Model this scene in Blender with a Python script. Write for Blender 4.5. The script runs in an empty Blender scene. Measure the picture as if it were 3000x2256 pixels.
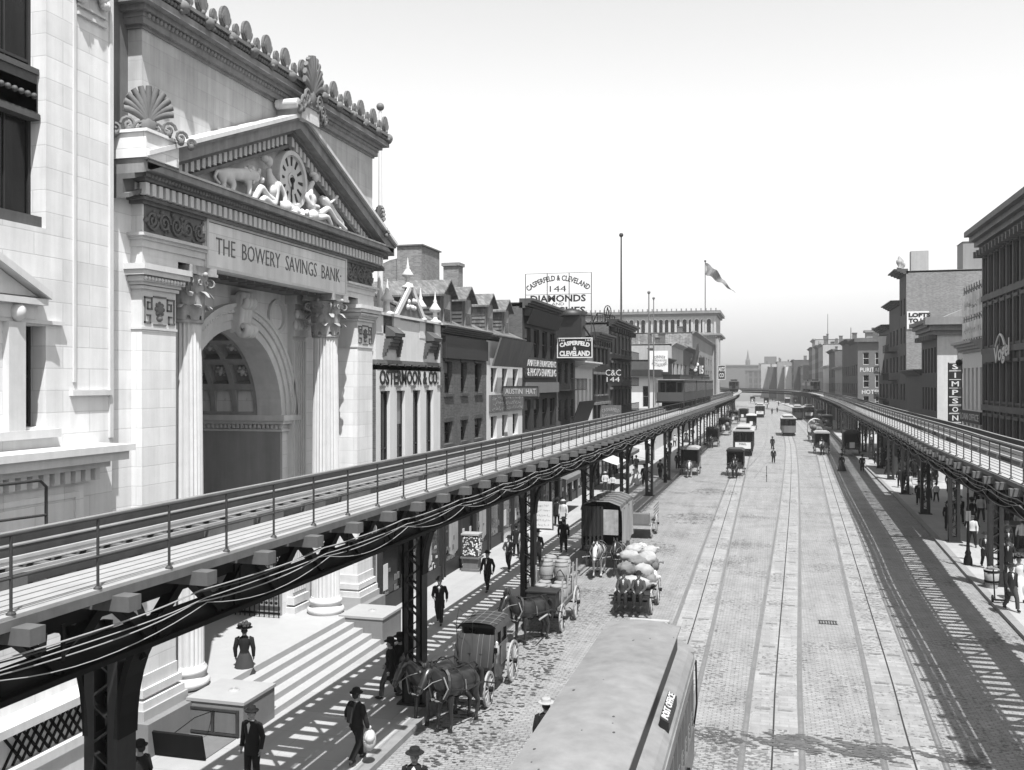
import bpy, math, random
from mathutils import Vector, Matrix
R = math.radians
random.seed(7)
sc = bpy.context.scene
COL = sc.collection
# ---------------------------------------------------------------- camera, world, sun, exposure
CAMH = 9.3
TH = math.atan(755 / 2780)
cam_d = bpy.data.cameras.new('camera'); cam = bpy.data.objects.new('camera', cam_d); COL.objects.link(cam)
cam.location = (0, 0, CAMH); cam.rotation_euler = (R(90), 0, TH)
cam_d.sensor_width = 36; cam_d.lens = 36 * 2780 / 3000; cam_d.shift_y = -8 / 3000
cam_d.clip_start = 0.1; cam_d.clip_end = 8000
sc.camera = cam
SUNV = Vector((0.24, -0.43, 1.0)).normalized()
w = bpy.data.worlds.new('World'); sc.world = w; w.use_nodes = True
nt = w.node_tree; nt.nodes.clear()
sky = nt.nodes.new('ShaderNodeTexSky'); sky.sky_type = 'NISHITA'; sky.sun_disc = False
sky.sun_elevation = math.asin(SUNV.z); sky.sun_rotation = math.atan2(SUNV.x, SUNV.y)
sky.air_density = 1.6; sky.dust_density = 0.5; sky.ozone_density = 1.0
sep = nt.nodes.new('ShaderNodeSeparateColor')      # black and white plate: sensitive to blue only
bg = nt.nodes.new('ShaderNodeBackground'); bg.inputs['Strength'].default_value = 0.098
wo = nt.nodes.new('ShaderNodeOutputWorld')
nt.links.new(sky.outputs[0], sep.inputs[0]); pw = nt.nodes.new('ShaderNodeMath'); pw.operation = 'POWER'; pw.inputs[1].default_value = 1.45   # sky curve added to darken the zenith and cut fill light
mu = nt.nodes.new('ShaderNodeMath'); mu.operation = 'MULTIPLY'; mu.inputs[1].default_value = 5.5 ** -0.45
nt.links.new(sep.outputs[2], pw.inputs[0]); nt.links.new(pw.outputs[0], mu.inputs[0]); nt.links.new(mu.outputs[0], bg.inputs[0]); nt.links.new(bg.outputs[0], wo.inputs[0])
sun_d = bpy.data.lights.new('sun', 'SUN'); sun = bpy.data.objects.new('sun', sun_d); COL.objects.link(sun)
sun_d.energy = 5.0; sun_d.angle = R(0.53); sun_d.color = (1, 1, 1)
sun.rotation_euler = SUNV.to_track_quat('Z', 'Y').to_euler()
sc.view_settings.view_transform = 'Standard'; sc.view_settings.look = 'None'
sc.view_settings.exposure = 1.0; sc.view_settings.gamma = 1; sc.view_settings.use_curve_mapping = False

# ---------------------------------------------------------------- photo measurements -> world metres (road is z = 0, street runs along +Y)
_c, _s = math.cos(TH), math.sin(TH)
def ray(px, py):
    a = (px - 1500) / 2780; b = (1120 - py) / 2780
    return -_s + a * _c, _c + a * _s, b
def G(px, py, z=0.0):
    d = ray(px, py); t = (z - CAMH) / d[2]; return t * d[0], t * d[1]
def YX(px, X):
    d = ray(px, 0); return X * d[1] / d[0]
def XY(px, Y):
    d = ray(px, 0); return Y * d[0] / d[1]
def ZX(px, py, X):
    d = ray(px, py); return CAMH + X / d[0] * d[2]
def ZY(px, py, Y):
    d = ray(px, py); return CAMH + Y / d[1] * d[2]

# ---------------------------------------------------------------- mesh builder
class MB:
    def __init__(s): s.v = []; s.f = []; s.sm = []; s.pc = []
    def add(s, vs, fs, smooth=False):
        n = len(s.v); s.pc.append((n, len(s.f))); s.v.extend([tuple(p) for p in vs]); s.f.extend([tuple(i + n for i in f) for f in fs]); s.sm.extend([smooth] * len(fs)); return s
    def quad(s, a, b, c, d): return s.add([a, b, c, d], [(0, 1, 2, 3)])
    def box(s, x0, x1, y0, y1, z0, z1):
        return s.add([(x0, y0, z0), (x1, y0, z0), (x1, y1, z0), (x0, y1, z0), (x0, y0, z1), (x1, y0, z1), (x1, y1, z1), (x0, y1, z1)],
                     [(0, 3, 2, 1), (4, 5, 6, 7), (0, 1, 5, 4), (1, 2, 6, 5), (2, 3, 7, 6), (3, 0, 4, 7)])
    def bc(s, x, y, z, sx, sy, sz): return s.box(x - sx / 2, x + sx / 2, y - sy / 2, y + sy / 2, z - sz / 2, z + sz / 2)
    def bar(s, p, q, w, h, up=(0, 0, 1)):
        p = Vector(p); q = Vector(q); d = q - p
        if d.length < 1e-6: return s
        d = d.normalized(); u = Vector(up)
        if abs(d.dot(u)) > 0.98: u = Vector((0, 1, 0))
        r = d.cross(u).normalized(); u2 = r.cross(d)
        vs = []
        for e in (p, q):
            for a, b in ((-1, -1), (1, -1), (1, 1), (-1, 1)): vs.append(e + r * (a * w / 2) + u2 * (b * h / 2))
        return s.add(vs, [(3, 2, 1, 0), (4, 5, 6, 7), (0, 1, 5, 4), (1, 2, 6, 5), (2, 3, 7, 6), (3, 0, 4, 7)])
    def tube(s, pts, r, n=6, cap=True):
        pts = [Vector(p) for p in pts]; m = len(pts); rs = r if isinstance(r, (list, tuple)) else [r] * m
        vs = []; prev = None
        for i, p in enumerate(pts):
            d = (pts[min(i + 1, m - 1)] - pts[max(i - 1, 0)]); d = d.normalized() if d.length > 1e-9 else Vector((0, 0, 1))
            if prev is None:
                u = Vector((0, 0, 1)) if abs(d.z) < 0.9 else Vector((1, 0, 0)); a = d.cross(u).normalized()
            else:
                a = (prev - d * prev.dot(d))
                a = a.normalized() if a.length > 1e-6 else d.orthogonal().normalized()
            prev = a; b = d.cross(a)
            for k in range(n):
                t = 2 * math.pi * k / n; vs.append(p + (a * math.cos(t) + b * math.sin(t)) * rs[i])
        fs = []
        for i in range(m - 1):
            for k in range(n):
                k2 = (k + 1) % n; fs.append((i * n + k, i * n + k2, (i + 1) * n + k2, (i + 1) * n + k))
        s.add(vs, fs, n > 5)
        if cap: s.add(vs, [tuple(range(n))[::-1], tuple((m - 1) * n + k for k in range(n))])
        return s
    def lathe(s, prof, cx=0, cy=0, n=16, cz=0, flute=0, fd=0.0):
        vs = []; fs = []
        for r, z in prof:
            for k in range(n):
                t = 2 * math.pi * k / n; rr = r
                if flute and (k % 2): rr = r - fd
                vs.append((cx + rr * math.cos(t), cy + rr * math.sin(t), cz + z))
        for i in range(len(prof) - 1):
            for k in range(n):
                k2 = (k + 1) % n; fs.append((i * n + k, i * n + k2, (i + 1) * n + k2, (i + 1) * n + k))
        s.add(vs, fs, n > 8 and not flute)
        m = len(prof) - 1
        return s.add(vs, [tuple(range(n))[::-1], tuple(m * n + k for k in range(n))])
    def ex(s, poly, fn, a, b):
        "prism: 2D polygon poly, fn(p, q, depth) -> xyz, between depths a and b"
        n = len(poly); vs = [fn(p, q, a) for p, q in poly] + [fn(p, q, b) for p, q in poly]
        fs = [tuple(range(n))[::-1], tuple(range(n, 2 * n))] + [(i, (i + 1) % n, n + (i + 1) % n, n + i) for i in range(n)]
        return s.add(vs, fs)
    def sph(s, c, r, n=8, m=6, sc_=(1, 1, 1)):
        vs = []; fs = []
        for i in range(m + 1):
            ph = math.pi * i / m
            for k in range(n):
                t = 2 * math.pi * k / n
                vs.append((c[0] + r * sc_[0] * math.sin(ph) * math.cos(t), c[1] + r * sc_[1] * math.sin(ph) * math.sin(t), c[2] + r * sc_[2] * math.cos(ph)))
        for i in range(m):
            for k in range(n):
                k2 = (k + 1) % n; fs.append((i * n + k, (i + 1) * n + k, (i + 1) * n + k2, i * n + k2))
        return s.add(vs, fs, True)
    def mesh(s, name, mat):
        me = bpy.data.meshes.new(name); me.from_pydata(s.v, [], s.f); me.polygons.foreach_set('use_smooth', s.sm)
        if mat: me.materials.append(mat)
        me.update(); return me
    def obj(s, name, mat, parent=None, loc=None, rz=0):
        o = bpy.data.objects.new(name, s.mesh(name, mat)); COL.objects.link(o)
        if parent: o.parent = parent
        if loc: o.location = loc
        if rz: o.rotation_euler = (0, 0, rz)
        return o
def split_objs(m, name, mat_, parent=None, loc=None):
    "one object for each piece that was added to the builder"
    out = []; pc = m.pc + [(len(m.v), len(m.f))]
    for (v0, f0), (v1, f1) in zip(pc, pc[1:]):
        q = MB(); q.v = m.v[v0:v1]; q.f = [tuple(i - v0 for i in f) for f in m.f[f0:f1]]; q.sm = m.sm[f0:f1]; out.append(q.obj(name, mat_, parent, loc))
    return out
def tag(o, label=None, cat=None, group=None, kind=None):
    if label: o['label'] = label
    if cat: o['category'] = cat
    if group: o['group'] = group
    if kind: o['kind'] = kind
    return o
def thing(name, label, cat, loc=(0, 0, 0), rz=0, group=None, scale=1):
    o = bpy.data.objects.new(name, None); COL.objects.link(o); o.location = loc; o.rotation_euler = (0, 0, rz)
    o.empty_display_size = 0.1
    if scale != 1: o.scale = (scale,) * 3 if not isinstance(scale, tuple) else scale
    return tag(o, label, cat, group)
def inst(me, name, parent=None, loc=(0, 0, 0), rz=0):
    o = bpy.data.objects.new(name, me); COL.objects.link(o); o.parent = parent; o.location = loc
    if rz: o.rotation_euler = (0, 0, rz)
    return o
KIDS = {}
def kids(o): return [c for c in bpy.data.objects if c.parent == o]
def freeze(o):
    "remember the tree of a prototype so that copies are quick"
    KIDS[o.name] = [(c, [g for g in kids(c)]) for c in kids(o)]; return o
def dup(o, loc, rz, label, group=None, scale=1):
    r = o.copy(); COL.objects.link(r); r.location = loc; r.rotation_euler = (0, 0, rz)
    r.scale = (scale,) * 3 if not isinstance(scale, tuple) else scale
    r['label'] = label
    if group: r['group'] = group
    for c, gs in KIDS[o.name]:
        d = c.copy(); COL.objects.link(d); d.parent = r
        for g in gs:
            e = g.copy(); COL.objects.link(e); e.parent = d
    return r

# ---------------------------------------------------------------- materials (the photograph is black and white: every colour is a grey)
MATS = {}
def mat(name, val, rough=0.75, var=0.12, sc1=3.0, kind=None, p=(0.6, 0.3), mort=0.6, bump=0.0, metal=0.0, spec=0.35, coords='OBJ'):
    if name in MATS: return MATS[name]
    m = bpy.data.materials.new(name); m.use_nodes = True; t = m.node_tree; N = t.nodes; L = t.links
    b = N['Principled BSDF']; b.inputs['Roughness'].default_value = rough; b.inputs['Metallic'].default_value = metal
    b.inputs['Specular IOR Level'].default_value = spec
    geo = N.new('ShaderNodeNewGeometry')
    tc = N.new('ShaderNodeTexCoord')
    src = tc.outputs['Object'] if coords == 'OBJ' else geo.outputs['Position']
    n1 = N.new('ShaderNodeTexNoise'); n1.inputs['Scale'].default_value = sc1; n1.inputs['Detail'].default_value = 6; n1.inputs['Roughness'].default_value = 0.65
    L.new(src, n1.inputs['Vector'])
    n2 = N.new('ShaderNodeTexNoise'); n2.inputs['Scale'].default_value = sc1 * 0.17; n2.inputs['Detail'].default_value = 3
    mp = N.new('ShaderNodeMapping'); mp.inputs['Scale'].default_value = (1, 1, 0.35) if kind != 'road' else (1, 1, 1)   # streaks run down walls
    L.new(src, mp.inputs['Vector']); L.new(mp.outputs[0], n2.inputs['Vector'])
    def mth(op, a, c, d=None):
        q = N.new('ShaderNodeMath'); q.operation = op
        for i, v in enumerate((a, c, d)):
            if v is None: continue
            if isinstance(v, (int, float)): q.inputs[i].default_value = v
            else: L.new(v, q.inputs[i])
        return q.outputs[0]
    n5 = N.new('ShaderNodeTexNoise'); n5.inputs['Scale'].default_value = 1.0; n5.inputs['Detail'].default_value = 5; n5.inputs['Roughness'].default_value = 0.6
    mp5 = N.new('ShaderNodeMapping'); mp5.inputs['Scale'].default_value = (3.2, 3.2, 0.22) if kind not in ('road', 'flag', 'plank') else (2.5, 0.16, 1)   # rain streaks on walls, wheel streaks on the street
    L.new(src, mp5.inputs['Vector']); L.new(mp5.outputs[0], n5.inputs['Vector'])
    fac = mth('ADD', mth('MULTIPLY', mth('SUBTRACT', n1.outputs[0], 0.5), 2.2), mth('MULTIPLY', mth('SUBTRACT', n2.outputs[0], 0.5), 2.8))
    fac = mth('ADD', fac, mth('MULTIPLY', mth('SUBTRACT', n5.outputs[0], 0.5), 3.2))
    v = mth('MAXIMUM', mth('MULTIPLY', mth('MULTIPLY_ADD', fac, var, 1.0), val * 0.86), val * 0.2)
    hgt = n1.outputs[0]
    if kind in ('brick', 'block', 'road', 'flag', 'plank'):
        sp = N.new('ShaderNodeSeparateXYZ'); L.new(src, sp.inputs[0]); cb = N.new('ShaderNodeCombineXYZ')
        if kind in ('road', 'flag', 'plank'):
            L.new(sp.outputs[0], cb.inputs[0]); L.new(sp.outputs[1], cb.inputs[1])
        else:
            L.new(mth('ADD', sp.outputs[0], sp.outputs[1]), cb.inputs[0]); L.new(sp.outputs[2], cb.inputs[1])
        br = N.new('ShaderNodeTexBrick'); L.new(cb.outputs[0], br.inputs['Vector'])
        br.inputs['Scale'].default_value = 1; br.inputs['Brick Width'].default_value = p[0]; br.inputs['Row Height'].default_value = p[1]
        br.inputs['Mortar Size'].default_value = {'brick': 0.010, 'block': 0.012, 'road': 0.016, 'flag': 0.012, 'plank': 0.01}[kind]
        br.inputs['Mortar Smooth'].default_value = 0.3; br.inputs['Bias'].default_value = 0
        spread = {'brick': 0.28, 'block': 0.07, 'road': 0.13, 'flag': 0.06, 'plank': 0.2}[kind]
        br.inputs['Color1'].default_value = (1 - spread,) * 3 + (1,); br.inputs['Color2'].default_value = (1 + spread,) * 3 + (1,)
        br.inputs['Mortar'].default_value = (mort,) * 3 + (1,)
        v = mth('MULTIPLY', v, br.outputs['Color'])
        if kind == 'road':      # uneven setts: worn pale crowns, dark holes and dung between them
            n3 = N.new('ShaderNodeTexNoise'); n3.inputs['Scale'].default_value = 7; n3.inputs['Detail'].default_value = 3; L.new(src, n3.inputs['Vector'])
            n4 = N.new('ShaderNodeTexNoise'); n4.inputs['Scale'].default_value = 0.35; n4.inputs['Detail'].default_value = 3; L.new(src, n4.inputs['Vector'])
            mr = N.new('ShaderNodeMapRange'); mr.inputs[1].default_value = 0.36; mr.inputs[2].default_value = 0.46; mr.inputs[3].default_value = 0.45; mr.inputs[4].default_value = 1.0
            L.new(mth('ADD', n3.outputs[0], mth('MULTIPLY', mth('SUBTRACT', n4.outputs[0], 0.44), 0.75)), mr.inputs[0])
            v = mth('MULTIPLY', v, mr.outputs[0])
        hgt = mth('ADD', mth('MULTIPLY', br.outputs['Fac'], -1.0), mth('MULTIPLY', n1.outputs[0], 0.5))
    L.new(v, b.inputs['Base Color'])
    if bump:
        bp = N.new('ShaderNodeBump'); bp.inputs['Strength'].default_value = min(1, bump); bp.inputs['Distance'].default_value = 0.02
        L.new(hgt, bp.inputs['Height']); L.new(bp.outputs[0], b.inputs['Normal'])
    MATS[name] = m; return m
STONE = mat('limestone_ashlar', 0.62, 0.8, 0.16, 1.2, 'block', (1.7, 0.48), 0.80, 0.25)
STONE2 = mat('bank_marble_carved', 0.52, 0.75, 0.14, 2.5, bump=0.2)
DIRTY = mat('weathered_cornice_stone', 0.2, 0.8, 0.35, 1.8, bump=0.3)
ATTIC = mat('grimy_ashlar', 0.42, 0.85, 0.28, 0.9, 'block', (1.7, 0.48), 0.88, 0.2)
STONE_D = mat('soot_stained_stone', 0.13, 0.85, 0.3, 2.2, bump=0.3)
GRAN = mat('granite_plinth', 0.17, 0.7, 0.10, 9, bump=0.1)
FLAG = mat('flagstone', 0.29, 0.8, 0.08, 2, 'flag', (1.8, 1.5), 0.8, 0.1, coords='POS')
STEP = mat('marble_steps', 0.34, 0.6, 0.05, 2)
ROAD = mat('granite_setts', 0.235, 0.6, 0.19, 4, 'road', (0.24, 0.115), 0.62, 0.6, coords='POS')
BED = mat('worn_track_setts', 0.235, 0.65, 0.17, 3, 'road', (0.5, 0.22), 0.86, 0.15, coords='POS')
KERB = mat('kerbstone', 0.2, 0.7, 0.15, 3)
RAIL = mat('worn_steel_rail', 0.16, 0.35, 0.12, 3, metal=0.4)
SLOT = mat('dark_slot', 0.02, 0.8)
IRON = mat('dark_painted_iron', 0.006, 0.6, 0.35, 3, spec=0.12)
IRON2 = mat('grey_painted_iron', 0.04, 0.5, 0.3, 3, spec=0.25)
WOODG = mat('weathered_walkway_planks', 0.27, 0.8, 0.12, 4)
WOODM = mat('weathered_timber', 0.09, 0.85, 0.25, 5, bump=0.2)
TIE = mat('track_ties', 0.1, 0.85, 0.25, 4, bump=0.2)
GUARD = mat('guard_timber', 0.05, 0.85, 0.25, 4)
BRASS = mat('bright_cable', 0.26, 0.5, 0.15, 6)
GLASS = mat('dark_window_glass', 0.008, 0.15, 0.5, 1.2, spec=0.22)
GLASSL = mat('window_with_blind', 0.15, 0.3, 0.35, 1.0)
BLACK = mat('black_paint', 0.012, 0.5, 0.2)
WHITE = mat('white_paint', 0.55, 0.6, 0.08, 2)
CREAM = mat('pale_painted_front', 0.52, 0.7, 0.10, 1.5)
GREYP = mat('grey_painted_wood', 0.12, 0.6, 0.2, 2)
DARKW = mat('dark_painted_wood', 0.02, 0.5, 0.3, 2)
BRICK = mat('red_brick_wall', 0.075, 0.85, 0.2, 2, 'brick', (0.22, 0.075), 1.4, 0.3)
BRICKL = mat('pale_brick_wall', 0.17, 0.85, 0.16, 1.5, 'brick', (0.22, 0.075), 1.25, 0.2)
BROWN = mat('brownstone_front', 0.055, 0.8, 0.2, 2)
BROWNL = mat('light_stone_front', 0.28, 0.8, 0.16, 2)
SHING = mat('grey_shingle_roof', 0.13, 0.8, 0.35, 2, 'brick', (0.12, 0.2), 0.8, 0.4)
CLAP = mat('old_clapboard', 0.08, 0.8, 0.3, 3)
TIN = mat('tin_roof', 0.22, 0.5, 0.2, 2)
CANV = mat('carriage_roof_canvas', 0.17, 0.75, 0.22, 1.3, bump=0.1)
SKIN = mat('skin', 0.25, 0.6, 0.06)
CLOTH = mat('black_wool', 0.006, 0.9, 0.3, 6)
CLOTHG = mat('grey_wool', 0.04, 0.9, 0.3, 6)
CLOTHL = mat('light_cotton', 0.42, 0.85, 0.1, 6)
STRAW = mat('straw', 0.3, 0.8, 0.1, 9)
HAIR = mat('dark_hair', 0.015, 0.6, 0.2)
HORSE = mat('dark_bay_coat', 0.02, 0.32, 0.45, 2.0, spec=0.6)
HORSEW = mat('white_horse_coat', 0.42, 0.6, 0.15, 3)
LEATH = mat('harness_leather', 0.015, 0.5, 0.2)
LEATHL = mat('pale_harness_strap', 0.2, 0.5, 0.2)
OAK = mat('barrel_staves', 0.24, 0.75, 0.2, 5)
SACK = mat('burlap_sack', 0.28, 0.9, 0.2, 4, bump=0.5)
SACKD = mat('dark_burlap_sack', 0.14, 0.9, 0.25, 4, bump=0.5)
VARN = mat('varnished_panel', 0.02, 0.25, 0.3, 3, spec=0.6)
SPOKE = mat('pale_wheel_wood', 0.26, 0.6, 0.2, 8)

# ---------------------------------------------------------------- lettering
def text_pts(txt, size=1.0, wide=1.0, bold=0.0, extr=0.01):
    cu = bpy.data.curves.new('t', 'FONT'); cu.body = txt; cu.size = size; cu.align_x = 'CENTER'; cu.align_y = 'CENTER'
    cu.extrude = extr; cu.offset = bold; cu.resolution_u = 2
    ob = bpy.data.objects.new('t', cu); COL.objects.link(ob)
    bpy.context.view_layer.update()
    me = bpy.data.meshes.new_from_object(ob.evaluated_get(bpy.context.evaluated_depsgraph_get()))
    vs = [tuple(v.co) for v in me.vertices]; fs = [tuple(p.vertices) for p in me.polygons]
    bpy.data.objects.remove(ob); bpy.data.curves.remove(cu); bpy.data.meshes.remove(me)
    return vs, fs
def letters(mb, txt, width, height, fn, arc=0.0, bold=0.0, tall=1.0):
    "fit txt in width x height, fn(u, v, d) -> xyz ; arc bends it upward in the middle"
    vs, fs = text_pts(txt, 1.0, bold=bold)
    xs = [v[0] for v in vs]; ys = [v[1] for v in vs]
    x0, x1, y0, y1 = min(xs), max(xs), min(ys), max(ys); kx = width / (x1 - x0); ky = height / (y1 - y0)
    out = []
    for x, y, z in vs:
        u = (x - (x0 + x1) / 2) * kx; v = (y - (y0 + y1) / 2) * ky
        if arc:
            a = u / arc; rr = abs(arc) + (v if arc > 0 else -v)
            if arc > 0: u, v = math.sin(a) * rr, math.cos(a) * rr - arc
            else: u, v = math.sin(-a) * rr * 1, -(math.cos(a) * rr) - arc
        out.append(fn(u, v, 0.012 + z))
    mb.add(out, fs); return mb
def fE(X, y, z):  # surface facing +X
    return lambda u, v, d: (X + d, y + u, z + v)
def fW(X, y, z):  # facing -X : text reads towards -Y
    return lambda u, v, d: (X - d, y - u, z + v)
def fS(Y, x, z):  # facing -Y (towards the camera)
    return lambda u, v, d: (x + u, Y - d, z + v)

def scrawl(mb, width, height, fn, n=8, seed=1):
    "weathered lettering too worn to read"
    rn = random.Random(seed); u = -width / 2
    while u < width / 2 - 0.05:
        w_ = height * rn.uniform(.25, .7)
        for k in range(rn.choice((1, 2, 2, 3))):
            a = u + rn.uniform(0, w_ * .7); b = rn.uniform(-.5, .1) * height; t_ = height * .14; h_ = height * rn.uniform(.35, .6)
            if rn.random() < .6: vs = [(a, b), (a + t_, b), (a + t_, b + h_), (a, b + h_)]
            else: vs = [(u, b), (u + w_, b), (u + w_, b + t_), (u, b + t_)]
            mb.add([fn(p, q, 0.012) for p, q in vs], [(0, 1, 2, 3)])
        u += w_ + height * rn.uniform(.12, .4)
    return mb

# ================================================================ SETTING: ground, street, pavements, tracks
def lerp_path(pts, step):
    out = []
    for (x0, y0), (x1, y1) in zip(pts, pts[1:]):
        n = max(1, int(round(math.hypot(x1 - x0, y1 - y0) / step)))
        for i in range(n): out.append((x0 + (x1 - x0) * i / n, y0 + (y1 - y0) * i / n))
    out.append(pts[-1]); return out
def smooth_path(pts, n=6):
    out = []
    P_ = [Vector(p) for p in pts]
    for i in range(len(P_) - 1):
        a = P_[max(i - 1, 0)]; b = P_[i]; c = P_[i + 1]; d = P_[min(i + 2, len(P_) - 1)]
        for k in range(n):
            t = k / n
            out.append(tuple(0.5 * ((2 * b) + (c - a) * t + (2 * a - 5 * b + 4 * c - d) * t * t + (3 * b - a - 3 * c + d) * t ** 3)))
    out.append(tuple(P_[-1])); return out
def strip(mb, path, o0, o1, z):
    "flat ribbon along a plan path, offsets to the right of travel"
    vs = []
    for i, p in enumerate(path):
        a = Vector(path[max(i - 1, 0)]); b = Vector(path[min(i + 1, len(path) - 1)]); d = (b - a).normalized(); r = Vector((d.y, -d.x)); p = Vector(p)
        q0 = p + r * o0; q1 = p + r * o1; vs += [(q0.x, q0.y, z), (q1.x, q1.y, z)]
    return mb.add(vs, [(2 * i, 2 * i + 1, 2 * i + 3, 2 * i + 2) for i in range(len(path) - 1)])
def ribbon(mb, path, o0, o1, z0, z1, zs=None):
    "solid bar of rectangular section swept along a plan path"
    vs = []; m = len(path)
    for i, p in enumerate(path):
        a = Vector(path[max(i - 1, 0)][:2]); b = Vector(path[min(i + 1, m - 1)][:2]); d = (b - a).normalized(); r = Vector((d.y, -d.x)); q = Vector(p[:2]); dz = zs[i] if zs else 0
        for o, z in ((o0, z0), (o1, z0), (o1, z1), (o0, z1)):
            t = q + r * o; vs.append((t.x, t.y, z + dz))
    fs = []
    for i in range(m - 1):
        for k in range(4):
            k2 = (k + 1) % 4; fs.append((i * 4 + k, i * 4 + k2, i * 4 + 4 + k2, i * 4 + 4 + k))
    fs += [(0, 1, 2, 3)[::-1], tuple(4 * (m - 1) + k for k in range(4))]
    return mb.add(vs, fs)
tag(MB().quad((-3000, -200, -0.012), (3000, -200, -0.012), (3000, 5000, -0.012), (-3000, 5000, -0.012)).obj('ground', mat('far_ground', 0.12, 0.9)), kind='structure')
LK = [(-9.2, -6), (-9.1, 25), (-8.9, 50), (-8.75, 90), (-8.75, 150), (-9.5, 230), (-13, 330), (-22, 480)]
RK = [(8.7, -6), (8.85, 38), (9.5, 68), (10.0, 104), (10.6, 160), (10.8, 230), (9.0, 330), (2, 480)]
def plan(poly, z, name, m):
    n = len(poly); mb = MB().add([(x, y, z) for x, y in poly], [tuple(range(n))]); return tag(mb.obj(name, m), kind='structure')
LKs = smooth_path(LK, 5); RKs = smooth_path(RK, 5)
mb = MB()
N_ = min(len(LKs), 41)
ys = [-6 + i * 12 for i in range(41)]
def x_at(path, y):
    for (x0, y0), (x1, y1) in zip(path, path[1:]):
        if y0 <= y <= y1: return x0 + (x1 - x0) * (y - y0) / (y1 - y0)
    return path[-1][0]
vs = []
for y in ys: vs += [(x_at(LKs, y), y, 0), (x_at(RKs, y), y, 0)]
tag(MB().add(vs, [(2 * i, 2 * i + 1, 2 * i + 3, 2 * i + 2) for i in range(len(ys) - 1)]).obj('road', ROAD), kind='structure')
for nm, path, s0, wd in (('sidewalk_left', LKs, -1, 9.5), ('sidewalk_right', RKs, 1, 9.5)):
    mb = MB(); k = MB()
    o0, o1 = (0.32 * s0, wd * s0) if s0 > 0 else (wd * s0, 0.32 * s0)
    ribbon(mb, path, o0, o1, -0.02, 0.15)
    a, b = (0, 0.32) if s0 > 0 else (-0.32, 0)
    ribbon(k, path, a, b, -0.02, 0.153)
    tag(mb.obj(nm, FLAG), kind='structure'); tag(k.obj(nm.replace('sidewalk', 'kerb'), KERB), kind='structure')
# cross street paving between the blocks
plan([(-60, 115), (-16, 115), (-16, 128), (-60, 128)], 0.006, 'side_street', ROAD)
TM = smooth_path([(-0.42, -4), (-0.3, 8), (0.05, 24), (0.2, 31.5), (0.63, 46), (0.98, 58), (1.46, 75), (2.2, 105), (2.7, 130), (3.0, 152), (3.0, 200), (2.2, 260), (-2, 340)])
TR = smooth_path([(2.9, -4), (3.1, 10), (3.42, 25), (3.7, 32.5), (4.13, 47), (4.7, 66), (5.6, 97), (6.5, 128), (6.9, 160), (6.9, 205), (6, 262), (2, 342)])
TL = smooth_path([(-2.95, -4), (-2.88, 12), (-2.81, 34.7), (-2.85, 44), (-2.93, 58.6), (-3.07, 94.5), (-3.15, 125), (-3.5, 170), (-4.2, 220), (-7, 300)])
TX = smooth_path([(-2.2, 95), (-0.9, 118), (-0.15, 137), (0.2, 170), (0.35, 215), (-0.6, 270)])
def mottle(x, y): return 0
for nm, path, lab in (('middle', TM, 'middle cable tram track with a dark slot, straight through the centre of the street'), ('right', TR, 'tram track with a dark slot nearest the shadow of the right viaduct'), ('left', TL, 'tram track on the left, running under the near grey roofed tram')):
    t = thing('tram_track', lab, 'tram track', (path[0][0], path[0][1], 0), 0, 'tram tracks set in the paving')
    pl = [(x - path[0][0], y - path[0][1]) for x, y in path]
    strip(MB(), pl, -0.70, 0.70, 0.004).obj('track_bed', BED, t)
    for o in (-0.7175, 0.7175):
        b = MB(); strip(b, pl, o - 0.085, o - 0.03, 0.008); strip(b, pl, o + 0.03, o + 0.075, 0.008); b.obj('rail', RAIL, t)
        strip(MB(), pl, o - 0.03, o + 0.03, 0.009).obj('flangeway', mat('flangeway_dirt', 0.13, 0.8, 0.2), t)
    strip(MB(), pl, -0.022, 0.022, 0.010).obj('slot', SLOT, t)
    if nm != 'left' or 1:
        yk = 18.0; hp = MB()
        while yk < 120:
            x = x_at(path, yk) - path[0][0]; yy = yk - path[0][1]
            if random.random() < 0.85:
                for sg in (-1, 1):
                    if random.random() < 0.9: hp.quad((x + sg * 0.10, yy, 0.012), (x + sg * 0.52, yy, 0.012), (x + sg * 0.52, yy + 0.17, 0.012), (x + sg * 0.10, yy + 0.17, 0.012))
            yk += 3.3
        split_objs(hp, 'hatch_plate', mat('cast_hatch', 0.15, 0.5, 0.4, 12), t)
t = thing('tram_track', 'faint crossover tram track in the distance between left and middle tracks', 'tram track', (TX[0][0], TX[0][1], 0), 0, 'tram tracks set in the paving')
pl = [(x - TX[0][0], y - TX[0][1]) for x, y in TX]
for o in (-0.7175, 0.7175): strip(MB(), pl, o - 0.05, o + 0.05, 0.011).obj('rail', RAIL, t)
# stains and litter on the setts: the dark mark across the tracks in the foreground, dung and straw
def blot(name, lab, cx, cy, rx, ry, n, size, val, z=0.016):
    val *= .5
    mb = MB()
    for i in range(n):
        a = random.uniform(0, 2 * math.pi); r = math.sqrt(random.random()); x = cx + rx * r * math.cos(a); y = cy + ry * r * math.sin(a); s = size * random.uniform(0.3, 1.2); k = 7
        p = [(x + s * random.uniform(.6, 1.3) * math.cos(2 * math.pi * j / k), y + 0.55 * s * random.uniform(.5, 1.2) * math.sin(2 * math.pi * j / k), z + i * 2e-6) for j in range(k)]
        mb.add(p, [tuple(range(k))])
    tag(mb.obj(name, mat('street_dirt_%d' % int(val * 100), val, 0.9, 0.3)), lab, 'dirt', kind='stuff')
gx, gy = G(1690, 1590)
blot('dung_litter', 'dark dung and straw trodden over the setts by the left tram track', gx + 3.2, gy - 0.5, 2.6, 2.4, 420, 0.07, 0.10)
blot('dung_litter', 'dark dirty patch of setts beside the covered van', -5.2, 66, 1.9, 3, 260, 0.09, 0.12)
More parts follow.
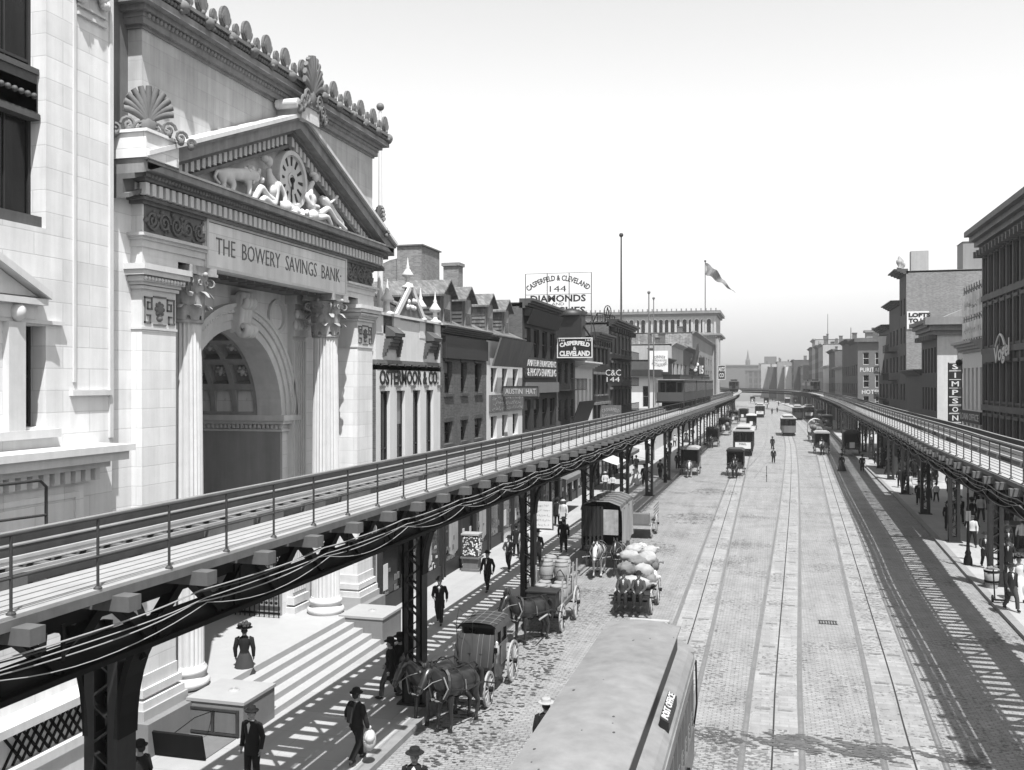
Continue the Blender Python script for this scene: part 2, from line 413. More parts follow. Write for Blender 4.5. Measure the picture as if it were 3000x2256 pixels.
blot('dung_litter', 'long dark dirty band of setts in front of the distant cart', -4.6, 82, 2.2, 2.2, 240, 0.10, 0.12)
blot('dung_litter', 'wet dark setts by the gutter under the carriage horses', -7.9, 28, 1.2, 7, 700, 0.09, 0.10)
blot('dung_litter', 'scattered dung specks along the middle of the street', 1, 45, 5, 25, 160, 0.045, 0.12)
oil = MB(); random.seed(3)
for i in range(2600):
    x = random.uniform(-2.2, 5.2); y = 25.5 + random.gauss(0, 0.33) + 0.12 * math.sin(x * 2)
    s = random.uniform(0.02, 0.10) * (1 - abs(x - 1.5) / 5.5); k = 6
    if math.sin(x * 3.1) + math.sin(x * 7.7 + y * 9) + random.uniform(-1, 1) < -.3: continue
    oil.add([(x + 1.8 * s * math.cos(2 * math.pi * j / k), y + 0.5 * s * math.sin(2 * math.pi * j / k), 0.013 + i * 2e-6) for j in range(k)], [tuple(range(k))])
tag(oil.obj('wet_mark', mat('wet_setts', 0.08, 0.6, 0.3)), 'dark streaky wet mark lying across the tracks in the foreground', 'stain', kind='stuff')
mh = thing('drain_cover', 'small iron grating between the middle and right tram tracks', 'drain cover', G(2425, 1824) + (0.006,))
b = MB()
for i in range(7): b.bc(-0.3 + i * 0.1, 0, 0.006, 0.05, 0.56, 0.012)
b.bc(0, 0.27, 0.006, 0.7, 0.04, 0.012).bc(0, -0.27, 0.006, 0.7, 0.04, 0.012).obj('grating', BLACK, mh)

# ================================================================ ELEVATED RAILWAYS
def smooth3(pts, n=8): return smooth_path(pts, n)
def railway(name, label, edge, sgn, cols, colx, y_end_near):
    """edge: plan path of the outer (street side) walkway edge; sgn: -1 deck lies to the left of it, +1 to the right"""
    t = thing(name, label, 'elevated railway', (0, 0, 0), 0, 'elevated railway viaducts')
    def off(a, b): a, b = a * sgn, b * sgn; return (min(a, b), max(a, b))
    E_ = lerp_path(edge, 1.0)
    # arc length table
    acc = [0]
    for p, q in zip(E_, E_[1:]): acc.append(acc[-1] + math.dist(p, q))
    def at(s):
        s = max(0, min(acc[-1] - 1e-3, s)); lo = 0
        import bisect
        lo = bisect.bisect_right(acc, s) - 1; lo = min(lo, len(E_) - 2)
        f = (s - acc[lo]) / (acc[lo + 1] - acc[lo]); p = Vector(E_[lo]); q = Vector(E_[lo + 1]); d = (q - p).normalized(); x = p + (q - p) * f
        return x, d, Vector((d.y, -d.x)) * sgn
    w_ = MB()
    for i in range(5): ribbon(w_, edge, *off(0.02 + i * 0.235, 0.02 + i * 0.235 + 0.19), 6.575, 6.62)
    w_.obj('walkway', WOODG, t)
    ribbon(MB(), edge, *off(-0.03, 0.015), 6.46, 6.585).obj('fascia', WOODM, t)
    for o_, za, zb_ in ((1.34, 6.605, 6.74), (2.60, 6.605, 6.86), (3.10, 6.605, 6.96)):
        g_ = ribbon(MB(), edge, *off(o_ - .07, o_ + .07), za, zb_).obj('guard_timber', GUARD, t)
        ribbon(MB(), edge, *off(o_ - .08, o_ + .05), zb_ + .002, zb_ + .022).obj('lit_top_strip', mat('painted_sunlit_strip', .17, .8, .2), g_)  # pale strip added so the timber tops read as sunlit
    for o in (1.50, 2.40):   # running rails
        b = MB(); ribbon(b, edge, *off(o - 0.035, o + 0.035), 6.69, 6.74); ribbon(b, edge, *off(o - 0.06, o + 0.06), 6.61, 6.63); ribbon(b, edge, *off(o - 0.01, o + 0.01), 6.62, 6.70)
        b.obj('running_rail', mat('bright_rail_head', 0.5, 0.3, 0.1, metal=0.3), t)
    ribbon(MB(), edge, *off(1.16, 1.20), 6.80, 6.84).obj('conductor_rail', mat('rusty_conductor', 0.25, 0.5, 0.2), t)
    s = 0.5
    while s < 60:     # wooden boxes of the signal conduit between walkway and track
        if random.random() < .85:
            p, d, r = at(s); q, d2, r2 = at(s + random.uniform(.8, 1.5)); a = p + r * 1.22; e = q + r2 * 1.22
            MB().bar((a.x, a.y, 6.69), (e.x, e.y, 6.69), .12, .17).obj('conduit_box', WOODM, t)
        s += 1.7
    # ties : pattern of timbers, the nearest ones as their own parts
    tie = MB().box(1.20, 3.25, -0.1, 0.1, 6.42, 6.60) if 1 else None
    tie_l = MB().box(-0.30, 3.25, -0.12, 0.12, 6.30, 6.50)
    def orient(mbb):
        v = [(p[0] * sgn, p[1], p[2]) for p in mbb.v]; m2 = MB(); m2.v = v; m2.f = mbb.f; m2.sm = mbb.sm; return m2
    tm = orient(tie).mesh('tie', TIE); lm = orient(tie_l).mesh('tie', TIE)
    def rot(d): return math.atan2(d.y, d.x) - math.pi / 2
    s = 0.3; i = 0; rest = MB(); restl = MB(); nl = 0
    while s < acc[-1] - 1:
        p, d, r = at(s)
        if i % 3 == 0:
            pass
        for kind_, mm in (('s', tm),) if i % 3 else (('l', lm), ('s', tm)):
            if s < 42: inst(mm, 'tie', t, (p.x, p.y, 0), rot(d))
            elif s < 200:
                a, b_ = (1.2, 3.25) if kind_ == 's' else (-0.3, 1.2)
                q = p + r * a; q2 = p + r * b_; z = 6.5 if kind_ == 's' else 6.4
                rest.bar((q.x, q.y, z), (q2.x, q2.y, z), 0.2, 0.17)
        s += 0.56; i += 1
    tag(rest.obj('ties_beyond', TIE, t), kind='stuff')
    # railing
    rb = MB()
    mpath = [tuple((at(k * 2.0)[0] + at(k * 2.0)[2] * 0.06)) for k in range(int(acc[-1] / 2))]
    rb.tube([(x, y, 7.54) for x, y in mpath], 0.021, 6); rb.tube([(x, y, 7.04) for x, y in mpath], 0.016, 6)
    rb.obj('handrail', IRON2, t)
    post = MB().tube([(0, 0, 6.62), (0, 0, 7.54)], 0.019, 6).lathe([(0.055, 6.62), (0.055, 6.635), (0.03, 6.66)], n=8).mesh('railing_post', IRON2)
    s = 0.6; nn = 0
    pr = MB()
    while s < 190:
        p, d, r = at(s); q = p + r * 0.06
        if nn < 70: inst(post, 'railing_post', t, (q.x, q.y, 0), rot(d))
        else: pr.bar((q.x, q.y, 6.62), (q.x, q.y, 7.54), 0.045, 0.045)
        s += 1.43; nn += 1
    if pr.v: tag(pr.obj('railing_posts_beyond', IRON2, t), kind='stuff')
    # lattice girders
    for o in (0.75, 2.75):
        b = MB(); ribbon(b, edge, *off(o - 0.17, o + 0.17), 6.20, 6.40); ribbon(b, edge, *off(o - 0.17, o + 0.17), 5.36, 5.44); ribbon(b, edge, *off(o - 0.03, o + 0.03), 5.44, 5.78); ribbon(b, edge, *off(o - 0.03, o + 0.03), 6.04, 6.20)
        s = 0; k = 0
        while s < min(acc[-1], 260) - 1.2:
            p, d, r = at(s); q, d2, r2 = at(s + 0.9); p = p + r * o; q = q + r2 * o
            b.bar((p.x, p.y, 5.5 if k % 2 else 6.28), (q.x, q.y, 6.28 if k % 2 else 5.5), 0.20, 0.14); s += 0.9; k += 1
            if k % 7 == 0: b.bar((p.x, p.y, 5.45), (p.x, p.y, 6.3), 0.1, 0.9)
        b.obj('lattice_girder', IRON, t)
    b = MB(); s = 0   # cross bracing between the girders
    while s < min(acc[-1], 240) - 2.5:
        p, d, r = at(s); q, d2, r2 = at(s + 2.2)
        a = p + r * 0.75; c = q + r2 * 2.75; e = p + r * 2.75; g = q + r2 * 0.75
        b.bar((a.x, a.y, 5.42), (c.x, c.y, 5.42), 0.1, 0.06); b.bar((a.x, a.y, 6.2), (e.x, e.y, 6.2), 0.14, 0.16); s += 2.2
    b.obj('cross_bracing', IRON, t)
    # cables slung under the walkway edge
    b = MB(); c2 = MB()
    for k, (o, z0, sag, rr) in enumerate(((0.02, 6.16, 0.06, 0.012), (0.10, 6.12, 0.07, 0.012), (-0.06, 6.06, 0.05, 0.009), (-0.10, 5.98, 0.20, 0.007), (0.10, 5.98, 0.12, 0.010))):
        pts = []; s = 0
        while s < min(acc[-1], 130):
            p, d, r = at(s); q = p + r * (o + 0.012 * math.sin(s * .9 + k * 2)); ph = (s % 3.9) / 3.9
            pts.append((q.x, q.y, z0 - sag * 4 * ph * (1 - ph) - 0.012 * math.sin(s * 1.4 + k * 3))); s += 0.39
        (b if k % 2 == 0 or k == 3 else c2).tube(pts, rr, 5)
    b.obj('cable', BRASS, t); c2.obj('cable', IRON2, t)
    # cable brackets
    hk = MB(); s = 1.2; hks = []
    while s < 110:
        p, d, r = at(s); q = p + r * 0.1; q2 = p + r * 0.6; hk = MB().bar((q.x, q.y, 5.84), (q.x, q.y, 6.3), 0.03, 0.05).bar((q.x, q.y, 5.86), (q2.x, q2.y, 5.95), 0.05, 0.04); hk.obj('cable_bracket', IRON, t); s += 3.9
    # columns
    def column_mesh(near, ga, gb):
        c = MB()
        if near: c.box(-0.30, -0.24, -0.22, 0.22, 0.02, 5.4); c.box(0.24, 0.30, -0.22, 0.22, 0.02, 5.4); [c.box(*sorted((sx * .12, sx * .30)), sy - .02, sy + .02, 0.02, 5.4) for sx in (-1, 1) for sy in (-.2, .2)]
        else: c.box(-0.30, -0.22, -0.2, 0.2, 0.02, 5.4); c.box(0.22, 0.30, -0.2, 0.2, 0.02, 5.4)
        for sy in (-0.17, 0.17):
            z = 0.3; k = 0
            while z < 4.9:
                c.bar((-0.25 if k % 2 else 0.25, sy, z), (0.25 if k % 2 else -0.25, sy, z + 0.36), 0.035, 0.10, (0, 1, 0)); z += 0.36; k += 1
            c.box(-0.24, 0.24, sy - 0.02, sy + 0.02, 0.05, 0.32)
        c.box(-0.42, 0.42, -0.34, 0.34, 0.0, 0.05)
        return c
    def bracket_mesh(g):
        # curved knee: from column face at z 3.6 out to the girder at local x = g
        c = MB(); s_ = 1 if g > 0 else -1; x0 = 0.28 * s_; n = 8
        cur = []
        for i in range(n + 1):
            a = math.pi / 2 * i / n; cur.append((x0 + (g - x0) * (1 - math.cos(a)), 3.7 + 1.72 * math.sin(a)))
        for (xa, za), (xb, zb) in zip(cur, cur[1:]):
            c.bar((xa, 0, za), (xb, 0, zb), 0.10, 0.44, (0, 1, 0))
        c.bar((x0, 0, 4.4), (x0 + (g - x0) * 0.55, 0, 5.35), 0.10, 0.08); c.bar((x0, 0, 5.3), (g, 0, 5.3), 0.3, 0.14)
        c.bar((x0, 0, 5.36), (x0 + (g - x0) * 0.45, 0, 4.9), 0.08, 0.08)
        return c
    cache = {}
    for i, y in enumerate(cols):
        cx = colx(y); ex = x_at(edge, y); ga = ex + sgn * 0.75 - cx; gb = ex + sgn * 2.75 - cx
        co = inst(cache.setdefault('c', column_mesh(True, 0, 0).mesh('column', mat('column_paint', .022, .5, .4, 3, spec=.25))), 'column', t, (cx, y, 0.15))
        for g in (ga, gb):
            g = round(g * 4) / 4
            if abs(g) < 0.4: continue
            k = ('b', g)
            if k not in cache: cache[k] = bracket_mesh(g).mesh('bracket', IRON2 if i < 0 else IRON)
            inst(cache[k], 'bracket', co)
    # cross girder cap
    return t, at
LE = smooth_path([(-8.5, -3), (-8.38, 9), (-8.27, 12.5), (-8.15, 18), (-7.9, 30), (-7.6, 50), (-7.3, 75), (-7.1, 97), (-6.8, 150), (-6.8, 215), (-8.0, 290), (-12, 380), (-20, 470)], 4)
REp = smooth_path([(6.2, -3), (6.3, 20), (6.42, 30), (6.62, 44), (7.02, 56), (7.7, 88), (8.9, 135), (9.7, 190), (9.9, 235), (8.8, 275), (5.0, 318), (-3, 350), (-16, 385), (-34, 430)], 4)
lcols = [12.6 + 12.85 * i for i in range(22)]
ltrain, LAT = railway('elevated_railway', 'iron elevated railway over the left kerb, passing the bank portico', LE, -1, lcols, lambda y: -9.9 + 0.008 * (y - 12) if y < 120 else x_at(LE, y) - 2.2, 0)
rcols = [10.5 + 12.15 * i for i in range(25)]
rtrain, RAT = railway('elevated_railway', 'iron elevated railway along the right kerb, curving left across the far end', REp, 1, rcols, lambda y: x_at(REp, y) + (3.1 if y < 200 else 2.0), 0)

# ================================================================ BUILDINGS: helpers
def wall_holes(mb, fn, u0, u1, z0, z1, holes, depth):
    us = sorted(set([u0, u1] + [v for h in holes for v in h[:2] if u0 < v < u1])); zs = sorted(set([z0, z1] + [v for h in holes for v in h[2:4] if z0 < v < z1]))
    for i in range(len(us) - 1):
        run = None
        for j in range(len(zs) - 1):
            uc = (us[i] + us[i + 1]) / 2; zc = (zs[j] + zs[j + 1]) / 2
            solid = not any(h[0] < uc < h[1] and h[2] < zc < h[3] for h in holes)
            if solid:
                if run is None: run = zs[j]
            if (not solid or j == len(zs) - 2) and run is not None:
                top = zs[j + 1] if solid else zs[j]
                mb.quad(fn(us[i], run, 0), fn(us[i + 1], run, 0), fn(us[i + 1], top, 0), fn(us[i], top, 0)); run = None
    for a, b, c, d in [h[:4] for h in holes]:
        mb.quad(fn(a, c, 0), fn(a, d, 0), fn(a, d, depth), fn(a, c, depth)); mb.quad(fn(b, c, 0), fn(b, d, 0), fn(b, d, depth), fn(b, c, depth))
        mb.quad(fn(a, c, 0), fn(b, c, 0), fn(b, c, depth), fn(a, c, depth)); mb.quad(fn(a, d, 0), fn(b, d, 0), fn(b, d, depth), fn(a, d, depth))
def FE(X): return lambda u, z, d: (X - d, u, z)      # wall facing +X
def FW(X): return lambda u, z, d: (X + d, u, z)      # wall facing -X
def FS(Y): return lambda u, z, d: (u, Y + d, z)      # wall facing -Y
def fbox(mb, fn, u0, u1, z0, z1, d0, d1):
    vs = [fn(u, z, d) for d in (d0, d1) for (u, z) in ((u0, z0), (u1, z0), (u1, z1), (u0, z1))]
    return mb.add(vs, [(0, 1, 2, 3), (7, 6, 5, 4), (0, 4, 5, 1), (1, 5, 6, 2), (2, 6, 7, 3), (3, 7, 4, 0)])
WC = {}
def window(parent, fn, key, u0, u1, z0, z1, depth, fr=None, sill=None, lintel=None, bars=1, vb=0, shade=0, pane=None, hood=0):
    """one sash window set at the back of its opening: frame > pane, sill, blind"""
    fr = fr or GREYP; W = u1 - u0; H_ = z1 - z0; dp = depth
    base = fn(u0, z0, 0)
    k = (key, round(W, 2), round(H_, 2), round(dp, 2), fr.name, bars, vb, shade, (pane or GLASS).name, sill.name if sill else 0, lintel.name if lintel else 0, hood)
    if k not in WC:
        f0 = fn(0, 0, 0); g = lambda u, z, d: tuple(Vector(fn(u, z, d)) - Vector(f0))
        m = MB(); t = min(0.07, W * 0.12)
        for a, b, c, d in ((0, t, 0, H_), (W - t, W, 0, H_), (t, W - t, 0, t), (t, W - t, H_ - t, H_)): fbox(m, g, a, b, c, d, dp - 0.06, dp + 0.02)
        for i in range(bars): zz = H_ * (i + 1) / (bars + 1); fbox(m, g, t, W - t, zz - 0.03, zz + 0.03, dp - 0.05, dp + 0.01)
        for i in range(vb): uu = W * (i + 1) / (vb + 1); fbox(m, g, uu - 0.02, uu + 0.02, t, H_ - t, dp - 0.04, dp + 0.01)
        pn = MB(); pn.quad(g(t, t, dp - 0.012), g(W - t, t, dp - 0.012), g(W - t, H_ - t, dp - 0.012), g(t, H_ - t, dp - 0.012))
        sl = MB(); fbox(sl, g, -0.1, W + 0.1, -0.14, -0.003, -0.09, 0.05) if sill else 0
        lt = None
        if lintel: lt = MB(); fbox(lt, g, -0.1, W + 0.1, H_ + 0.003, H_ + 0.2 + hood * 0.1, -0.05 - hood, 0.05)
        bl = None
        if shade: bl = MB(); bl.quad(g(t, H_ * (1 - shade), dp - 0.02), g(W - t, H_ * (1 - shade), dp - 0.02), g(W - t, H_ - t, dp - 0.02), g(t, H_ - t, dp - 0.02))
        WC[k] = (m.mesh('window', fr), pn.mesh('pane', pane or GLASS), sl.mesh('sill', sill) if sill else None, lt.mesh('lintel', lintel) if lt else None, bl.mesh('blind', GLASSL) if bl else None)
    mw, mp, ms, ml, mbd = WC[k]
    o = inst(mw, 'window', parent, base); inst(mp, 'pane', o)
    if ms: inst(ms, 'sill', o)
    if ml: inst(ml, 'lintel', o)
    if mbd: inst(mbd, 'blind', o)
    return o
def cornice(mb, fn, u0, u1, z, h, pr, ends=1, steps=4):
    for i in range(steps):
        a = pr * (i + 1) / steps; e = a * ends
        fbox(mb, fn, u0 - e, u1 + e, z + h * i / steps, z + h * (i + 1) / steps, -a, 0.2)
def building(side, name, label, y0, y1, X, zt, wall, cols, rows, depth=14, frame=None, sill=None, lintel=None, corn=(0.5, 0.5, None), wd=0.22, side_wall=None, group=None, shop=None, bars=1, vb=0, brackets=0, tall=None, hood=0, pitch=0, side_holes=(), pane=None, shade=0.35, roofm=None, zb=0.15):
    """side L: front faces +X ; side R: front faces -X. cols: list of (ya, yb); rows: list of (za, zb)"""
    t = thing(name, label, 'building', (X, (y0 + y1) / 2, 0), 0, group)
    cx, cy = X, (y0 + y1) / 2
    s = 1 if side == 'L' else -1
    base = FE(0) if side == 'L' else FW(0)
    fn = lambda u, z, d: (base(u, z, d)[0], base(u, z, d)[1] - cy, base(u, z, d)[2])
    xb = -depth * s
    holes = [(a, b, c, d) for (a, b) in cols for (c, d) in rows]
    m = MB(); wall_holes(m, fn, y0, y1, zb, zt, holes, wd)
    ya, yb = y0 - cy, y1 - cy
    m.obj('front_wall', wall, t)
    m2 = MB()
    fs2 = lambda u, z, d: (u, ya + d, z)
    wall_holes(m2, fs2, min(0, xb), max(0, xb), zb, zt, [tuple(h) for h in side_holes], 0.2)
    m2.quad((0, yb, zb), (xb, yb, zb), (xb, yb, zt), (0, yb, zt)); m2.quad((xb, ya, zb), (xb, yb, zb), (xb, yb, zt), (xb, ya, zt))
    m2.obj('side_wall', side_wall or wall, t)
    for h in side_holes: window(t, lambda u, z, d: (u, ya + d, z), 'S', *h[:4], 0.2, frame, sill, lintel, bars, vb)
    if not pitch: MB().box(min(0, xb), max(0, xb), ya, yb, zt - 0.25, zt - 0.05).obj('roof', roofm or TIN, t)
    for i, (a, b, c, d) in enumerate(holes):
        window(t, fn, side, a, b, c, d, wd, frame, sill, lintel, bars, vb, shade if random.random() < 0.45 else 0, pane, hood)
    if corn and corn[0]:
        m3 = MB(); cornice(m3, fn, y0, y1, zt - corn[0] * 0.6, corn[0], corn[1], 0)
        if brackets:
            n = brackets
            for i in range(n):
                u = y0 + (y1 - y0) * (i + 0.5) / n; fbox(m3, fn, u - 0.1, u + 0.1, zt - corn[0] * 0.6 - 0.45, zt - corn[0] * 0.6, -corn[1] * 0.6, 0)
        m3.obj('cornice', corn[2] or wall, t)
    if shop:
        m4 = MB(); fbox(m4, fn, y0 + 0.05, y1 - 0.05, shop[1], shop[1] + 0.5, -0.25, -0.02); m4.obj('shop_fascia', shop[0], t)
        n = max(2, int((y1 - y0) / 2.0)); m5 = MB()
        for i in range(n + 1):
            u = y0 + 0.15 + (y1 - y0 - 0.3) * i / n; fbox(m5, fn, u - 0.07, u + 0.07, 0.15, shop[1], -0.22, -0.02)
        m5.obj('shop_post', shop[0], t)
        for i in range(n):
            a = y0 + 0.15 + (y1 - y0 - 0.3) * i / n + 0.1; b = y0 + 0.15 + (y1 - y0 - 0.3) * (i + 1) / n - 0.1
            m6 = MB(); m6.quad(fn(a, 0.75, -0.06), fn(b, 0.75, -0.06), fn(b, shop[1] - 0.05, -0.06), fn(a, shop[1] - 0.05, -0.06)); m6.obj('shop_window', random.choice((GLASS, mat('shop_window_display', .05, .12, .9, 2.2), mat('shop_window_display', .05, .12, .9, 2.2))), t)
            if y0 < 110:
                k_ = random.random()
                if k_ < .45:      # curtain drawn behind part of the glass
                    a_, b_ = (a, a + (b - a) * random.uniform(.35, .8)) if random.random() < .5 else (a + (b - a) * random.uniform(.2, .6), b); cu_ = MB(); vs_ = []
                    for q_ in range(17):
                        u_ = a_ + (b_ - a_) * q_ / 16; vs_ += [fn(u_, .9 + .2 * abs(q_ - 8) / 8, -.075 - .012 * math.sin(q_ * 1.9)), fn(u_, shop[1] - .1, -.075 - .012 * math.sin(q_ * 1.9))]
                    cu_.add(vs_, [(2 * q_, 2 * q_ + 1, 2 * q_ + 3, 2 * q_ + 2) for q_ in range(16)], True).obj('curtain', mat('window_curtain', .30, .9, .35, 2), t)
                elif k_ < .8:
                    cd_ = MB(); fbox(cd_, fn, a + .3, a + .3 + random.uniform(.35, .8), 1.0, random.uniform(1.5, 2.1), -.10, -.08); cd_.obj('show_card', CREAM, t)
                gd_ = MB()
                for q_ in range(9): u_ = random.uniform(a + .1, b - .4); z_ = random.choice((.78, .78, 1.2, 1.2, 1.65)); fbox(gd_, fn, u_, u_ + random.uniform(.1, .3), z_, z_ + random.uniform(.08, .32), -.085, -.065)
                gd_.obj('window_goods', random.choice((OAK, CREAM, GREYP, SACKD)), t)
            if i % 3 != 1: m7 = MB(); fbox(m7, fn, a, b, 0.16, 0.74, -0.15, -0.02); m7.obj('stall_riser', shop[0], t)
    return t, fn, cy
def evenly(y0, y1, n, w, m=0.0):
    g = (y1 - y0 - 2 * m) / n; return [(y0 + m + g * (i + 0.5) - w / 2, y0 + m + g * (i + 0.5) + w / 2) for i in range(n)]

# ================================================================ THE BANK
BX = -15.0; YA, YB = 20.27, 34.4; PA, PB = 21.66, 33.0; YC = 27.32; AX = -16.7
bank = thing('bank_building', 'pale stone bank with columned portico, pediment clock and roof cresting', 'bank building')
# body: attic block above the portico, arch wall, piers
MB().box(-34, BX, YA, YB, 14.5, 18.3).obj('attic_wall', ATTIC, bank)
m = MB()
m.box(-34, BX, YA, YB, 12.46, 14.5)
m.box(-34, AX - 0.001, YA, YC - 3.0, 0.15, 12.459); m.box(-34, AX - 0.001, YC + 3.0, YB, 0.15, 12.459)
# spandrel above the vault
n = 24
for i in range(n):
    a0 = math.pi * i / n; a1 = math.pi * (i + 1) / n
    y0 = YC - 3.0 * math.cos(a0); z0 = 8.13 + 3.0 * math.sin(a0); y1 = YC - 3.0 * math.cos(a1); z1 = 8.13 + 3.0 * math.sin(a1)
    m.quad((AX, y0, z0), (AX, y1, z1), (AX, y1, 12.459), (AX, y0, 12.459))
m.obj('body', STONE, bank)
def pier(ya, yb, side):
    p = MB(); p.box(AX, BX, ya, yb, 2.02, 10.6).obj('pier', STONE, bank)
    b = MB()
    for z0, z1, e in ((1.22, 1.42, 0.16), (1.50, 1.70, 0.11), (1.70, 2.02, 0.03)): b.box(AX, BX + e, ya - e, yb + e, z0, z1)
    b.box(AX, BX + 0.02, ya - 0.02, yb + 0.02, 1.42, 1.5)
    b.obj('pier_base', STONE2, bank)
    MB().box(AX, BX + 0.22, ya - 0.22, yb + 0.22, 0.98, 1.22).obj('pier_plinth', STEP, bank)
    # pilaster capital: fret panel, egg moulding, abacus
    c = MB(); c.box(AX, BX, ya, yb, 10.6, 12.46)
    for z0, z1, e in ((10.62, 10.68, 0.03), (11.62, 11.70, 0.06), (11.72, 11.80, 0.1), (11.80, 11.93, 0.17), (11.95, 12.08, 0.26), (12.08, 12.22, 0.31), (12.22, 12.46, 0.04)): c.box(AX, BX + e, ya - e, yb + e, z0, z1)
    yy = ya - 0.12
    while yy < yb + 0.12:
        c.sph((BX + 0.2, yy, 11.87), 0.055, 6, 4); yy += 0.13
    c.obj('pier_capital', STONE2, bank)
    f = MB(); w_ = yb - ya
    for sg in (-1, 1):
        yc_ = (ya + yb) / 2
        def q(a, b_, z0, z1): f.box(BX - 0.01, BX + 0.025, *sorted((yc_ + sg * a, yc_ + sg * b_)), z0, z1)
        for (a, b_, z0, z1) in ((0.30, 0.62, 11.40, 11.44), (0.58, 0.62, 10.78, 11.44), (0.30, 0.34, 11.12, 11.44), (0.30, 0.50, 11.12, 11.16), (0.46, 0.50, 11.12, 11.32), (0.38, 0.50, 11.28, 11.32), (0.36, 0.62, 10.78, 10.82), (0.36, 0.40, 10.78, 11.0), (0.36, 0.52, 10.96, 11.0)): q(a, b_, z0, z1)
    f.box(BX - 0.01, BX + 0.03, yc_ - 0.26, yc_ + 0.26, 11.44, 11.48).box(BX - 0.01, BX + 0.03, yc_ - 0.26, yc_ + 0.26, 10.74, 10.78)
    f.sph((BX, yc_, 11.15), 0.15, 10, 6, (0.5, 1, 1)).sph((BX, yc_, 10.92), 0.11, 10, 6, (0.5, 1.2, 0.8))
    for k in range(8): f.sph((BX, yc_ + 0.15 * math.cos(k * math.pi / 4), 11.15 + 0.15 * math.sin(k * math.pi / 4)), 0.06, 6, 4)
    f.obj('fret_ornament', STONE_D, bank)
pier(YA, PA, 0); pier(PB, YB, 1)
# moulded link to the neighbour
MB().box(-20, BX - 0.30, 19.16, YA, 0.15, 14.4).obj('link_wall', STONE, bank); MB().box(-20, BX - 0.40, 19.16, YA, 14.4, 23).obj('upper_link_wall', mat('painted_shade_link_wall', .12, .85, .4, 1.2), bank)  # upper part coloured dark for the shade in the recess
# granite base under piers and platform
m = MB(); m.box(AX, -14.55, 19.9, 22.9, 0.15, 0.98).box(AX, -14.55, 31.6, 34.62, 0.15, 0.98); split_objs(m, 'granite_base', GRAN, bank)
m = MB(); m.box(-26, -14.45, 22.9, 31.6, 0.15, 1.03).obj('platform', STEP, bank)
st = MB()
for i in range(4): st.box(-14.44, -13.10 - i * 0.335, 23.3, 30.76, 0.15 + i * 0.0001, 0.15 + 0.176 * (i + 1) - 0.0)
st.obj('steps', STEP, bank)
for y0, y1, lab in ((21.7, 23.29, 'near'), (30.77, 32.5, 'far')):
    b = MB().box(-14.66, -13.04, y0, y1, 0.15, 1.0).obj('cheek_block', GRAN, bank)
    MB().box(-14.70, -13.01, y0 - 0.03, y1 + 0.03, 1.0, 1.08).lathe([(0.16, 1.08), (0.14, 1.11), (0.05, 1.11), (0.05, 1.16)], -13.8, (y0 + y1) / 2, 10).obj('cap', mat('cheek_cap', 0.3, 0.7, 0.06), b)
# cellar doors in the near cheek block and the opened hatch
ch = thing('cellar_hatch', 'dark double cellar hatch with one leaf raised, in front of the near cheek block', 'cellar hatch', (-13.9, 21.66, 0.15))
fr = MB(); fr.box(-0.75, 0.75, -0.03, 0.02, 0.66, 0.72).box(-0.75, -0.69, -0.03, 0.02, 0.1, 0.66).box(0.69, 0.75, -0.03, 0.02, 0.1, 0.66).box(-0.75, 0.75, -0.03, 0.02, 0.05, 0.1).box(-0.03, 0.03, -0.03, 0.02, 0.1, 0.66).obj('frame', IRON2, ch)
for x in (-0.36, 0.36): MB().bc(x, 0.0, 0.38, 0.6, 0.03, 0.52).obj('door_leaf', GREYP, ch)
MB().add([(-0.95, -1.5, 0.02), (0.75, -1.5, 0.02), (0.72, -1.62, 0.62), (-0.98, -1.62, 0.62), (-0.95, -1.45, 0.02), (0.75, -1.45, 0.02), (0.72, -1.56, 0.64), (-0.98, -1.56, 0.64)], [(0, 1, 2, 3), (7, 6, 5, 4), (3, 2, 6, 7), (0, 4, 5, 1), (1, 5, 6, 2), (0, 3, 7, 4)]).obj('raised_leaf', IRON, ch)
MB().tube([(-0.1, -1.55, 0.6), (0.0, -0.8, 0.75), (0.02, -0.02, 0.66)], 0.012, 5).obj('stay_rod', IRON, ch)
MB().bc(-0.1, -0.75, 0.012, 1.6, 1.4, 0.02).obj('hatch_opening', mat('cellar_stair', 0.12, 0.9), ch)
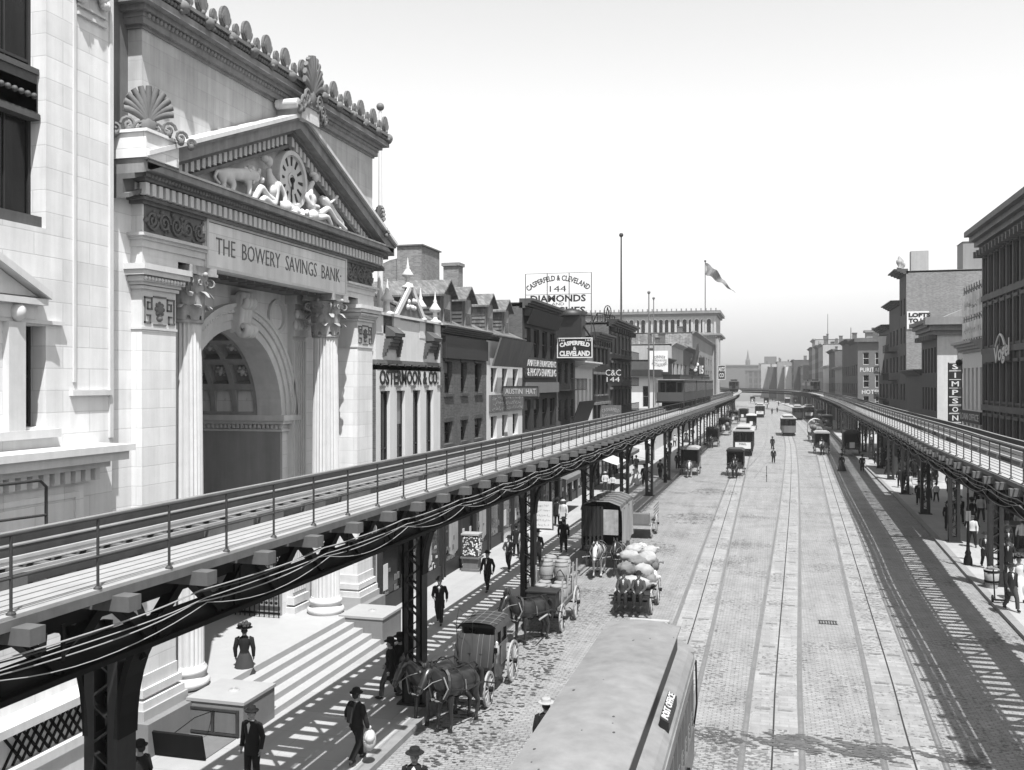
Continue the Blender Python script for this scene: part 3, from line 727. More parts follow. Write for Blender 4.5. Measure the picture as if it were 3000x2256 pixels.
# columns
def column_proto():
    prof = [(0.62, 1.03), (0.66, 1.10), (0.67, 1.16), (0.64, 1.24), (0.55, 1.27), (0.53, 1.36), (0.56, 1.39), (0.60, 1.46), (0.58, 1.53), (0.53, 1.56), (0.52, 1.62)]
    b = MB().lathe(prof, n=32).mesh('column_base', STONE2)
    N2 = 48; sh = []
    for i in range(9):
        f = i / 8; r = 0.505 - 0.075 * f ** 1.6; sh.append((r, 1.60 + (10.92 - 1.60) * f))
    s_ = MB().lathe(sh, n=N2, flute=1, fd=0.042).mesh('shaft', STONE2)
    c = MB(); c.lathe([(0.47, 10.9), (0.49, 10.95), (0.47, 11.0), (0.43, 11.0), (0.44, 11.5), (0.52, 11.9), (0.62, 12.18)], n=24)
    def leaf(a, r0, z0, h, w, curl):
        ca, sa = math.cos(a), math.sin(a); pts = []
        for k in range(9):
            t = k / 8; rr = r0 + 0.05 * t + curl * max(0, t - 0.55) ** 1.3 * 2.4; z = z0 + h * math.sin(min(1, t * 1.12) * math.pi * 0.55) * (1 if t < .9 else 0.96) - max(0, t - 0.78) * h * 0.9
            ww = w * (0.75 + 0.5 * math.sin(t * math.pi)) * (1 - 0.55 * max(0, t - 0.6) / 0.4)
            for e, dr in ((-1, 0), (-0.45, 0.035), (0.45, 0.035), (1, 0)):
                r_ = rr + dr * (1 if t < .95 else .5); pts.append((r_ * ca - sa * ww * e * 0.5, r_ * sa + ca * ww * e * 0.5, z))
        c.add(pts, [(4 * i + j, 4 * i + j + 1, 4 * i + j + 5, 4 * i + j + 4) for i in range(8) for j in range(3)], True)
    for k in range(8): leaf(k * math.pi / 4 + math.pi / 8, 0.46, 10.98, 0.42, 0.32, 0.26)
    for k in range(8): leaf(k * math.pi / 4, 0.46, 11.1, 0.66, 0.32, 0.30)
    for k in range(4):
        a = math.pi / 4 + k * math.pi / 2; ca, sa = math.cos(a), math.sin(a); pts = []
        for j in range(26):
            t = j / 25; th = t * 4.6 * math.pi / 2; q = 0.17 * (1 - t * 0.85)
            cx_ = 0.66; cz = 11.98
            pts.append((cx_ + q * math.cos(math.pi - th) if t > 0 else 0.5, cz + q * math.sin(math.pi - th)))
        pts = [(0.47, 11.5), (0.48, 11.75)] + pts
        for e in (-0.06, 0.06): c.tube([(r_ * ca - sa * e, r_ * sa + ca * e, z) for r_, z in pts], 0.028, 5)
    for k in range(4):
        a = k * math.pi / 2
        for e in (-0.14, 0.14):
            pts = [(0.56 * math.cos(a) - math.sin(a) * (e + 0.07 * math.cos(t)), 0.56 * math.sin(a) + math.cos(a) * (e + 0.07 * math.cos(t)), 12.0 + 0.07 * math.sin(t)) for t in [j * 0.7 for j in range(9)]]
            c.tube(pts, 0.025, 5)
        c.sph((0.64 * math.cos(a), 0.64 * math.sin(a), 12.22), 0.07, 8, 6)
    ab = []
    for k in range(4):
        a0 = math.pi / 4 + k * math.pi / 2; a1 = a0 + math.pi / 2
        for t in (0.04, 0.28, 0.5, 0.72, 0.96):
            x = math.cos(a0) * (1 - t) + math.cos(a1) * t; y = math.sin(a0) * (1 - t) + math.sin(a1) * t; l = 0.94 - 0.2 * math.sin(t * math.pi)
            ab.append((x * l, y * l))
    c.ex(ab, lambda p, q, d: (p, q, d), 12.20, 12.28); c.ex([(p * .96, q * .96) for p, q in ab], lambda p, q, d: (p, q, d), 12.28, 12.44)
    return b, s_, c.mesh('capital', mat('capital_stone', .26, .8, .5, 5, bump=.4))
cb, cs, cc = column_proto()
CY1, CY2 = 22.68, 31.2
for y in (CY1, CY2):
    e = inst(cs, 'column_shaft', bank, (-15.42, y, 0)); inst(cb, 'column_base', e); inst(cc, 'capital', e)
# fluted pilasters on the arch wall
for y in (CY1 + 0.05, CY2 + 0.05):
    p = MB(); p.box(AX - 0.05, AX + 0.20, y - 0.5, y + 0.5, 1.6, 10.95)
    for k in range(6):
        yy = y - 0.42 + k * 0.168; p.box(AX + 0.2, AX + 0.25, yy - 0.045, yy + 0.045, 1.75, 10.8)
    o = p.obj('pilaster', STONE2, bank)
    q = MB(); q.box(AX, AX + 0.36, y - 0.62, y + 0.62, 1.03, 1.25).box(AX, AX + 0.3, y - 0.56, y + 0.56, 1.32, 1.6)
    for k in range(5):
        q.sph((AX + 0.3, y - 0.44 + k * 0.22, 11.35), 0.13, 8, 6, (0.8, 1, 1.4)); q.sph((AX + 0.36, y - 0.44 + k * 0.22, 11.75), 0.13, 8, 6, (0.8, 1, 1.4))
    q.box(AX, AX + 0.3, y - 0.5, y + 0.5, 10.95, 12.1).box(AX, AX + 0.45, y - 0.68, y + 0.68, 12.1, 12.44); q.obj('pilaster_trim', STONE2, o)
# arch
def arcband(m, r0, r1, x0, x1, a0=0, a1=math.pi, n=32, cz=8.13, cy=YC):
    for i in range(n):
        t0 = a0 + (a1 - a0) * i / n; t1 = a0 + (a1 - a0) * (i + 1) / n
        P_ = [(cy + r * math.cos(t), cz + r * math.sin(t)) for r, t in ((r0, t0), (r1, t0), (r1, t1), (r0, t1))]
        vs = [(x, p, q) for x in (x0, x1) for p, q in P_]
        m.add(vs, [(0, 1, 2, 3), (7, 6, 5, 4), (0, 4, 5, 1), (1, 5, 6, 2), (2, 6, 7, 3), (3, 7, 4, 0)])
m = MB()
arcband(m, 2.9, 3.16, AX - 0.9, AX + 0.06); arcband(m, 3.18, 3.40, AX - 0.1, AX + 0.12); arcband(m, 3.42, 3.60, AX - 0.1, AX + 0.18); arcband(m, 3.60, 3.72, AX - 0.1, AX + 0.25)
k = 0
while k < 70:
    a = math.pi * (k + 0.5) / 70; m.sph((AX + 0.16, YC + 3.46 * math.cos(a), 8.13 + 3.46 * math.sin(a)), 0.055, 6, 4); k += 1
m.obj('archivolt', STONE2, bank)
m = MB()   # keystone scroll
pts = []
for j in range(40):
    t = j / 39
    if t < 0.35: th = math.pi * 0.5 + (1 - t / 0.35) * 5.2; q = 0.10 + 0.16 * (t / 0.35); pts.append((AX + 0.42 + q * math.cos(th), 12.0 + q * math.sin(th) - 0.1))
    elif t < 0.65: f = (t - 0.35) / 0.3; pts.append((AX + 0.42 + 0.0 - 0.12 * f, 12.16 - 1.0 * f))
    else: th = math.pi * 0.9 + (t - 0.65) / 0.35 * 5.2; q = 0.22 * (1 - 0.6 * (t - 0.65) / 0.35); pts.append((AX + 0.42 + q * math.cos(th), 11.0 + q * math.sin(th)))
for e in (-0.22, 0, 0.22): m.tube([(x, YC + e, z) for x, z in pts], 0.13, 6)
m.box(AX, AX + 0.35, YC - 0.33, YC + 0.33, 10.9, 12.1).obj('keystone', STONE2, bank)
for y in (YC - 2.6, YC + 2.6):
    m = MB(); arcband(m, 0.46, 0.60, AX - 0.02, AX + 0.1, 0, 2 * math.pi, 24, 11.6, y); m.obj('medallion', STONE2, bank)
# impost cornice and jamb walls and vault
m = MB()
for sg in (-1, 1):
    y = YC + sg * 2.9; a, b = sorted((y, YC + sg * 3.85)); 
    for z0, z1, e in ((7.55, 7.63, 0.03), (7.82, 7.94, 0.12), (7.94, 8.13, 0.20)):
        c_, d_ = sorted((YC + sg * (2.9 - e), YC + sg * (3.75 + e))); m.box(AX - 5.2, AX + 0.06 + e, c_, d_, z0, z1)
    xx = AX - 5.1
    while xx < AX + 0.05:
        c_, d_ = sorted((YC + sg * 2.84, YC + sg * 2.9)); m.box(xx, xx + 0.09, c_, d_, 7.66, 7.8); xx += 0.17
    yy = 0
m.obj('impost_cornice', STONE2, bank)
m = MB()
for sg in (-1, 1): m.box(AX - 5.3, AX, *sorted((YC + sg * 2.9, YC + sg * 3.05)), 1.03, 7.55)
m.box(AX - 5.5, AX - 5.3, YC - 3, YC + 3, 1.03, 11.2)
m.obj('passage_wall', mat('painted_shade_passage', .24, .6, .2, 1.5), bank)  # lining coloured darker to put the passage's shade into it
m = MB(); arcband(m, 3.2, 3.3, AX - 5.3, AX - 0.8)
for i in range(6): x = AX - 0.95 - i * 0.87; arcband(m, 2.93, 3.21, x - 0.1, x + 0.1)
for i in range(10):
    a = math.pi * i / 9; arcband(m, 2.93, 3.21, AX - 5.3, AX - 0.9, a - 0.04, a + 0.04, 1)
m.obj('coffered_vault', mat('painted_shade_vault', .30, .8, .2), bank)  # vault tone lowered, its shade is painted into the colour
m = MB()
for i in range(5):
    x = AX - 0.95 - (i + 0.5) * 0.87
    for j in range(9):
        a = math.pi * (j + 0.5) / 9; c_ = (x, YC + 3.16 * math.cos(a), 8.13 + 3.16 * math.sin(a)); m.sph(c_, 0.13, 8, 5)
        for k in range(6):
            t = k * math.pi / 3; m.sph((c_[0] + 0.16 * math.cos(t), c_[1] - 0.16 * math.sin(t) * math.sin(a), c_[2] + 0.16 * math.sin(t) * math.cos(a)), 0.07, 5, 4)
pc_ = m.pc
for i in range(0, len(pc_), 7):
    q = MB(); v0, f0 = pc_[i]; v1, f1 = pc_[i + 7] if i + 7 < len(pc_) else (len(m.v), len(m.f)); q.v = m.v[v0:v1]; q.f = [tuple(a - v0 for a in f) for f in m.f[f0:f1]]; q.sm = m.sm[f0:f1]; q.obj('vault_rosette', STONE2, bank)
m = MB()   # iron gate folded against the right jamb
for i in range(11): m.tube([(AX + 0.1 - i * 0.19, YC + 2.62, 1.05), (AX + 0.1 - i * 0.19, YC + 2.62, 4.2)], 0.022, 5)
for z in (1.15, 1.9, 2.7, 3.5, 4.1): m.box(AX - 1.85, AX + 0.15, YC + 2.6, YC + 2.64, z, z + 0.07)
for i in range(10):
    for z in (1.55, 2.3, 3.1): m.sph((AX - i * 0.19, YC + 2.62, z), 0.06, 6, 4, (1, .4, 1))
m.obj('gate', IRON, bank)
# entablature
def course(m, z0, z1, e, x=BX): m.box(x - 0.5, x + e, YA - e, YB + e, z0, z1)
m = MB()
for (ya, yb) in ((YA, 22.9), (31.85, YB)):
    for z0, z1, e in ((12.46, 12.66, 0.03), (12.66, 12.84, 0.07), (12.84, 12.92, 0.12), (12.92, 13.0, 0.2)):
        m.box(BX - 0.4, BX + e, ya - (e if ya == YA else 0), yb + (e if yb == YB else 0), z0, z1)
split_objs(m, 'architrave', STONE2, bank)
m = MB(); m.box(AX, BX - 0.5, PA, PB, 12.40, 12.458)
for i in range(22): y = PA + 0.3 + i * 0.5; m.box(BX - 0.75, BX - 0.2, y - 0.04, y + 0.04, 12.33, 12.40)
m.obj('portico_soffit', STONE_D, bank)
MB().box(BX - 0.3, BX + 0.08, 22.92, 31.84, 12.44, 13.82).obj('inscription_panel', STONE, bank)
m = MB()
for a, b, c, d in ((22.92, 31.84, 13.74, 13.82), (22.92, 31.84, 12.44, 12.52)): m.box(BX + 0.08, BX + 0.12, a, b, c, d)
m.box(BX + 0.08, BX + 0.12, 22.92, 23.0, 12.52, 13.74).box(BX + 0.08, BX + 0.12, 31.76, 31.84, 12.52, 13.74).obj('panel_frame', STONE2, bank)
m = MB(); letters(m, 'THE  BOWERY  SAVINGS  BANK·', 8.0, 0.47, fE(BX + 0.075, 27.4, 13.12), bold=-0.012); m.obj('inscription', mat('cut_letters', 0.12, 0.9), bank)
m = MB(); random.seed(5)
for (ya, yb) in ((20.35, 22.85), (31.92, 34.3)):
    m.box(BX - 0.2, BX + 0.02, ya, yb, 13.0, 13.72)
    for i in range(5):
        cy_ = ya + (yb - ya) * (i + 0.5) / 5; sg = 1 if i % 2 else -1
        m.tube([(BX + 0.07, cy_ + (0.24 - 0.2 * j / 22) * math.cos(j * 0.5 * sg), 13.36 + (0.26 - 0.22 * j / 22) * math.sin(j * 0.5 * sg)) for j in range(23)], 0.035, 5)
        for k in range(5): m.sph((BX + 0.05, cy_ + random.uniform(-.24, .24), 13.36 + random.uniform(-.3, .3)), random.uniform(.04, .08), 6, 4)
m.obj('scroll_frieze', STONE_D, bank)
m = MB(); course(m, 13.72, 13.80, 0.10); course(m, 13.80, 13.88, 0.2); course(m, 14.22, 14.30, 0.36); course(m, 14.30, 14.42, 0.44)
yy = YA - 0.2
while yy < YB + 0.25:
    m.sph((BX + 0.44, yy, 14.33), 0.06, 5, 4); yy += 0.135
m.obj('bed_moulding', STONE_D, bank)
m = MB(); course(m, 13.88, 14.20, 0.14); m.obj('dentil_band', mat('painted_dentil_gap_shade', .035, .9, .3), bank)  # blackened band paints the shade between the dentils
m = MB(); yy = YA - 0.28
while yy < YB + 0.2: m.box(BX + 0.14, BX + 0.32, yy, yy + 0.15, 13.90, 14.19); yy += 0.265
xx = BX - 0.9
while xx < BX + 0.1: m.box(xx, xx + 0.15, YA - 0.32, YA - 0.14, 13.90, 14.19); xx += 0.265
m.obj('dentils', STONE2, bank)
m = MB(); course(m, 14.42, 14.58, 0.62); course(m, 14.58, 14.64, 0.66); m.obj('corona', DIRTY, bank)
# raking cornice
PW = (YB - YA) / 2 + 0.75; PH = 3.05; PZ = 14.33; ang = math.atan2(PH, PW)
def raking(m, sg, o0, o1, x0, x1, y_in=0.0):
    # band between perpendicular offsets o0..o1 above the rake line that runs from (PW, 14.8) to (0, 14.8+PH)
    def pt(t, o): return YC + sg * (PW * (1 - t)), PZ + PH * t + o / math.cos(ang)
    a = pt(0, o0); b = pt(1, o0); c_ = pt(1, o1); d = pt(0, o1)
    m.ex([a, b, c_, d], lambda p, q, x: (x, p, q), x0, x1)
for sg in (-1, 1):
    m = MB(); raking(m, sg, -0.02, 0.26, BX - 1.0, BX + 0.62); raking(m, sg, 0.26, 0.34, BX - 0.2, BX + 0.70); m.obj('raking_cornice', DIRTY, bank); m = MB(); raking(m, sg, 0.34, 0.45, BX - 0.3, BX + 0.78); m.obj('raking_cap', STONE2, bank)
    m = MB(); raking(m, sg, -0.14, -0.02, BX - 0.5, BX + 0.36); raking(m, sg, -0.56, -0.46, BX - 0.5, BX + 0.20); raking(m, sg, -0.46, -0.14, BX - 0.5, BX + 0.03)
    m.obj('raking_moulding', STONE_D, bank)
    m = MB(); t = 0.02
    while t < 0.985:
        y = YC + sg * PW * (1 - t); z = PZ + PH * t
        m.box(BX, BX + 0.24, y - 0.075, y + 0.075, max(14.64, z - 0.44), max(14.66, z - 0.12)); t += 0.265 / PW
    m.obj('raking_dentils', STONE2, bank)
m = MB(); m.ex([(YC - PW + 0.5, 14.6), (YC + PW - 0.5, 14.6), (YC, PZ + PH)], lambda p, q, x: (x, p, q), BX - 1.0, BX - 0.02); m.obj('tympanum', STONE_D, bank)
# clock
ck = MB().ex([(27.5 + 0.9 * math.cos(t * math.pi / 20), 15.78 + 0.9 * math.sin(t * math.pi / 20)) for t in range(40)], lambda p, q, x: (x, p, q), BX, BX + 0.2).obj('clock', STONE2, bank)
m = MB(); arcband(m, 0.78, 0.92, BX + 0.2, BX + 0.3, 0, 2 * math.pi, 40, 15.78, 27.5); arcband(m, 0.16, 0.24, BX + 0.2, BX + 0.24, 0, 2 * math.pi, 24, 15.78, 27.5); m.obj('rim', STONE2, ck)
m = MB()
for k in range(12):
    a = k * math.pi / 6
    for e in (-0.055, 0, 0.055):
        p = (BX + 0.21, 27.5 + 0.46 * math.sin(a + e * .7), 15.78 + 0.46 * math.cos(a + e * .7)); q = (BX + 0.21, 27.5 + 0.74 * math.sin(a + e), 15.78 + 0.74 * math.cos(a + e)); m.bar(p, q, 0.03, 0.02, (1, 0, 0))
m.obj('numerals', BLACK, ck)
m = MB(); m.bar((BX + 0.25, 27.5, 15.78), (BX + 0.25, 27.5 + 0.02, 15.78 - 0.30), 0.06, 0.03, (1, 0, 0)); m.bar((BX + 0.25, 27.5, 15.78), (BX + 0.25, 27.5 - 0.1, 15.78 - 0.5), 0.035, 0.03, (1, 0, 0)); m.sph((BX + 0.24, 27.5, 15.78), 0.09); m.obj('hands', BLACK, ck)
# attic cornice and cresting
m = MB()
for z0, z1, e in ((18.06, 18.14, 0.06), (18.14, 18.3, 0.16), (18.42, 18.56, 0.30), (18.56, 18.74, 0.50)): m.box(-20, BX + e, YA - e, YB + e, z0, z1)
yy = YA
while yy < YB: m.sph((BX + 0.2, yy, 18.36), 0.07, 6, 4); yy += 0.16
m.box(-20, BX + 0.18, YA - 0.18, YB + 0.18, 18.3, 18.42).obj('attic_cornice', DIRTY, bank)
m = MB(); m.box(-20, BX + 0.40, YA - 0.4, YB + 0.4, 18.74, 18.92).box(-20, BX + 0.58, YA - 0.58, YB + 0.58, 18.92, 19.02)
yy = YA - 0.2; k = 0; random.seed(11)
while yy < YB + 0.4:
    m.sph((BX + 0.48, yy, 18.84), 0.07, 6, 4)
    if k % 8 == 0: m.sph((BX + 0.55, yy, 18.88), 0.17, 8, 6); [m.sph((BX + 0.58 + random.uniform(-.05, .05), yy + random.uniform(-.15, .15), 18.88 + random.uniform(-.13, .15)), 0.07, 5, 4) for _ in range(6)]
    yy += 0.141; k += 1
m.obj('gutter', STONE_D, bank)
def palmette(h, w_, n, base=True):
    "upright rounded leaf fan standing in the YZ plane, facing +X"
    c = MB(); z0 = h * 0.16
    if not base or w_ < .6:
        c.ex([(w_ * .5 * math.cos(t * math.pi / 10), h * .56 + h * .44 * math.sin(t * math.pi / 10)) for t in range(20)], lambda p, q, x: (x, p, q), -0.06, 0.02)
        for k in range(n):
            a = (k - (n - 1) / 2) / ((n - 1) / 2); pts = []
            for j in range(6):
                t = j / 5; pts.append((0.045, w_ * .44 * a * math.sin(t * math.pi * .62) * 1.05, z0 + (h - z0 - .02) * t * (1 - .42 * a * a)))
            c.tube(pts, [h * .015, h * .024, h * .028, h * .028, h * .022, h * .010], 5)
        c.sph((0.03, 0, z0), h * .12, 6, 5); c.box(-.06, .04, -w_ * .36, w_ * .36, 0, h * .14); return c
    for k in range(n):
        a = (k - (n - 1) / 2) / max(1, (n - 1) / 2) * 1.12; L_ = h * 0.80 * (0.45 + 0.55 * math.cos(a * 0.9)); pts = []; rs = []
        for j in range(7):
            t = j / 6; aa = a * (0.55 + 0.45 * t)
            pts.append((0.05 * t * t, L_ * t * math.sin(aa) * 1.05, h * .22 + L_ * t * math.cos(aa))); rs.append(h * 0.72 / n * (0.3 + 1.0 * math.sin(min(1, t + 0.08) * math.pi * 0.74)))
        c.tube(pts, rs, 6)
    for sg in (-1, 1):
        for (cy_, cz, r_) in ((0.22, 0.14, 0.13), (0.45, 0.07, 0.08)):
            c.tube([(0.03, sg * (w_ * cy_ + r_ * h * (1 - j / 16) * math.cos(j * .6)), h * cz + r_ * h * (1 - j / 16) * math.sin(j * .6)) for j in range(15)], h * 0.03, 5)
    c.sph((0, 0, h * 0.2), h * 0.17, 8, 6, (0.5, 1.3, 1)); c.box(-0.06, 0.04, -w_ * 0.5, w_ * 0.5, 0, h * 0.12)
    return c
am = palmette(0.74, 0.5, 9).mesh('antefix', STONE_D); am2 = palmette(0.46, 0.28, 5, False).mesh('antefix', STONE_D)
yy = YA - 0.35; k = 0
while yy < YB + 0.5:
    inst(am, 'antefix', bank, (BX + 0.42, yy, 19.0)); 
    if yy + 0.57 < YB + 0.6: inst(am2, 'antefix', bank, (BX + 0.42, yy + 0.57, 19.0))
    yy += 1.135
# acroteria
big = palmette(1.15, 0.95, 11).mesh('acroterion', STONE_D)
def acro(y, z, kind):
    o = inst(big, 'acroterion', bank, (BX + 0.35, y, z))
    c = MB()
    for sg in (-1, 1):
        for i, (d, zz, r_) in enumerate(((0.52, 0.18, 0.20), (0.85, 0.02, 0.17), (1.12, -0.10, 0.12))):
            f = 1 if kind != 'apex' else 0.8
            c.tube([(0.05, sg * (d * f + r_ * (1 - j / 16) * math.cos(j * .62)), zz + r_ * (1 - j / 16) * math.sin(j * .62)) for j in range(15)], 0.045, 5); c.sph((0.02, sg * d * f, zz - r_ * .6), 0.1, 6, 4)
    c.obj('scrolls', STONE_D, o); return o
MB().box(BX - .4, BX + 0.72, 19.45, 20.75, 14.66, 15.26).box(BX - .45, BX + .78, 19.4, 20.8, 15.26, 15.33).obj('acroterion_block', STONE, bank)
o = acro(19.95, 15.32, 'left'); o.location.x = BX + .42; o.rotation_euler.z = R(-42); o.scale = (.9, .9, 1)
MB().box(BX - 0.9, BX + 0.3, YB - 0.6, YB + 0.60, 14.82, 15.1).obj('acroterion_block', STONE, bank)
o = acro(YB + .35, 15.1, 'right'); o.location.x = BX + .1; o.rotation_euler.z = R(40)
MB().box(BX - 0.1, BX + 0.85, YC - 0.35, YC + 0.85, 17.6, 18.1).tube([(BX + .1, YC - .55, 18.0), (BX + .85, YC - .55, 18.0)], .16, 8).obj('acroterion_block', STONE, bank)
o = acro(YC + 0.35, 18.05, 'apex'); o.location.x = BX + .85; o.scale = (1, .95, 1.45)
# marked pedestal lettering
for y, xx in ((YA + 0.68, 0), (YB - 0.72, 0)):
    m = MB(); letters(m, 'THE', 0.26, 0.12, fE(BX, y, 3.42)); letters(m, 'BOWERY SAVINGS', 1.02, 0.14, fE(BX, y, 3.22)); letters(m, 'BANK', 0.38, 0.13, fE(BX, y, 3.02)); m.obj('pier_lettering', BLACK, bank)
# tall white pole beside the bank
fp = thing('flagpole', 'tall white pole with a ball top at the far corner of the bank', 'flagpole', (-16, YX(1114, -16), 11.6))
MB().tube([(0, 0, 0), (0, 0, ZX(1118, 330, -16) - 11.6)], [0.15, 0.07], 8).obj('pole', mat('pole_grey', 0.55, 0.5, 0.05), fp)
MB().sph((0, 0, ZX(1118, 316, -16) - 11.6), 0.17, 10, 8).obj('ball', GREYP, fp)
tp = thing('chimney_flue', 'pale round flue rising behind the bank cresting at the top edge', 'flue', (-19, 24.5, 17.9))
MB().lathe([(0.28, 0), (0.28, 5), (0.34, 5.0), (0.34, 5.2)], n=14).obj('pipe', WHITE, tp)

# ================================================================ left neighbour of the bank
nb = thing('stone_building', 'ornate pale stone building at the left edge with tall dark windows', 'building')
m = MB(); fn = FE(-15.0)
NH = [(16.35, 17.04, 8.35, 10.5), (14.2, 17.04, 12.6, 19.8), (9.5, 12.3, 12.6, 19.8)]
wall_holes(m, fn, 2, 19.16, 0.15, 24, NH, 0.42)
m.quad((-15, 19.16, 0.15), (-30, 19.16, 0.15), (-30, 19.16, 24), (-15, 19.16, 24)); m.quad((-15, 2, 24), (-30, 2, 24), (-30, 19.16, 24), (-15, 19.16, 24)); m.quad((-15, 2, .15), (-30, 2, .15), (-30, 2, 24), (-15, 2, 24))
m.obj('front_wall', STONE, nb)
for h in NH:
    window(nb, fn, 'N', h[0], h[1], h[2], h[3], 0.45, DARKW, None, None, 1, 3)
m = MB()
m.box(-15.4, -15.2, 14.25, 17.0, 15.0, 16.0).box(-15.4, -15.15, 14.25, 17.02, 15.9, 16.02).box(-15.4, -15.12, 14.25, 17.02, 14.92, 15.04).box(-15.4, -15.1, 14.22, 17.03, 12.6, 12.85)
m.box(-15.4, -15.2, 14.2, 17.04, 15.1, 15.7)
for i in range(14): m.sph((-15.12, 14.5 + i * 0.18, 15.4), 0.07, 6, 4)
m.obj('spandrel', mat('dark_carved_spandrel', 0.07, 0.7, 0.3), nb)
m = MB()   # window pediment and jamb trim
m.ex([(11.6, 11.1), (16.7, 11.1), (14.15, 12.3)], lambda p, q, x: (x, p, q), -15.0, -14.9)
for a, b, c, d in ((16.85, 11.05, 14.1, 12.35), (11.45, 11.05, 14.2, 12.35)): m.ex([(a, b), (a, b + .16), (c, d + .16), (c, d)], lambda p, q, x: (x, p, q), -15.0, -14.66)
m.box(-15.1, -14.72, 11.4, 16.8, 10.92, 11.05).box(-15.0, -14.88, 11.4, 16.6, 10.62, 10.92).box(-15.0, -14.9, 11.4, 17.5, 10.54, 10.62).box(-15.0, -14.84, 15.85, 16.3, 8.3, 10.54).box(-15.0, -14.82, 11, 17.3, 8.12, 8.3)
m.sph((-14.86, 16.1, 10.74), 0.17, 8, 6, (1, 1, 1.2))
m.obj('window_pediment', STONE2, nb)
m = MB()
m.box(-15.0, -14.95, 19.04, 19.16, 8, 24).box(-15.0, -14.96, 17.85, 17.93, 9.3, 24).box(-15, -14.9, 17.75, 19.05, 9.0, 9.12).box(-15.0, -14.92, 17.95, 18.9, 17.55, 17.62).box(-15.0, -14.92, 17.95, 18.9, 17.75, 17.8)
m.tube([(-14.85, 18.0 + 0.35 * i / 8 + 0.2, 18.9 - 0.7 * math.sin(math.pi * i / 8)) for i in range(9)], 0.14, 6)
for y in (18.05, 18.75):
    for k in range(7): m.sph((-14.88, y + random.uniform(-.12, .12), 18.2 + random.uniform(-.3, .4)), 0.12, 6, 5)
m.obj('pilaster_trim', STONE2, nb)
m = MB()   # porch cornice with dentils
for z0, z1, e in ((7.75, 7.9, 1.0), (7.55, 7.75, 0.9), (7.4, 7.55, 0.62), (7.05, 7.12, 0.30)): m.box(-15.0, -15.0 + e, 6, 17.7 + e, z0, z1)
m.obj('porch_cornice', STONE2, nb)
m = MB(); yy = 8.0
while yy < 18.2: m.box(-14.7, -14.46, yy, yy + 0.16, 7.13, 7.39); yy += 0.31
m.obj('dentils', STONE2, nb)
m = MB(); m.box(-15.0, -14.75, 6, 17.9, 2.6, 7.05)
for a, b, c, d in ((17.6, 17.72, 3.2, 6.9), (14.8, 17.6, 6.78, 6.9), (14.8, 14.92, 3.2, 6.9), (14.92, 17.6, 5.6, 5.68), (14.92, 17.6, 3.2, 3.3)): m.box(-14.75, -14.70, a, b, c, d)
m.obj('porch_wall', STONE, nb)
m = MB()
for z0, z1, e in ((2.45, 2.62, 0.55), (1.75, 2.45, 0.30), (1.55, 1.75, 0.50), (0.7, 1.55, 0.42), (0.15, 0.7, 0.55)): m.box(-15.0, -15.0 + e + 0.3, 6, 18.3, z0, z1)
m.obj('plinth', STONE2, nb)
m = MB()
for i in range(9): m.bar((-14.38, 15.2 + i * 0.24, 1.75), (-14.38, 15.7 + i * 0.24, 2.4), 0.05, 0.03, (1, 0, 0)); m.bar((-14.38, 15.7 + i * 0.24, 1.75), (-14.38, 15.2 + i * 0.24, 2.4), 0.05, 0.03, (1, 0, 0))
m.obj('grille', IRON, nb)

# ================================================================ pediment sculpture: two reclining men, two lions, garland
XT = BX + 0.24
def pn(px, py, r, dx=0.0): return (XT + dx, YX(px, XT), ZX(px, py, XT), r)
def skin_mesh0(nodes, edges):
    me = bpy.data.meshes.new('s'); me.from_pydata([n[:3] for n in nodes], edges, []); o = bpy.data.objects.new('s', me); COL.objects.link(o)
    o.modifiers.new('s', 'SKIN'); sb = o.modifiers.new('u', 'SUBSURF'); sb.levels = 1; sb.render_levels = 1
    for i, n in enumerate(nodes): me.skin_vertices[0].data[i].radius = (n[3], n[3])
    me.skin_vertices[0].data[0].use_root = True
    bpy.context.view_layer.update(); r = bpy.data.meshes.new_from_object(o.evaluated_get(bpy.context.evaluated_depsgraph_get())); bpy.data.objects.remove(o)
    mb = MB(); mb.add([tuple(v.co) for v in r.vertices], [tuple(p.vertices) for p in r.polygons], True); return mb
def relief(name, nodes, edges, extra=()):
    mb = skin_mesh0(nodes, edges)
    for (p, r, sc_) in extra: mb.sph(p[:3], r, 10, 8, sc_)
    return mb.obj(name, STONE2, bank)
N1 = [pn(806, 600, .20), pn(800, 565, .22, .05), pn(793, 535, .20, .05), pn(788, 512, .10), pn(783, 492, .11, .05), pn(812, 545, .10, .1), pn(822, 575, .085, .15), pn(818, 610, .07, .2), pn(768, 575, .14, .12), pn(746, 546, .12, .2), pn(728, 585, .085, .18), pn(712, 592, .07, .22), pn(775, 600, .13, .22), pn(748, 580, .10, .3), pn(727, 604, .08, .3)]
relief('reclining_figure', N1, [(0, 1), (1, 2), (2, 3), (3, 4), (2, 5), (5, 6), (6, 7), (0, 8), (8, 9), (9, 10), (10, 11), (0, 12), (12, 13), (13, 14)], [(pn(781, 474, 0, .08), .145, (.9, .85, 1.1)), (pn(775, 466, 0, .02), .14, (1, 1, .8)), (pn(790, 560, 0, .1), .2, (.6, 1, 1))])
N2 = [pn(897, 612, .19), pn(899, 590, .20, .05), pn(903, 562, .19, .05), pn(909, 545, .09), pn(915, 532, .10, .05), pn(888, 575, .09, .1), pn(895, 603, .08, .18), pn(920, 608, .07, .2), pn(924, 628, .13, .14), pn(945, 610, .11, .2), pn(968, 645, .085, .2), pn(998, 676, .065, .24), pn(912, 640, .12, .22), pn(935, 635, .1, .3), pn(950, 668, .07, .3)]
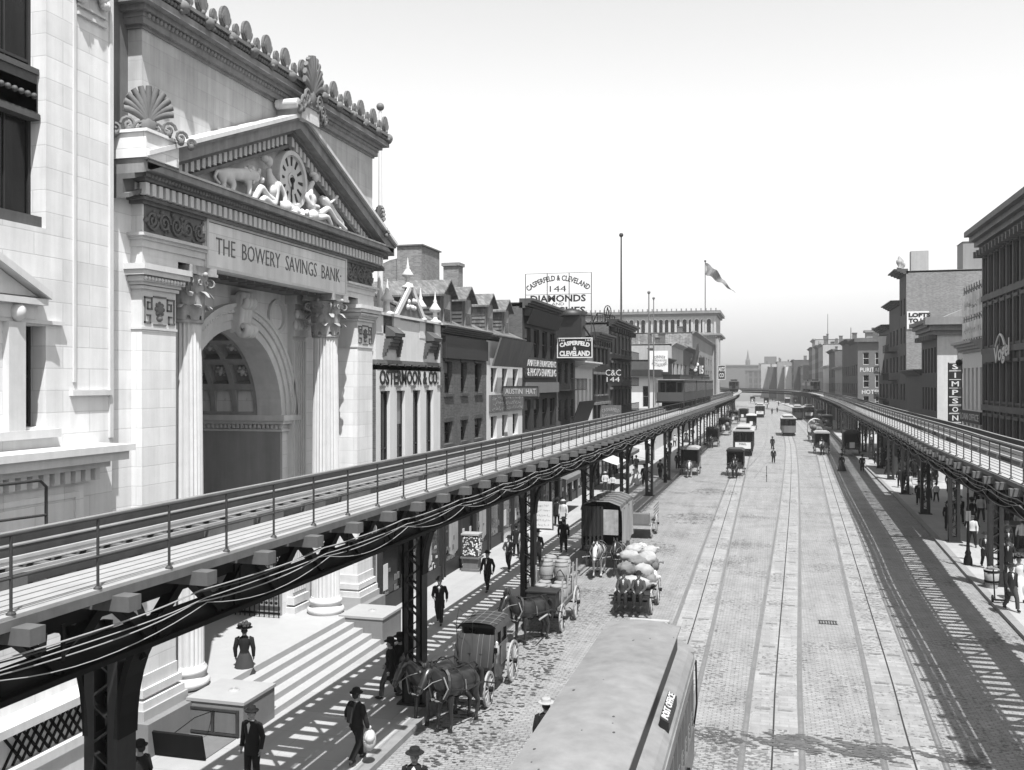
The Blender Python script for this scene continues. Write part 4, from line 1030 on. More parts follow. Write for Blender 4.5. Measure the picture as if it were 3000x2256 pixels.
relief('reclining_figure', N2, [(0, 1), (1, 2), (2, 3), (3, 4), (2, 5), (5, 6), (6, 7), (0, 8), (8, 9), (9, 10), (10, 11), (0, 12), (12, 13), (13, 14)], [(pn(918, 520, 0, .08), .135, (.9, .85, 1.15)), (pn(913, 511, 0, .04), .13, (1, 1.1, .7)), (pn(907, 585, 0, .1), .2, (.6, 1, 1))])
NL1 = [pn(648, 512, .15), pn(664, 508, .21), pn(690, 512, .19), pn(716, 506, .22), pn(738, 512, .20, .05), pn(750, 528, .13, .1), pn(655, 540, .09), pn(648, 560, .07, .05), pn(676, 545, .10, .1), pn(664, 565, .07, .15), pn(690, 580, .07, .2), pn(722, 545, .09, .1), pn(718, 575, .07, .12), pn(636, 500, .05), pn(628, 520, .05), pn(645, 540, .04)]
o = relief('lion', NL1, [(0, 1), (1, 2), (2, 3), (3, 4), (4, 5), (0, 6), (6, 7), (1, 8), (8, 9), (9, 10), (3, 11), (11, 12), (0, 13), (13, 14), (14, 15)])
mn = MB(); rn = random.Random(8)
for i in range(34): q = pn(rn.uniform(715, 755), rn.uniform(490, 540), 0, rn.uniform(-.05, .15)); mn.sph(q[:3], rn.uniform(.07, .12), 6, 5)
mn.obj('mane', STONE2, o)
NL2 = [pn(985, 640, .17), pn(966, 612, .18), pn(948, 590, .20, .05), pn(934, 580, .12, .08), pn(1000, 655, .13), pn(1008, 678, .09), pn(992, 668, .10, .1), pn(986, 690, .07, .12), pn(958, 640, .09, .1), pn(950, 598, .05, .2), pn(975, 575, .06, .2)]
relief('lion', NL2, [(0, 1), (1, 2), (2, 3), (0, 4), (4, 5), (4, 6), (6, 7), (2, 8), (2, 9), (9, 10)])
gm = MB()
for i in range(70):
    f = rn.random(); px = 812 + 92 * f; py = 598 + 34 * f + 8 * math.sin(f * math.pi) + rn.uniform(-9, 12); q = pn(px, py, 0, rn.uniform(0, .25)); gm.sph(q[:3], rn.uniform(.05, .11), 6, 5)
for px, py in ((816, 606), (897, 632)): q = pn(px, py, 0, .25); gm.sph(q[:3], .19, 10, 8)
gm.obj('garland', STONE2, bank)
gm = MB()
for i in range(60): q = pn(rn.uniform(700, 735), rn.uniform(570, 612), 0, rn.uniform(-.1, .1)); gm.sph(q[:3], rn.uniform(.05, .1), 6, 5)
gm.obj('rocky_ground', STONE2, bank)

# ================================================================ LEFT ROW
LX = -14.9
def dormer(parent, y0, y1, X, zb, zt, back, wallm, cx, cy):
    "gabled dormer, front facing +X; parent origin (cx, cy)"
    x = X - cx; a, b = y0 - cy, y1 - cy; mid = (a + b) / 2; ap = zt + (y1 - y0) * 0.36
    m = MB(); m.ex([(a, zb), (b, zb), (b, zt), (mid, ap), (a, zt)], lambda p, q, d: (d, p, q), x - back, x)
    z = zb + 0.2
    while z < zt - 0.1: m.box(x - back, x - 0.02, a - 0.035, a, z, z + 0.05); z += 0.21
    o = m.obj('dormer', wallm, parent)
    r = MB()
    for (p0, p1) in (((a - 0.22, zt - 0.14), (mid, ap + 0.03)), ((b + 0.22, zt - 0.14), (mid, ap + 0.03))):
        r.ex([p0, p1, (p1[0], p1[1] + 0.1), (p0[0], p0[1] + 0.1)], lambda p, q, d: (d, p, q), x - back - 0.1, x + 0.28)
    r.obj('dormer_roof', SHING, o)
    w_ = (y1 - y0) * 0.5
    f = MB(); f.box(x, x + 0.06, mid - w_ / 2 - 0.08, mid + w_ / 2 + 0.08, zb + 0.15, zt + 0.02); f.obj('dormer_window', mat('weathered_white_frame', 0.2, 0.7, 0.3), o)
    MB().box(x + 0.06, x + 0.075, mid - w_ / 2, mid + w_ / 2, zb + 0.3, zb + (zt - zb) * 0.55).obj('pane', GLASS, o)
def pitched(parent, y0, y1, X, ze, zr, xr, cx, cy, m=SHING):
    a, b = y0 - cy, y1 - cy; x = X - cx
    g = MB(); g.ex([(x + 0.25, ze - 0.1), (x + 0.25, ze + 0.02), (xr - cx, zr + 0.1), (2 * (xr - cx) - x, ze), (2 * (xr - cx) - x, ze - 0.1), (xr - cx, zr)], lambda p, q, d: (p, d, q), a, b); g.obj('pitched_roof', m, parent)
    h = MB()
    for yy in (a + 0.02, b - 0.2): h.ex([(x, ze - 0.15), (xr - cx, zr), (2 * (xr - cx) - x, ze - 0.15)], lambda p, q, d: (p, d, q), yy, yy + 0.18)
    h.obj('gable_wall', BRICK, parent)
# --- white painted shop house with tall windows and finials
def yl(px, X=LX): return YX(px, X)
t, fn, cy = building('L', 'shop_building', 'narrow white building with tall windows, finials and a painted name board, next to the bank', 34.5, 42.04, LX, 10.05, CREAM,
    [(yl(1115), yl(1143)), (yl(1163), yl(1187)), (yl(1210), yl(1232)), (yl(1249), yl(1270))], [(4.3, 8.95)], frame=DARKW, corn=None, wd=0.2, bars=1, side_wall=BRICK, shop=(DARKW, 3.4), shade=0.3)
m = MB(); fbox(m, fn, 34.5, 42.04, 10.05, 10.2, -0.07, 0.3)
for i in range(9): fbox(m, fn, 34.9 + i * 0.85, 35.0 + i * 0.85, 9.96, 10.05, -0.05, 0)
m.obj('ledge', GREYP, t)
m = MB(); fbox(m, fn, 34.5, 42.04, 10.2, 11.25, 0, 0.3)
for a, b in ((34.5, 35.2), (36.3, 37.0), (39.3, 40.0), (41.3, 42.04)): fbox(m, fn, a, b, 11.25, 12.0, -0.02, 0.3)
fbox(m, fn, 37.0, 39.3, 11.25, 11.9, 0.0, 0.28)
fbox(m, fn, 34.45, 42.1, 11.98, 12.08, -0.12, 0.35); m.obj('parapet', CREAM, t)
m = MB(); fbox(m, fn, 35.2, 36.3, 11.25, 11.98, 0.06, 0.28); fbox(m, fn, 40.0, 41.3, 11.25, 11.98, 0.06, 0.28); m.obj('brick_panel', BRICK, t)
yc_ = 38.15 - cy
m = MB(); m.ex([(yc_ - 1.55, 12.08), (yc_ + 1.55, 12.08), (yc_, 13.35)], lambda p, q, d: (-d, p, q), 0.0, 0.2); m.obj('gablet', GREYP, t)
m = MB()
for sg in (-1, 1): m.bar((0.05, yc_ + sg * 1.65, 12.05), (0.05, yc_, 13.45), 0.22, 0.1, (1, 0, 0))
for i in range(7): m.sph((0.03, yc_ + random.uniform(-.5, .5), 12.4 + random.uniform(0, .45)), 0.12, 6, 5)
m.obj('gablet_trim', CREAM, t)
fin = MB().lathe([(0.28, 0), (0.30, 0.08), (0.12, 0.16), (0.1, 0.5), (0.26, 0.56), (0.28, 0.64), (0.16, 0.8), (0.08, 0.95), (0.10, 1.0), (0.05, 1.1), (0.015, 1.45)], n=12).mesh('finial', CREAM)
for y, z, k in ((35.9, 12.05, 1), (38.15, 13.35, 0.9), (39.7, 12.05, 1), (41.6, 12.05, 1)):
    o = inst(fin, 'finial', t, (-0.1, y - cy, z)); o.scale = (k, k, k)
for y in (36.0, 40.6):   # stepped oriel hoods
    m = MB(); yy = y - cy
    for i in range(4): m.box(0, 0.12 + 0.07 * i, yy - 0.45 - 0.17 * (4 - i) * 0, yy + 0.45, 10.65 + 0.13 * i, 10.78 + 0.13 * i)
    m.box(0, 0.42, yy - 0.55, yy + 0.55, 11.15, 11.28); m.ex([(0, 11.28), (.45, 11.28), (0.0, 11.6)], lambda p, q, d: (p, d, q), yy - 0.55, yy + 0.55)
    for sg in (-1, 1):
        for i in range(5): m.box(0, 0.1 + 0.05 * i, yy + sg * (0.75 - 0.05 * i) - 0.1, yy + sg * (0.75 - 0.05 * i) + 0.1, 10.35 + 0.14 * i, 10.49 + 0.14 * i)
    m.obj('window_hood', mat('hood_wood', 0.07, 0.7, 0.3), t)
m = MB(); m.quad(fn(35.2, 9.12, -0.01), fn(41.7, 9.12, -0.01), fn(41.7, 9.95, -0.01), fn(35.2, 9.95, -0.01))
m = MB(); letters(m, 'OSTERMOOR & CO.', 6.9, 0.62, lambda u, v, d: (0.002 + d, 38.3 - cy + u, 9.50 + v), bold=0.03); m.obj('lettering', BLACK, t)
m = MB()
for i in range(5):
    for k in range(4): m.bc(0.03, 34.9 + i * 1.68 - cy + k * 0.14, 9.12, 0.05, 0.09, 0.10)
m.obj('dentil_cluster', GREYP, t)
# --- brick house with two dormers
c3 = [(yl(1302), yl(1325)), (yl(1350), yl(1368)), (yl(1391), yl(1411))]
t, fn, cy = building('L', 'brick_house', 'dark red brick house with three windows a floor and two gabled dormers', 42.04, 49.54, LX, 11.85, BRICK, c3, [(8.75, 10.3), (6.35, 7.4), (4.1, 5.6)], frame=DARKW, sill=BROWN, lintel=BROWN, corn=(0.35, 0.4, DARKW), wd=0.25, shop=(DARKW, 3.4))
m = MB(); fbox(m, fn, 42.3, 49.3, 10.45, 11.5, -0.18, -0.02); m.obj('blank_board', DARKW, t)
pitched(t, 42.04, 49.54, LX, 11.9, 14.1, -19.6, LX, cy)
dormer(t, YX(1289, -15.3), YX(1289, -15.3) + 1.75, -15.3, 12.0, ZX(1308, 824, -15.3) - 0.68, 4.4, CLAP, LX, cy)
dormer(t, YX(1354, -15.3), YX(1354, -15.3) + 1.6, -15.3, 12.0, ZX(1372, 846, -15.3) - 0.62, 3.4, CLAP, LX, cy)
# --- pale house with two dormers
c4 = [(yl(1438), yl(1456)), (yl(1471), yl(1487)), (yl(1502), yl(1518))]
t, fn, cy = building('L', 'shop_house', 'pale fronted house with shingled dormers and a blank board under its eaves', 49.56, 57.3, LX, 11.85, CREAM, c4, [(8.75, 10.1), (6.15, 7.4)], frame=DARKW, corn=(0.25, 0.3, GREYP), wd=0.3, shop=(DARKW, 3.4))
m = MB(); m.ex([(0.15, 10.2), (0.25, 10.2), (0.75, 11.75), (0.65, 11.75)], lambda p, q, d: (p, d, q), 50.0 - cy, 57.2 - cy); m.obj('leaning_board', mat('faded_board', 0.10, 0.8, 0.25), t)
m = MB(); fbox(m, fn, 50.0, 57.2, 7.65, 8.6, -0.1, -0.02); o = m.obj('sign_board', mat('dark_sign_board', 0.10, 0.7, 0.3), t)
m = MB()
for i in range(3): scrawl(m, 6.6 - (i % 2) * 0.5, 0.26, lambda u, v, d, i=i: (0.10 + d, 53.6 - cy + u, 8.42 - 0.3 * i + v), seed=i)
m.obj('lettering', mat('faded_white_letters', 0.45, 0.7), o)
pitched(t, 49.56, 57.3, LX, 11.9, 13.8, -19.2, LX, cy)
dormer(t, YX(1422, -15.3), YX(1422, -15.3) + 1.5, -15.3, 12.0, ZX(1436, 866, -15.3) - 0.58, 3.2, SHING, LX, cy)
dormer(t, YX(1471, -15.3), YX(1471, -15.3) + 1.5, -15.3, 12.0, ZX(1486, 884, -15.3) - 0.58, 3.0, SHING, LX, cy)
ch_ = MB().box(-4.9, -3.9, 3.0, 3.9, 13, 16.6).box(-5.0, -3.8, 2.9, 4.0, 16.6, 16.8).obj('chimney', BRICKL, t)
# brick block behind the bank corner
t = thing('chimney_block', 'pale brick chimney block rising behind the dormers beside the bank', 'chimney', (-22, 50, 0))
x0, x1 = XY(1163, 50), XY(1235, 50)
MB().box(x0 + 22, x1 + 22, 0, 3, 0.15, ZY(1163, 722, 50)).obj('stack', BRICKL, t); MB().box(x0 + 21.9, x1 + 22.1, -0.1, 3.1, ZY(1163, 722, 50), ZY(1163, 718, 50)).obj('coping', STONE_D, t)
MB().ex([(XY(1108, 50) + 22, 0.15), (x0 + 22, 0.15), (x0 + 22, ZY(1163, 755, 50)), (XY(1140, 50) + 22, ZY(1140, 760, 50)), (XY(1108, 50) + 22, ZY(1108, 775, 50))], lambda p, q, d: (p, d, q), 0.2, 2.8).obj('wall', BRICKL, t)
# --- further left row
BLK = [(58.2, 59.2), (60.4, 61.4), (62.7, 63.7), (65.0, 66.0)]
t, fn, cy = building('L', 'shop_building', 'dark four storey front with tall narrow windows and a photo enlargement sign', 57.32, 67.1, LX, 14.3, mat('dark_front', 0.022, 0.7, 0.3), evenly(57.5, 67, 4, 1.5), [(10.9, 12.8), (6.2, 8.2), (3.9, 5.6)], frame=DARKW, corn=(0.6, 0.7, mat('dark_cornice', 0.06, 0.7, 0.3)), side_wall=BRICK, brackets=8, shop=(DARKW, 3.5), tall=1)
m = MB(); m.ex([(0.15, 13.0), (0.22, 13.0), (0.6, 13.95), (0.52, 13.95)], lambda p, q, d: (p, d, q), 57.8 - cy, 66.8 - cy); m.obj('leaning_board', mat('faded_board2', 0.03, 0.8, 0.25), t)
m = MB(); letters(m, 'AMATEUR ENLARGEMENTS', 8.3, 0.42, lambda u, v, d: (0.12 + d, 62.3 - cy + u, 10.55 + v), bold=-0.005); letters(m, '& PHOTO ENAMELING', 8.3, 0.5, lambda u, v, d: (0.12 + d, 62.3 - cy + u, 9.95 + v), bold=0.0); o = MB(); fbox(o, fn, 57.6, 66.9, 9.6, 10.9, -0.1, -0.02); o = o.obj('sign_board', DARKW, t); m.obj('lettering', WHITE, o)
m = MB(); fbox(m, fn, 57.6, 66.9, 8.6, 9.3, -0.25, 0); m.obj('fire_escape_slab', mat('grey_slab', 0.14, .8), t)
t, fn, cy = building('L', 'shop_building', 'narrow sooty brick front half hidden by fire escapes and signboards', 67.12, 73.98, LX, 12.2, BRICK, evenly(67.2, 73.9, 3, 1.1), [(9.2, 10.8), (6.4, 8.0), (3.9, 5.4)], frame=DARKW, corn=(0.4, 0.4, DARKW), shop=(DARKW, 3.5))
fe = MB()
for z in (5.9, 8.7, 11.0):
    fbox(fe, fn, 67.5, 73.6, z, z + 0.06, -1.0, 0)
    for y in [67.5 + i * 0.38 for i in range(17)]: fbox(fe, fn, y, y + 0.035, z, z + 0.9, -1.0, -0.96)
    fbox(fe, fn, 67.5, 73.6, z + 0.86, z + 0.9, -1.02, -0.95)
fe.obj('fire_escape', IRON2, t)
m = MB(); m.ex([(0.9, 6.0), (1.0, 6.0), (1.7, 7.9), (1.6, 7.9)], lambda p, q, d: (p, d, q), 67.6 - cy, 73.6 - cy); o = m.obj('tilted_signboard', BLACK, t)
m = MB(); scrawl(m, 4.6, 0.5, lambda u, v, d: (1.35 + v * 0.36 + d, 70.6 - cy + u, 7.0 + v + 0.35)); scrawl(m, 1.8, 0.5, lambda u, v, d: (1.13 + v * 0.36 + d, 70.6 - cy + u, 6.4 + v + 0.1)); m.obj('lettering', mat('faded_white_letters2', 0.25, 0.7), o)
t, fn, cy = building('L', 'shop_building', 'small white front with four slim windows under a projecting white cornice', 74.0, 81.6, LX, 10.8, WHITE, evenly(74.4, 81.4, 4, 0.9), [(6.9, 9.6), (4.4, 5.9)], frame=GREYP, corn=(0.5, 0.9, WHITE), shop=(GREYP, 3.4), bars=1)
t, fn, cy = building('L', 'shop_building', 'dark ornate front with deep hooded windows beside the small white front', 81.65, 90.15, LX, 13.4, mat('dark_iron_front', 0.035, 0.6, 0.3), evenly(81.8, 90, 4, 1.2), [(11.0, 12.4), (8.2, 10.0), (5.6, 7.3), (3.7, 5.0)], frame=DARKW, sill=STONE_D, lintel=STONE_D, hood=0.25, corn=(0.7, 0.8, DARKW), brackets=7, shop=(DARKW, 3.3), side_wall=BRICK)
t, fn, cy = building('L', 'shop_building', 'tall dark corner building with heavy cornice and iron balconies before the side street', 90.2, 105.8, LX, 15.1, mat('dark_front3', 0.045, 0.7, 0.3), evenly(90.5, 105.5, 6, 1.2), [(12.2, 14.0), (9.6, 11.2), (6.9, 8.6), (4.1, 5.9)], frame=GREYP, sill=STONE_D, lintel=STONE_D, hood=0.1, corn=(0.7, 1.0, DARKW), brackets=10, shop=(DARKW, 3.4), side_wall=BRICK, depth=7)
fe = MB()
for z in (6.2, 8.9, 11.6):
    fbox(fe, fn, 92, 104.5, z, z + 0.06, -1.0, 0)
    for y in [92 + i * 0.5 for i in range(26)]: fbox(fe, fn, y, y + 0.04, z, z + 0.9, -1.0, -0.96)
    fbox(fe, fn, 92, 104.5, z + 0.86, z + 0.92, -1.02, -0.95)
fe.obj('fire_escape', IRON, t)
# corner beyond the side street
t, fn, cy = building('L', 'shop_building', 'low white corner building with dark eaves beyond the side street', 127.95, 138.5, LX, 10.6, CREAM, evenly(128.2, 138.3, 7, 0.7), [(6.2, 9.2), (3.0, 5.2)], frame=GREYP, corn=(0.9, 0.9, DARKW), depth=5, side_holes=[(-1.6, -0.75, 6.0, 8.8), (-1.6, -0.75, 2.2, 4.6)])
m = MB(); m.box(-5, 0.9, -6.2, -5.27, 10.1, 11.0); m.obj('side_cornice', DARKW, t); m = MB(); m.box(-5, 0.3, -5.6, -5.28, 5.0, 5.8); o = m.obj('sign_band', mat('grey_band', 0.2, .7), t)
m = MB(); scrawl(m, 1.2, 0.26, lambda u, v, d: (-1.1 + u, -5.61 - d, 5.55 + v), seed=3); scrawl(m, 1.2, 0.26, lambda u, v, d: (-1.1 + u, -5.61 - d, 5.25 + v), seed=4); letters(m, 'NS', .6, 0.5, lambda u, v, d: (-2.5 + u, -5.61 - d, 5.4 + v)); m.obj('lettering', WHITE, o)
MB().box(-9.0, -5.0, -5.2, 5, 0.15, 13.2).obj('rear_wing', CREAM, t)
def far_l(y0, y1, z, m_, lab, n=3, X=None, depth=14, sw=None, rows=None, corn=0.8):
    X = X if X is not None else x_at(LKs, (y0 + y1) / 2) - 6.15
    rows = rows or [(zz, zz + 1.9) for zz in [3.9 + 3.3 * i for i in range(int((z - 4.5) / 3.3))]]
    rr_ = building('L', 'street_building', lab, y0, y1, X, z, m_, evenly(y0 + .3, y1 - .3, n, (y1 - y0) / n * 0.42), rows, depth=depth, frame=DARKW, corn=(0.6, corn, None), side_wall=sw, shop=None, group='distant fronts along the left side')
    if y0 > 138:
        rq = random.Random(int(y0)); sg2 = -1 if 'L' == 'L' else 1
        for k in range(rq.randint(1, 3)):
            xx = sg2 * rq.uniform(.8, 7); yy = rq.uniform(-.4, .4) * (y1 - y0); w2 = rq.uniform(.5, 1.3); h2 = rq.uniform(1, 2.8)
            MB().box(xx - w2 / 2, xx + w2 / 2, yy - w2 / 2, yy + w2 / 2, z - .3, z + h2).box(xx - w2 / 2 - .1, xx + w2 / 2 + .1, yy - w2 / 2 - .1, yy + w2 / 2 + .1, z + h2, z + h2 + .15).obj('chimney', BRICK, rr_[0])
    return rr_
far_l(138.6, 151, 12.6, BROWN, 'dark low front with a deep awning roof behind the white corner building')
far_l(151.1, 172, 15.4, BROWNL, 'pale front behind the painted restaurant billboard')
far_l(172.1, 205, 15.6, BROWN, 'dark low front under the roof advertisement with a large figure')
t, fn, cy = far_l(205.1, 278.9, 20.0, BRICKL, 'tall pale brick block with faded painted advertisements on its side wall', 7, depth=26, sw=mat('patched_brick_side', 0.20, 0.85, 0.6, 0.35, 'brick', (0.5, 0.2), 0.8))
m = MB(); scrawl(m, 14, 2.2, lambda u, v, d: (-12 + u, -36.91 - d, 17.0 + v), seed=5); m.obj('painted_advert', mat('faded_ad', 0.3, 0.8, 0.3), t)
# arcaded corner block
gb = thing('arcaded_building', 'big pale block with paired arched top windows and bracketed cornice left of the street', 'building', (LX, 279.3, 0))
m = MB(); m.box(-40, 0, 0, 24, 0.15, 26.6); m.obj('wall', BROWNL, gb)
m = MB()
for z0, z1, e in ((22.4, 22.8, 0.8), (22.8, 23.3, 1.5), (28.6, 29.2, 0.6), (29.2, 30.0, 1.3)): m.box(-40, e, -e, 24 + e, z0, z1)
for i in range(60): m.bc(-i * 0.68, -0.9, 22.5, 0.3, 0.9, 0.5)
for i in range(28): m.bc(-1.4 * i, -1.2, 30.3, 0.35, 0.35, 0.7)
m.obj('cornice', mat('stone_cornice', 0.16, .8, .2), gb)
m = MB(); m.box(-40, 0, 0, 24, 26.6, 28.6)
for i in range(12): x = -2.0 - i * 3.25; m.box(x - 0.25 + 1.62, x + 0.35 + 1.62, -0.25, 0.1, 23.3, 28.6)
m.obj('top_storey', mat('white_top_storey', 0.34, .8, .1), gb)
def archwin(par, x, y, z0, z1, w_):
    p = [(x - w_ / 2, z0), (x + w_ / 2, z0), (x + w_ / 2, z1 - w_ / 2)] + [(x + w_ / 2 * math.cos(a * math.pi / 8), z1 - w_ / 2 + w_ / 2 * math.sin(a * math.pi / 8)) for a in range(1, 8)] + [(x - w_ / 2, z1 - w_ / 2)]
    o = MB().ex([(x + (p_ - x) * 1.25, z0 + (q - z0) * 1.07) for p_, q in p], lambda a, b, d: (a, d, b), y - 0.06, y + 0.05).obj('arched_window', STONE2, par)
    MB().ex(p, lambda a, b, d: (a, d, b), y - 0.10, y - 0.07).obj('pane', GLASS, o)
for i in range(11):
    for e in (-0.85, 0.85): archwin(gb, -2.9 - i * 3.45 + e, 0, 23.8, 27.6, 1.15)
m = MB(); m.lathe([(0.9, 22), (0.7, 20.5), (0.65, 3), (0.8, 2)], 0.35, -0.2, 12).obj('corner_column', BROWNL, gb)
for i in range(5):
    for j in range(5): MB().box(0.01, 0.05, 2 + i * 4.5, 4 + i * 4.5, 3 + j * 4, 5.6 + j * 4).obj('window', GLASS, gb)
fl = thing('flag_on_pole', 'striped flag drooping from a tall pole on the arcaded building', 'flag', (XY(2066, 285), 285, 30))
fz = ZY(2066, 765, 285) - 30
MB().tube([(0, 0, 0), (0, 0, fz)], 0.14, 6).obj('pole', IRON2, fl); MB().sph((0, 0, fz), 0.35).obj('ball', IRON2, fl)
m = MB(); vs = []; n = 24
for i in range(n + 1):
    t_ = i / n; x = 8.6 * t_; z = fz - 0.5 - 9.0 * t_ ** 1.25; hgt_ = 3.3 * (1 - t_) ** 0.7 + 0.15
    for j in range(4): vs.append((x + 0.3 * math.sin(j + t_ * 6), 0.8 * math.sin(t_ * 14 + j * .8), z - hgt_ * j / 3 + 0.25 * math.sin(t_ * 20 + j)))
m.add(vs, [(4 * i + j, 4 * i + j + 1, 4 * i + j + 5, 4 * i + j + 4) for i in range(n) for j in range(3)], True); 
m.obj('cloth', mat('flag_cloth', 0.18, 0.8, 0.9, 2.2), fl)
random.seed(21)
y = 303; i = 0
mats_f = [BROWN, BROWNL, BRICK, BRICKL, CREAM]; adj = ['brown', 'pale stone', 'dark brick', 'light brick', 'cream']
hs = [23.5, 20, 19, 24, 17, 20, 16, 21, 15, 18, 22, 17, 15, 19]
while i < 14:
    wd_ = [9, 14, 11, 16, 12, 10, 15, 13, 12, 16, 14, 18, 16, 18][i]
    far_l(y + 0.1, y + wd_, hs[i], mats_f[(i * 3) % 5], 'hazy %s front, number %s beyond the arcaded block along the left row' % (adj[(i * 3) % 5], ['one', 'two', 'three', 'four', 'five', 'six', 'seven', 'eight', 'nine', 'ten', 'eleven', 'twelve', 'thirteen', 'fourteen'][i]), 3, depth=22)
    y += wd_; i += 1

# ================================================================ RIGHT ROW
RX = 15.0
DK = mat('dark_row_front', 0.03, 0.7, 0.3, 1.5)  # near-black tone used on several right row fronts
t, fn, cy = building('R', 'office_building', 'tall dark cast iron front with heavy cornice at the right edge', 52, 75.35, RX, 19.6, DK, evenly(52.2, 75.2, 13, 0.95), [(15.6, 18.2), (11.9, 14.7), (8.0, 10.6), (3.9, 6.9)], frame=BLACK, sill=mat('grey_iron_sill', .06, .7), lintel=mat('grey_iron_sill', .06, .7), hood=0.15, corn=(1.5, 1.35, mat('cornice_iron', 0.09, 0.6, 0.3)), brackets=24, wd=0.3, depth=14, shop=(DARKW, 3.4))
m = MB()
for z in (7.3, 11.3, 15.1): fbox(m, fn, 52, 75.35, z, z + 0.4, -0.2, 0)
for i in range(14): y = 52.05 + i * 1.78; fbox(m, fn, y, y + 0.28, 3.6, 18.3, -0.12, 0)
m.obj('string_course', mat('grey_iron_trim', 0.075, 0.7, 0.3), t)
sg_ = MB(); fbox(sg_, fn, 66.5, 74.2, 10.7, 11.3, -0.3, -0.2); o = sg_.obj('name_sign', DARKW, t)
m = MB(); vs, fs = text_pts('Vogel', 1, bold=0.02); xs = [v[0] for v in vs]; x0, x1 = min(xs), max(xs)
m.add([fn(68.6 - (v[0] - (x0 + x1) / 2) * 1.9, 11.0 + v[1] * 1.5 + (v[0] - x0) * .25, -0.32 - v[2]) for v in vs], fs)
m.tube([fn(70.1 - i * 0.13, 11.7 + 0.75 * math.sin(i / 20 * math.pi), -0.34) for i in range(21)], 0.08, 5); m.obj('script_lettering', mat('white_letters_grey', 0.5, .6), o)
t, fn, cy = building('R', 'shop_building', 'low white front with slim windows and a roof billboard beside the dark iron front', 75.4, 83.3, RX, 12.1, WHITE, evenly(75.6, 83.1, 5, 0.75), [(7.2, 10.4), (3.9, 6.1)], frame=GREYP, corn=(0.8, 0.9, BROWNL), shop=None, depth=14)
m = MB(); fbox(m, fn, 75.5, 83.2, 6.2, 7.1, -0.25, -0.02); o = m.obj('sign_band', BLACK, t)
m = MB(); letters(m, 'LOAN OFFICE', 6.8, 0.5, lambda u, v, d: (-0.25 - d, -u, 6.65 + v)); m.obj('lettering', mat('faded_white_letters', 0.45, 0.7), o)
rb = thing('roof_billboard', 'tattered white roof billboard in two tiers above the low white front', 'billboard', (RX, 79.3, 12.3))
for z0, z1 in ((0.4, 1.7), (2.2, 3.9)):
    MB().box(-0.05, 0.05, -3.9, 3.9, z0, z1).obj('panel', mat('peeling_white_board', 0.5, 0.8, 0.45, 3), rb)
m = MB()
for i in range(9): m.box(0.05, 0.12, -3.9 + i * 0.96, -3.82 + i * 0.96, 0, 4.6); m.bar((0.1, -3.86 + i * 0.96, 4.4), (1.8, -3.86 + i * 0.96, 0.1), 0.06, 0.06)
for z in (0.2, 1.95, 4.2): m.box(0.05, 0.1, -3.9, 3.9, z, z + 0.06)
m.obj('frame', IRON2, rb)
m = MB()
scrawl(m, 6.0, 0.8, lambda u, v, d: (-0.05 - d, -u, 3.05 + v), seed=7); scrawl(m, 6.2, 0.6, lambda u, v, d: (-0.05 - d, -u, 1.05 + v), seed=9); m.obj('lettering', mat('faded_grey_letters', 0.22, .8), rb)
# corner building with white side
sh = [(2.3, 3.2, 10.5, 12.6), (2.3, 3.2, 6.6, 8.8), (2.3, 3.2, 3.0, 5.2)]
t, fn, cy = building('R', 'corner_building', 'dark corner building with bracketed cornice and white plastered side beyond the right side street', 95.3, 104.7, RX, 14.6, DK, evenly(95.6, 104.5, 5, 0.95), [(10.2, 12.6), (6.6, 8.8), (3.6, 5.6)], frame=DARKW, corn=(1.4, 1.2, mat('cornice_iron', 0.09, 0.6, 0.3)), brackets=9, side_wall=mat('white_plaster_side', .42, .8, .15), depth=11, side_holes=sh)
m = MB()
for z0, z1, e in ((13.7, 14.1, 0.3), (14.1, 14.6, 0.7), (14.6, 15.3, 1.2)): m.box(-e, 11, -4.7 - e, -4.69, z0, z1)
m.obj('side_cornice', mat('side_cornice_grey', 0.16, 0.7, 0.2), t)
m = MB(); m.ex([(0.5, 15.3), (11, 15.3), (11, 16.0), (5, 17.2), (2.5, 16.2)], lambda p, q, d: (p, d, q), -4.5, 4.5).obj('roof_hip', mat('roof_hip_grey', 0.2, 0.6, 0.15), t)
for k, (a, b, c, d) in enumerate(sh):
    for x in (a - 0.55, b + 0.05):
        MB().box(x, x + 0.5, -4.78, -4.72, c, d).obj('shutter', mat('shutter_wood', 0.12, 0.7), t)
ss = thing('hanging_sign', 'tall black vertical hanging sign reading one letter per box, SIMPSONS', 'sign', (XY(2798, 92), 92, 0))
ztop = ZY(2798, 1062, 92); dz = (1118 - 1062) / 2780 * 92 * 0.5 * 1.0
hh = (ZY(2798, 1062, 92) - ZY(2798, 1262, 92)) / 8; m = MB()
for i, ch in enumerate('SIMPSONS'):
    z = ztop - hh * (i + 0.5); b = MB().box(-0.5, 0.5, -0.08, 0.08, z - hh * 0.46, z + hh * 0.46).obj('letter_box', BLACK, ss)
    m = MB(); letters(m, ch, 0.5 if ch not in 'MI' else (0.6 if ch == 'M' else 0.12), hh * 0.6, lambda u, v, d: (u, -0.08 - d, z + v), bold=0.02)
    if i in (0, 4, 5, 7):
        for a_, b_, c_, d_ in ((-0.48, 0.48, 0.40, 0.44), (-0.48, 0.48, -0.44, -0.40)): m.box(a_, b_, -0.10, -0.08, z + hh * c_, z + hh * d_)
    m.obj('letter', mat('white_letters_grey', 0.5, .6), b)
MB().box(-0.58, -0.52, -0.1, 0.1, 2.8, ztop).box(0.52, 0.58, -0.1, 0.1, 2.8, ztop).obj('frame', IRON, ss)
gl = thing('pawn_balls', 'three dark balls hung from a curled bracket beside the vertical hanging sign', 'shop emblem', (XY(2828, 84), 84, ZY(2828, 1075, 84)))
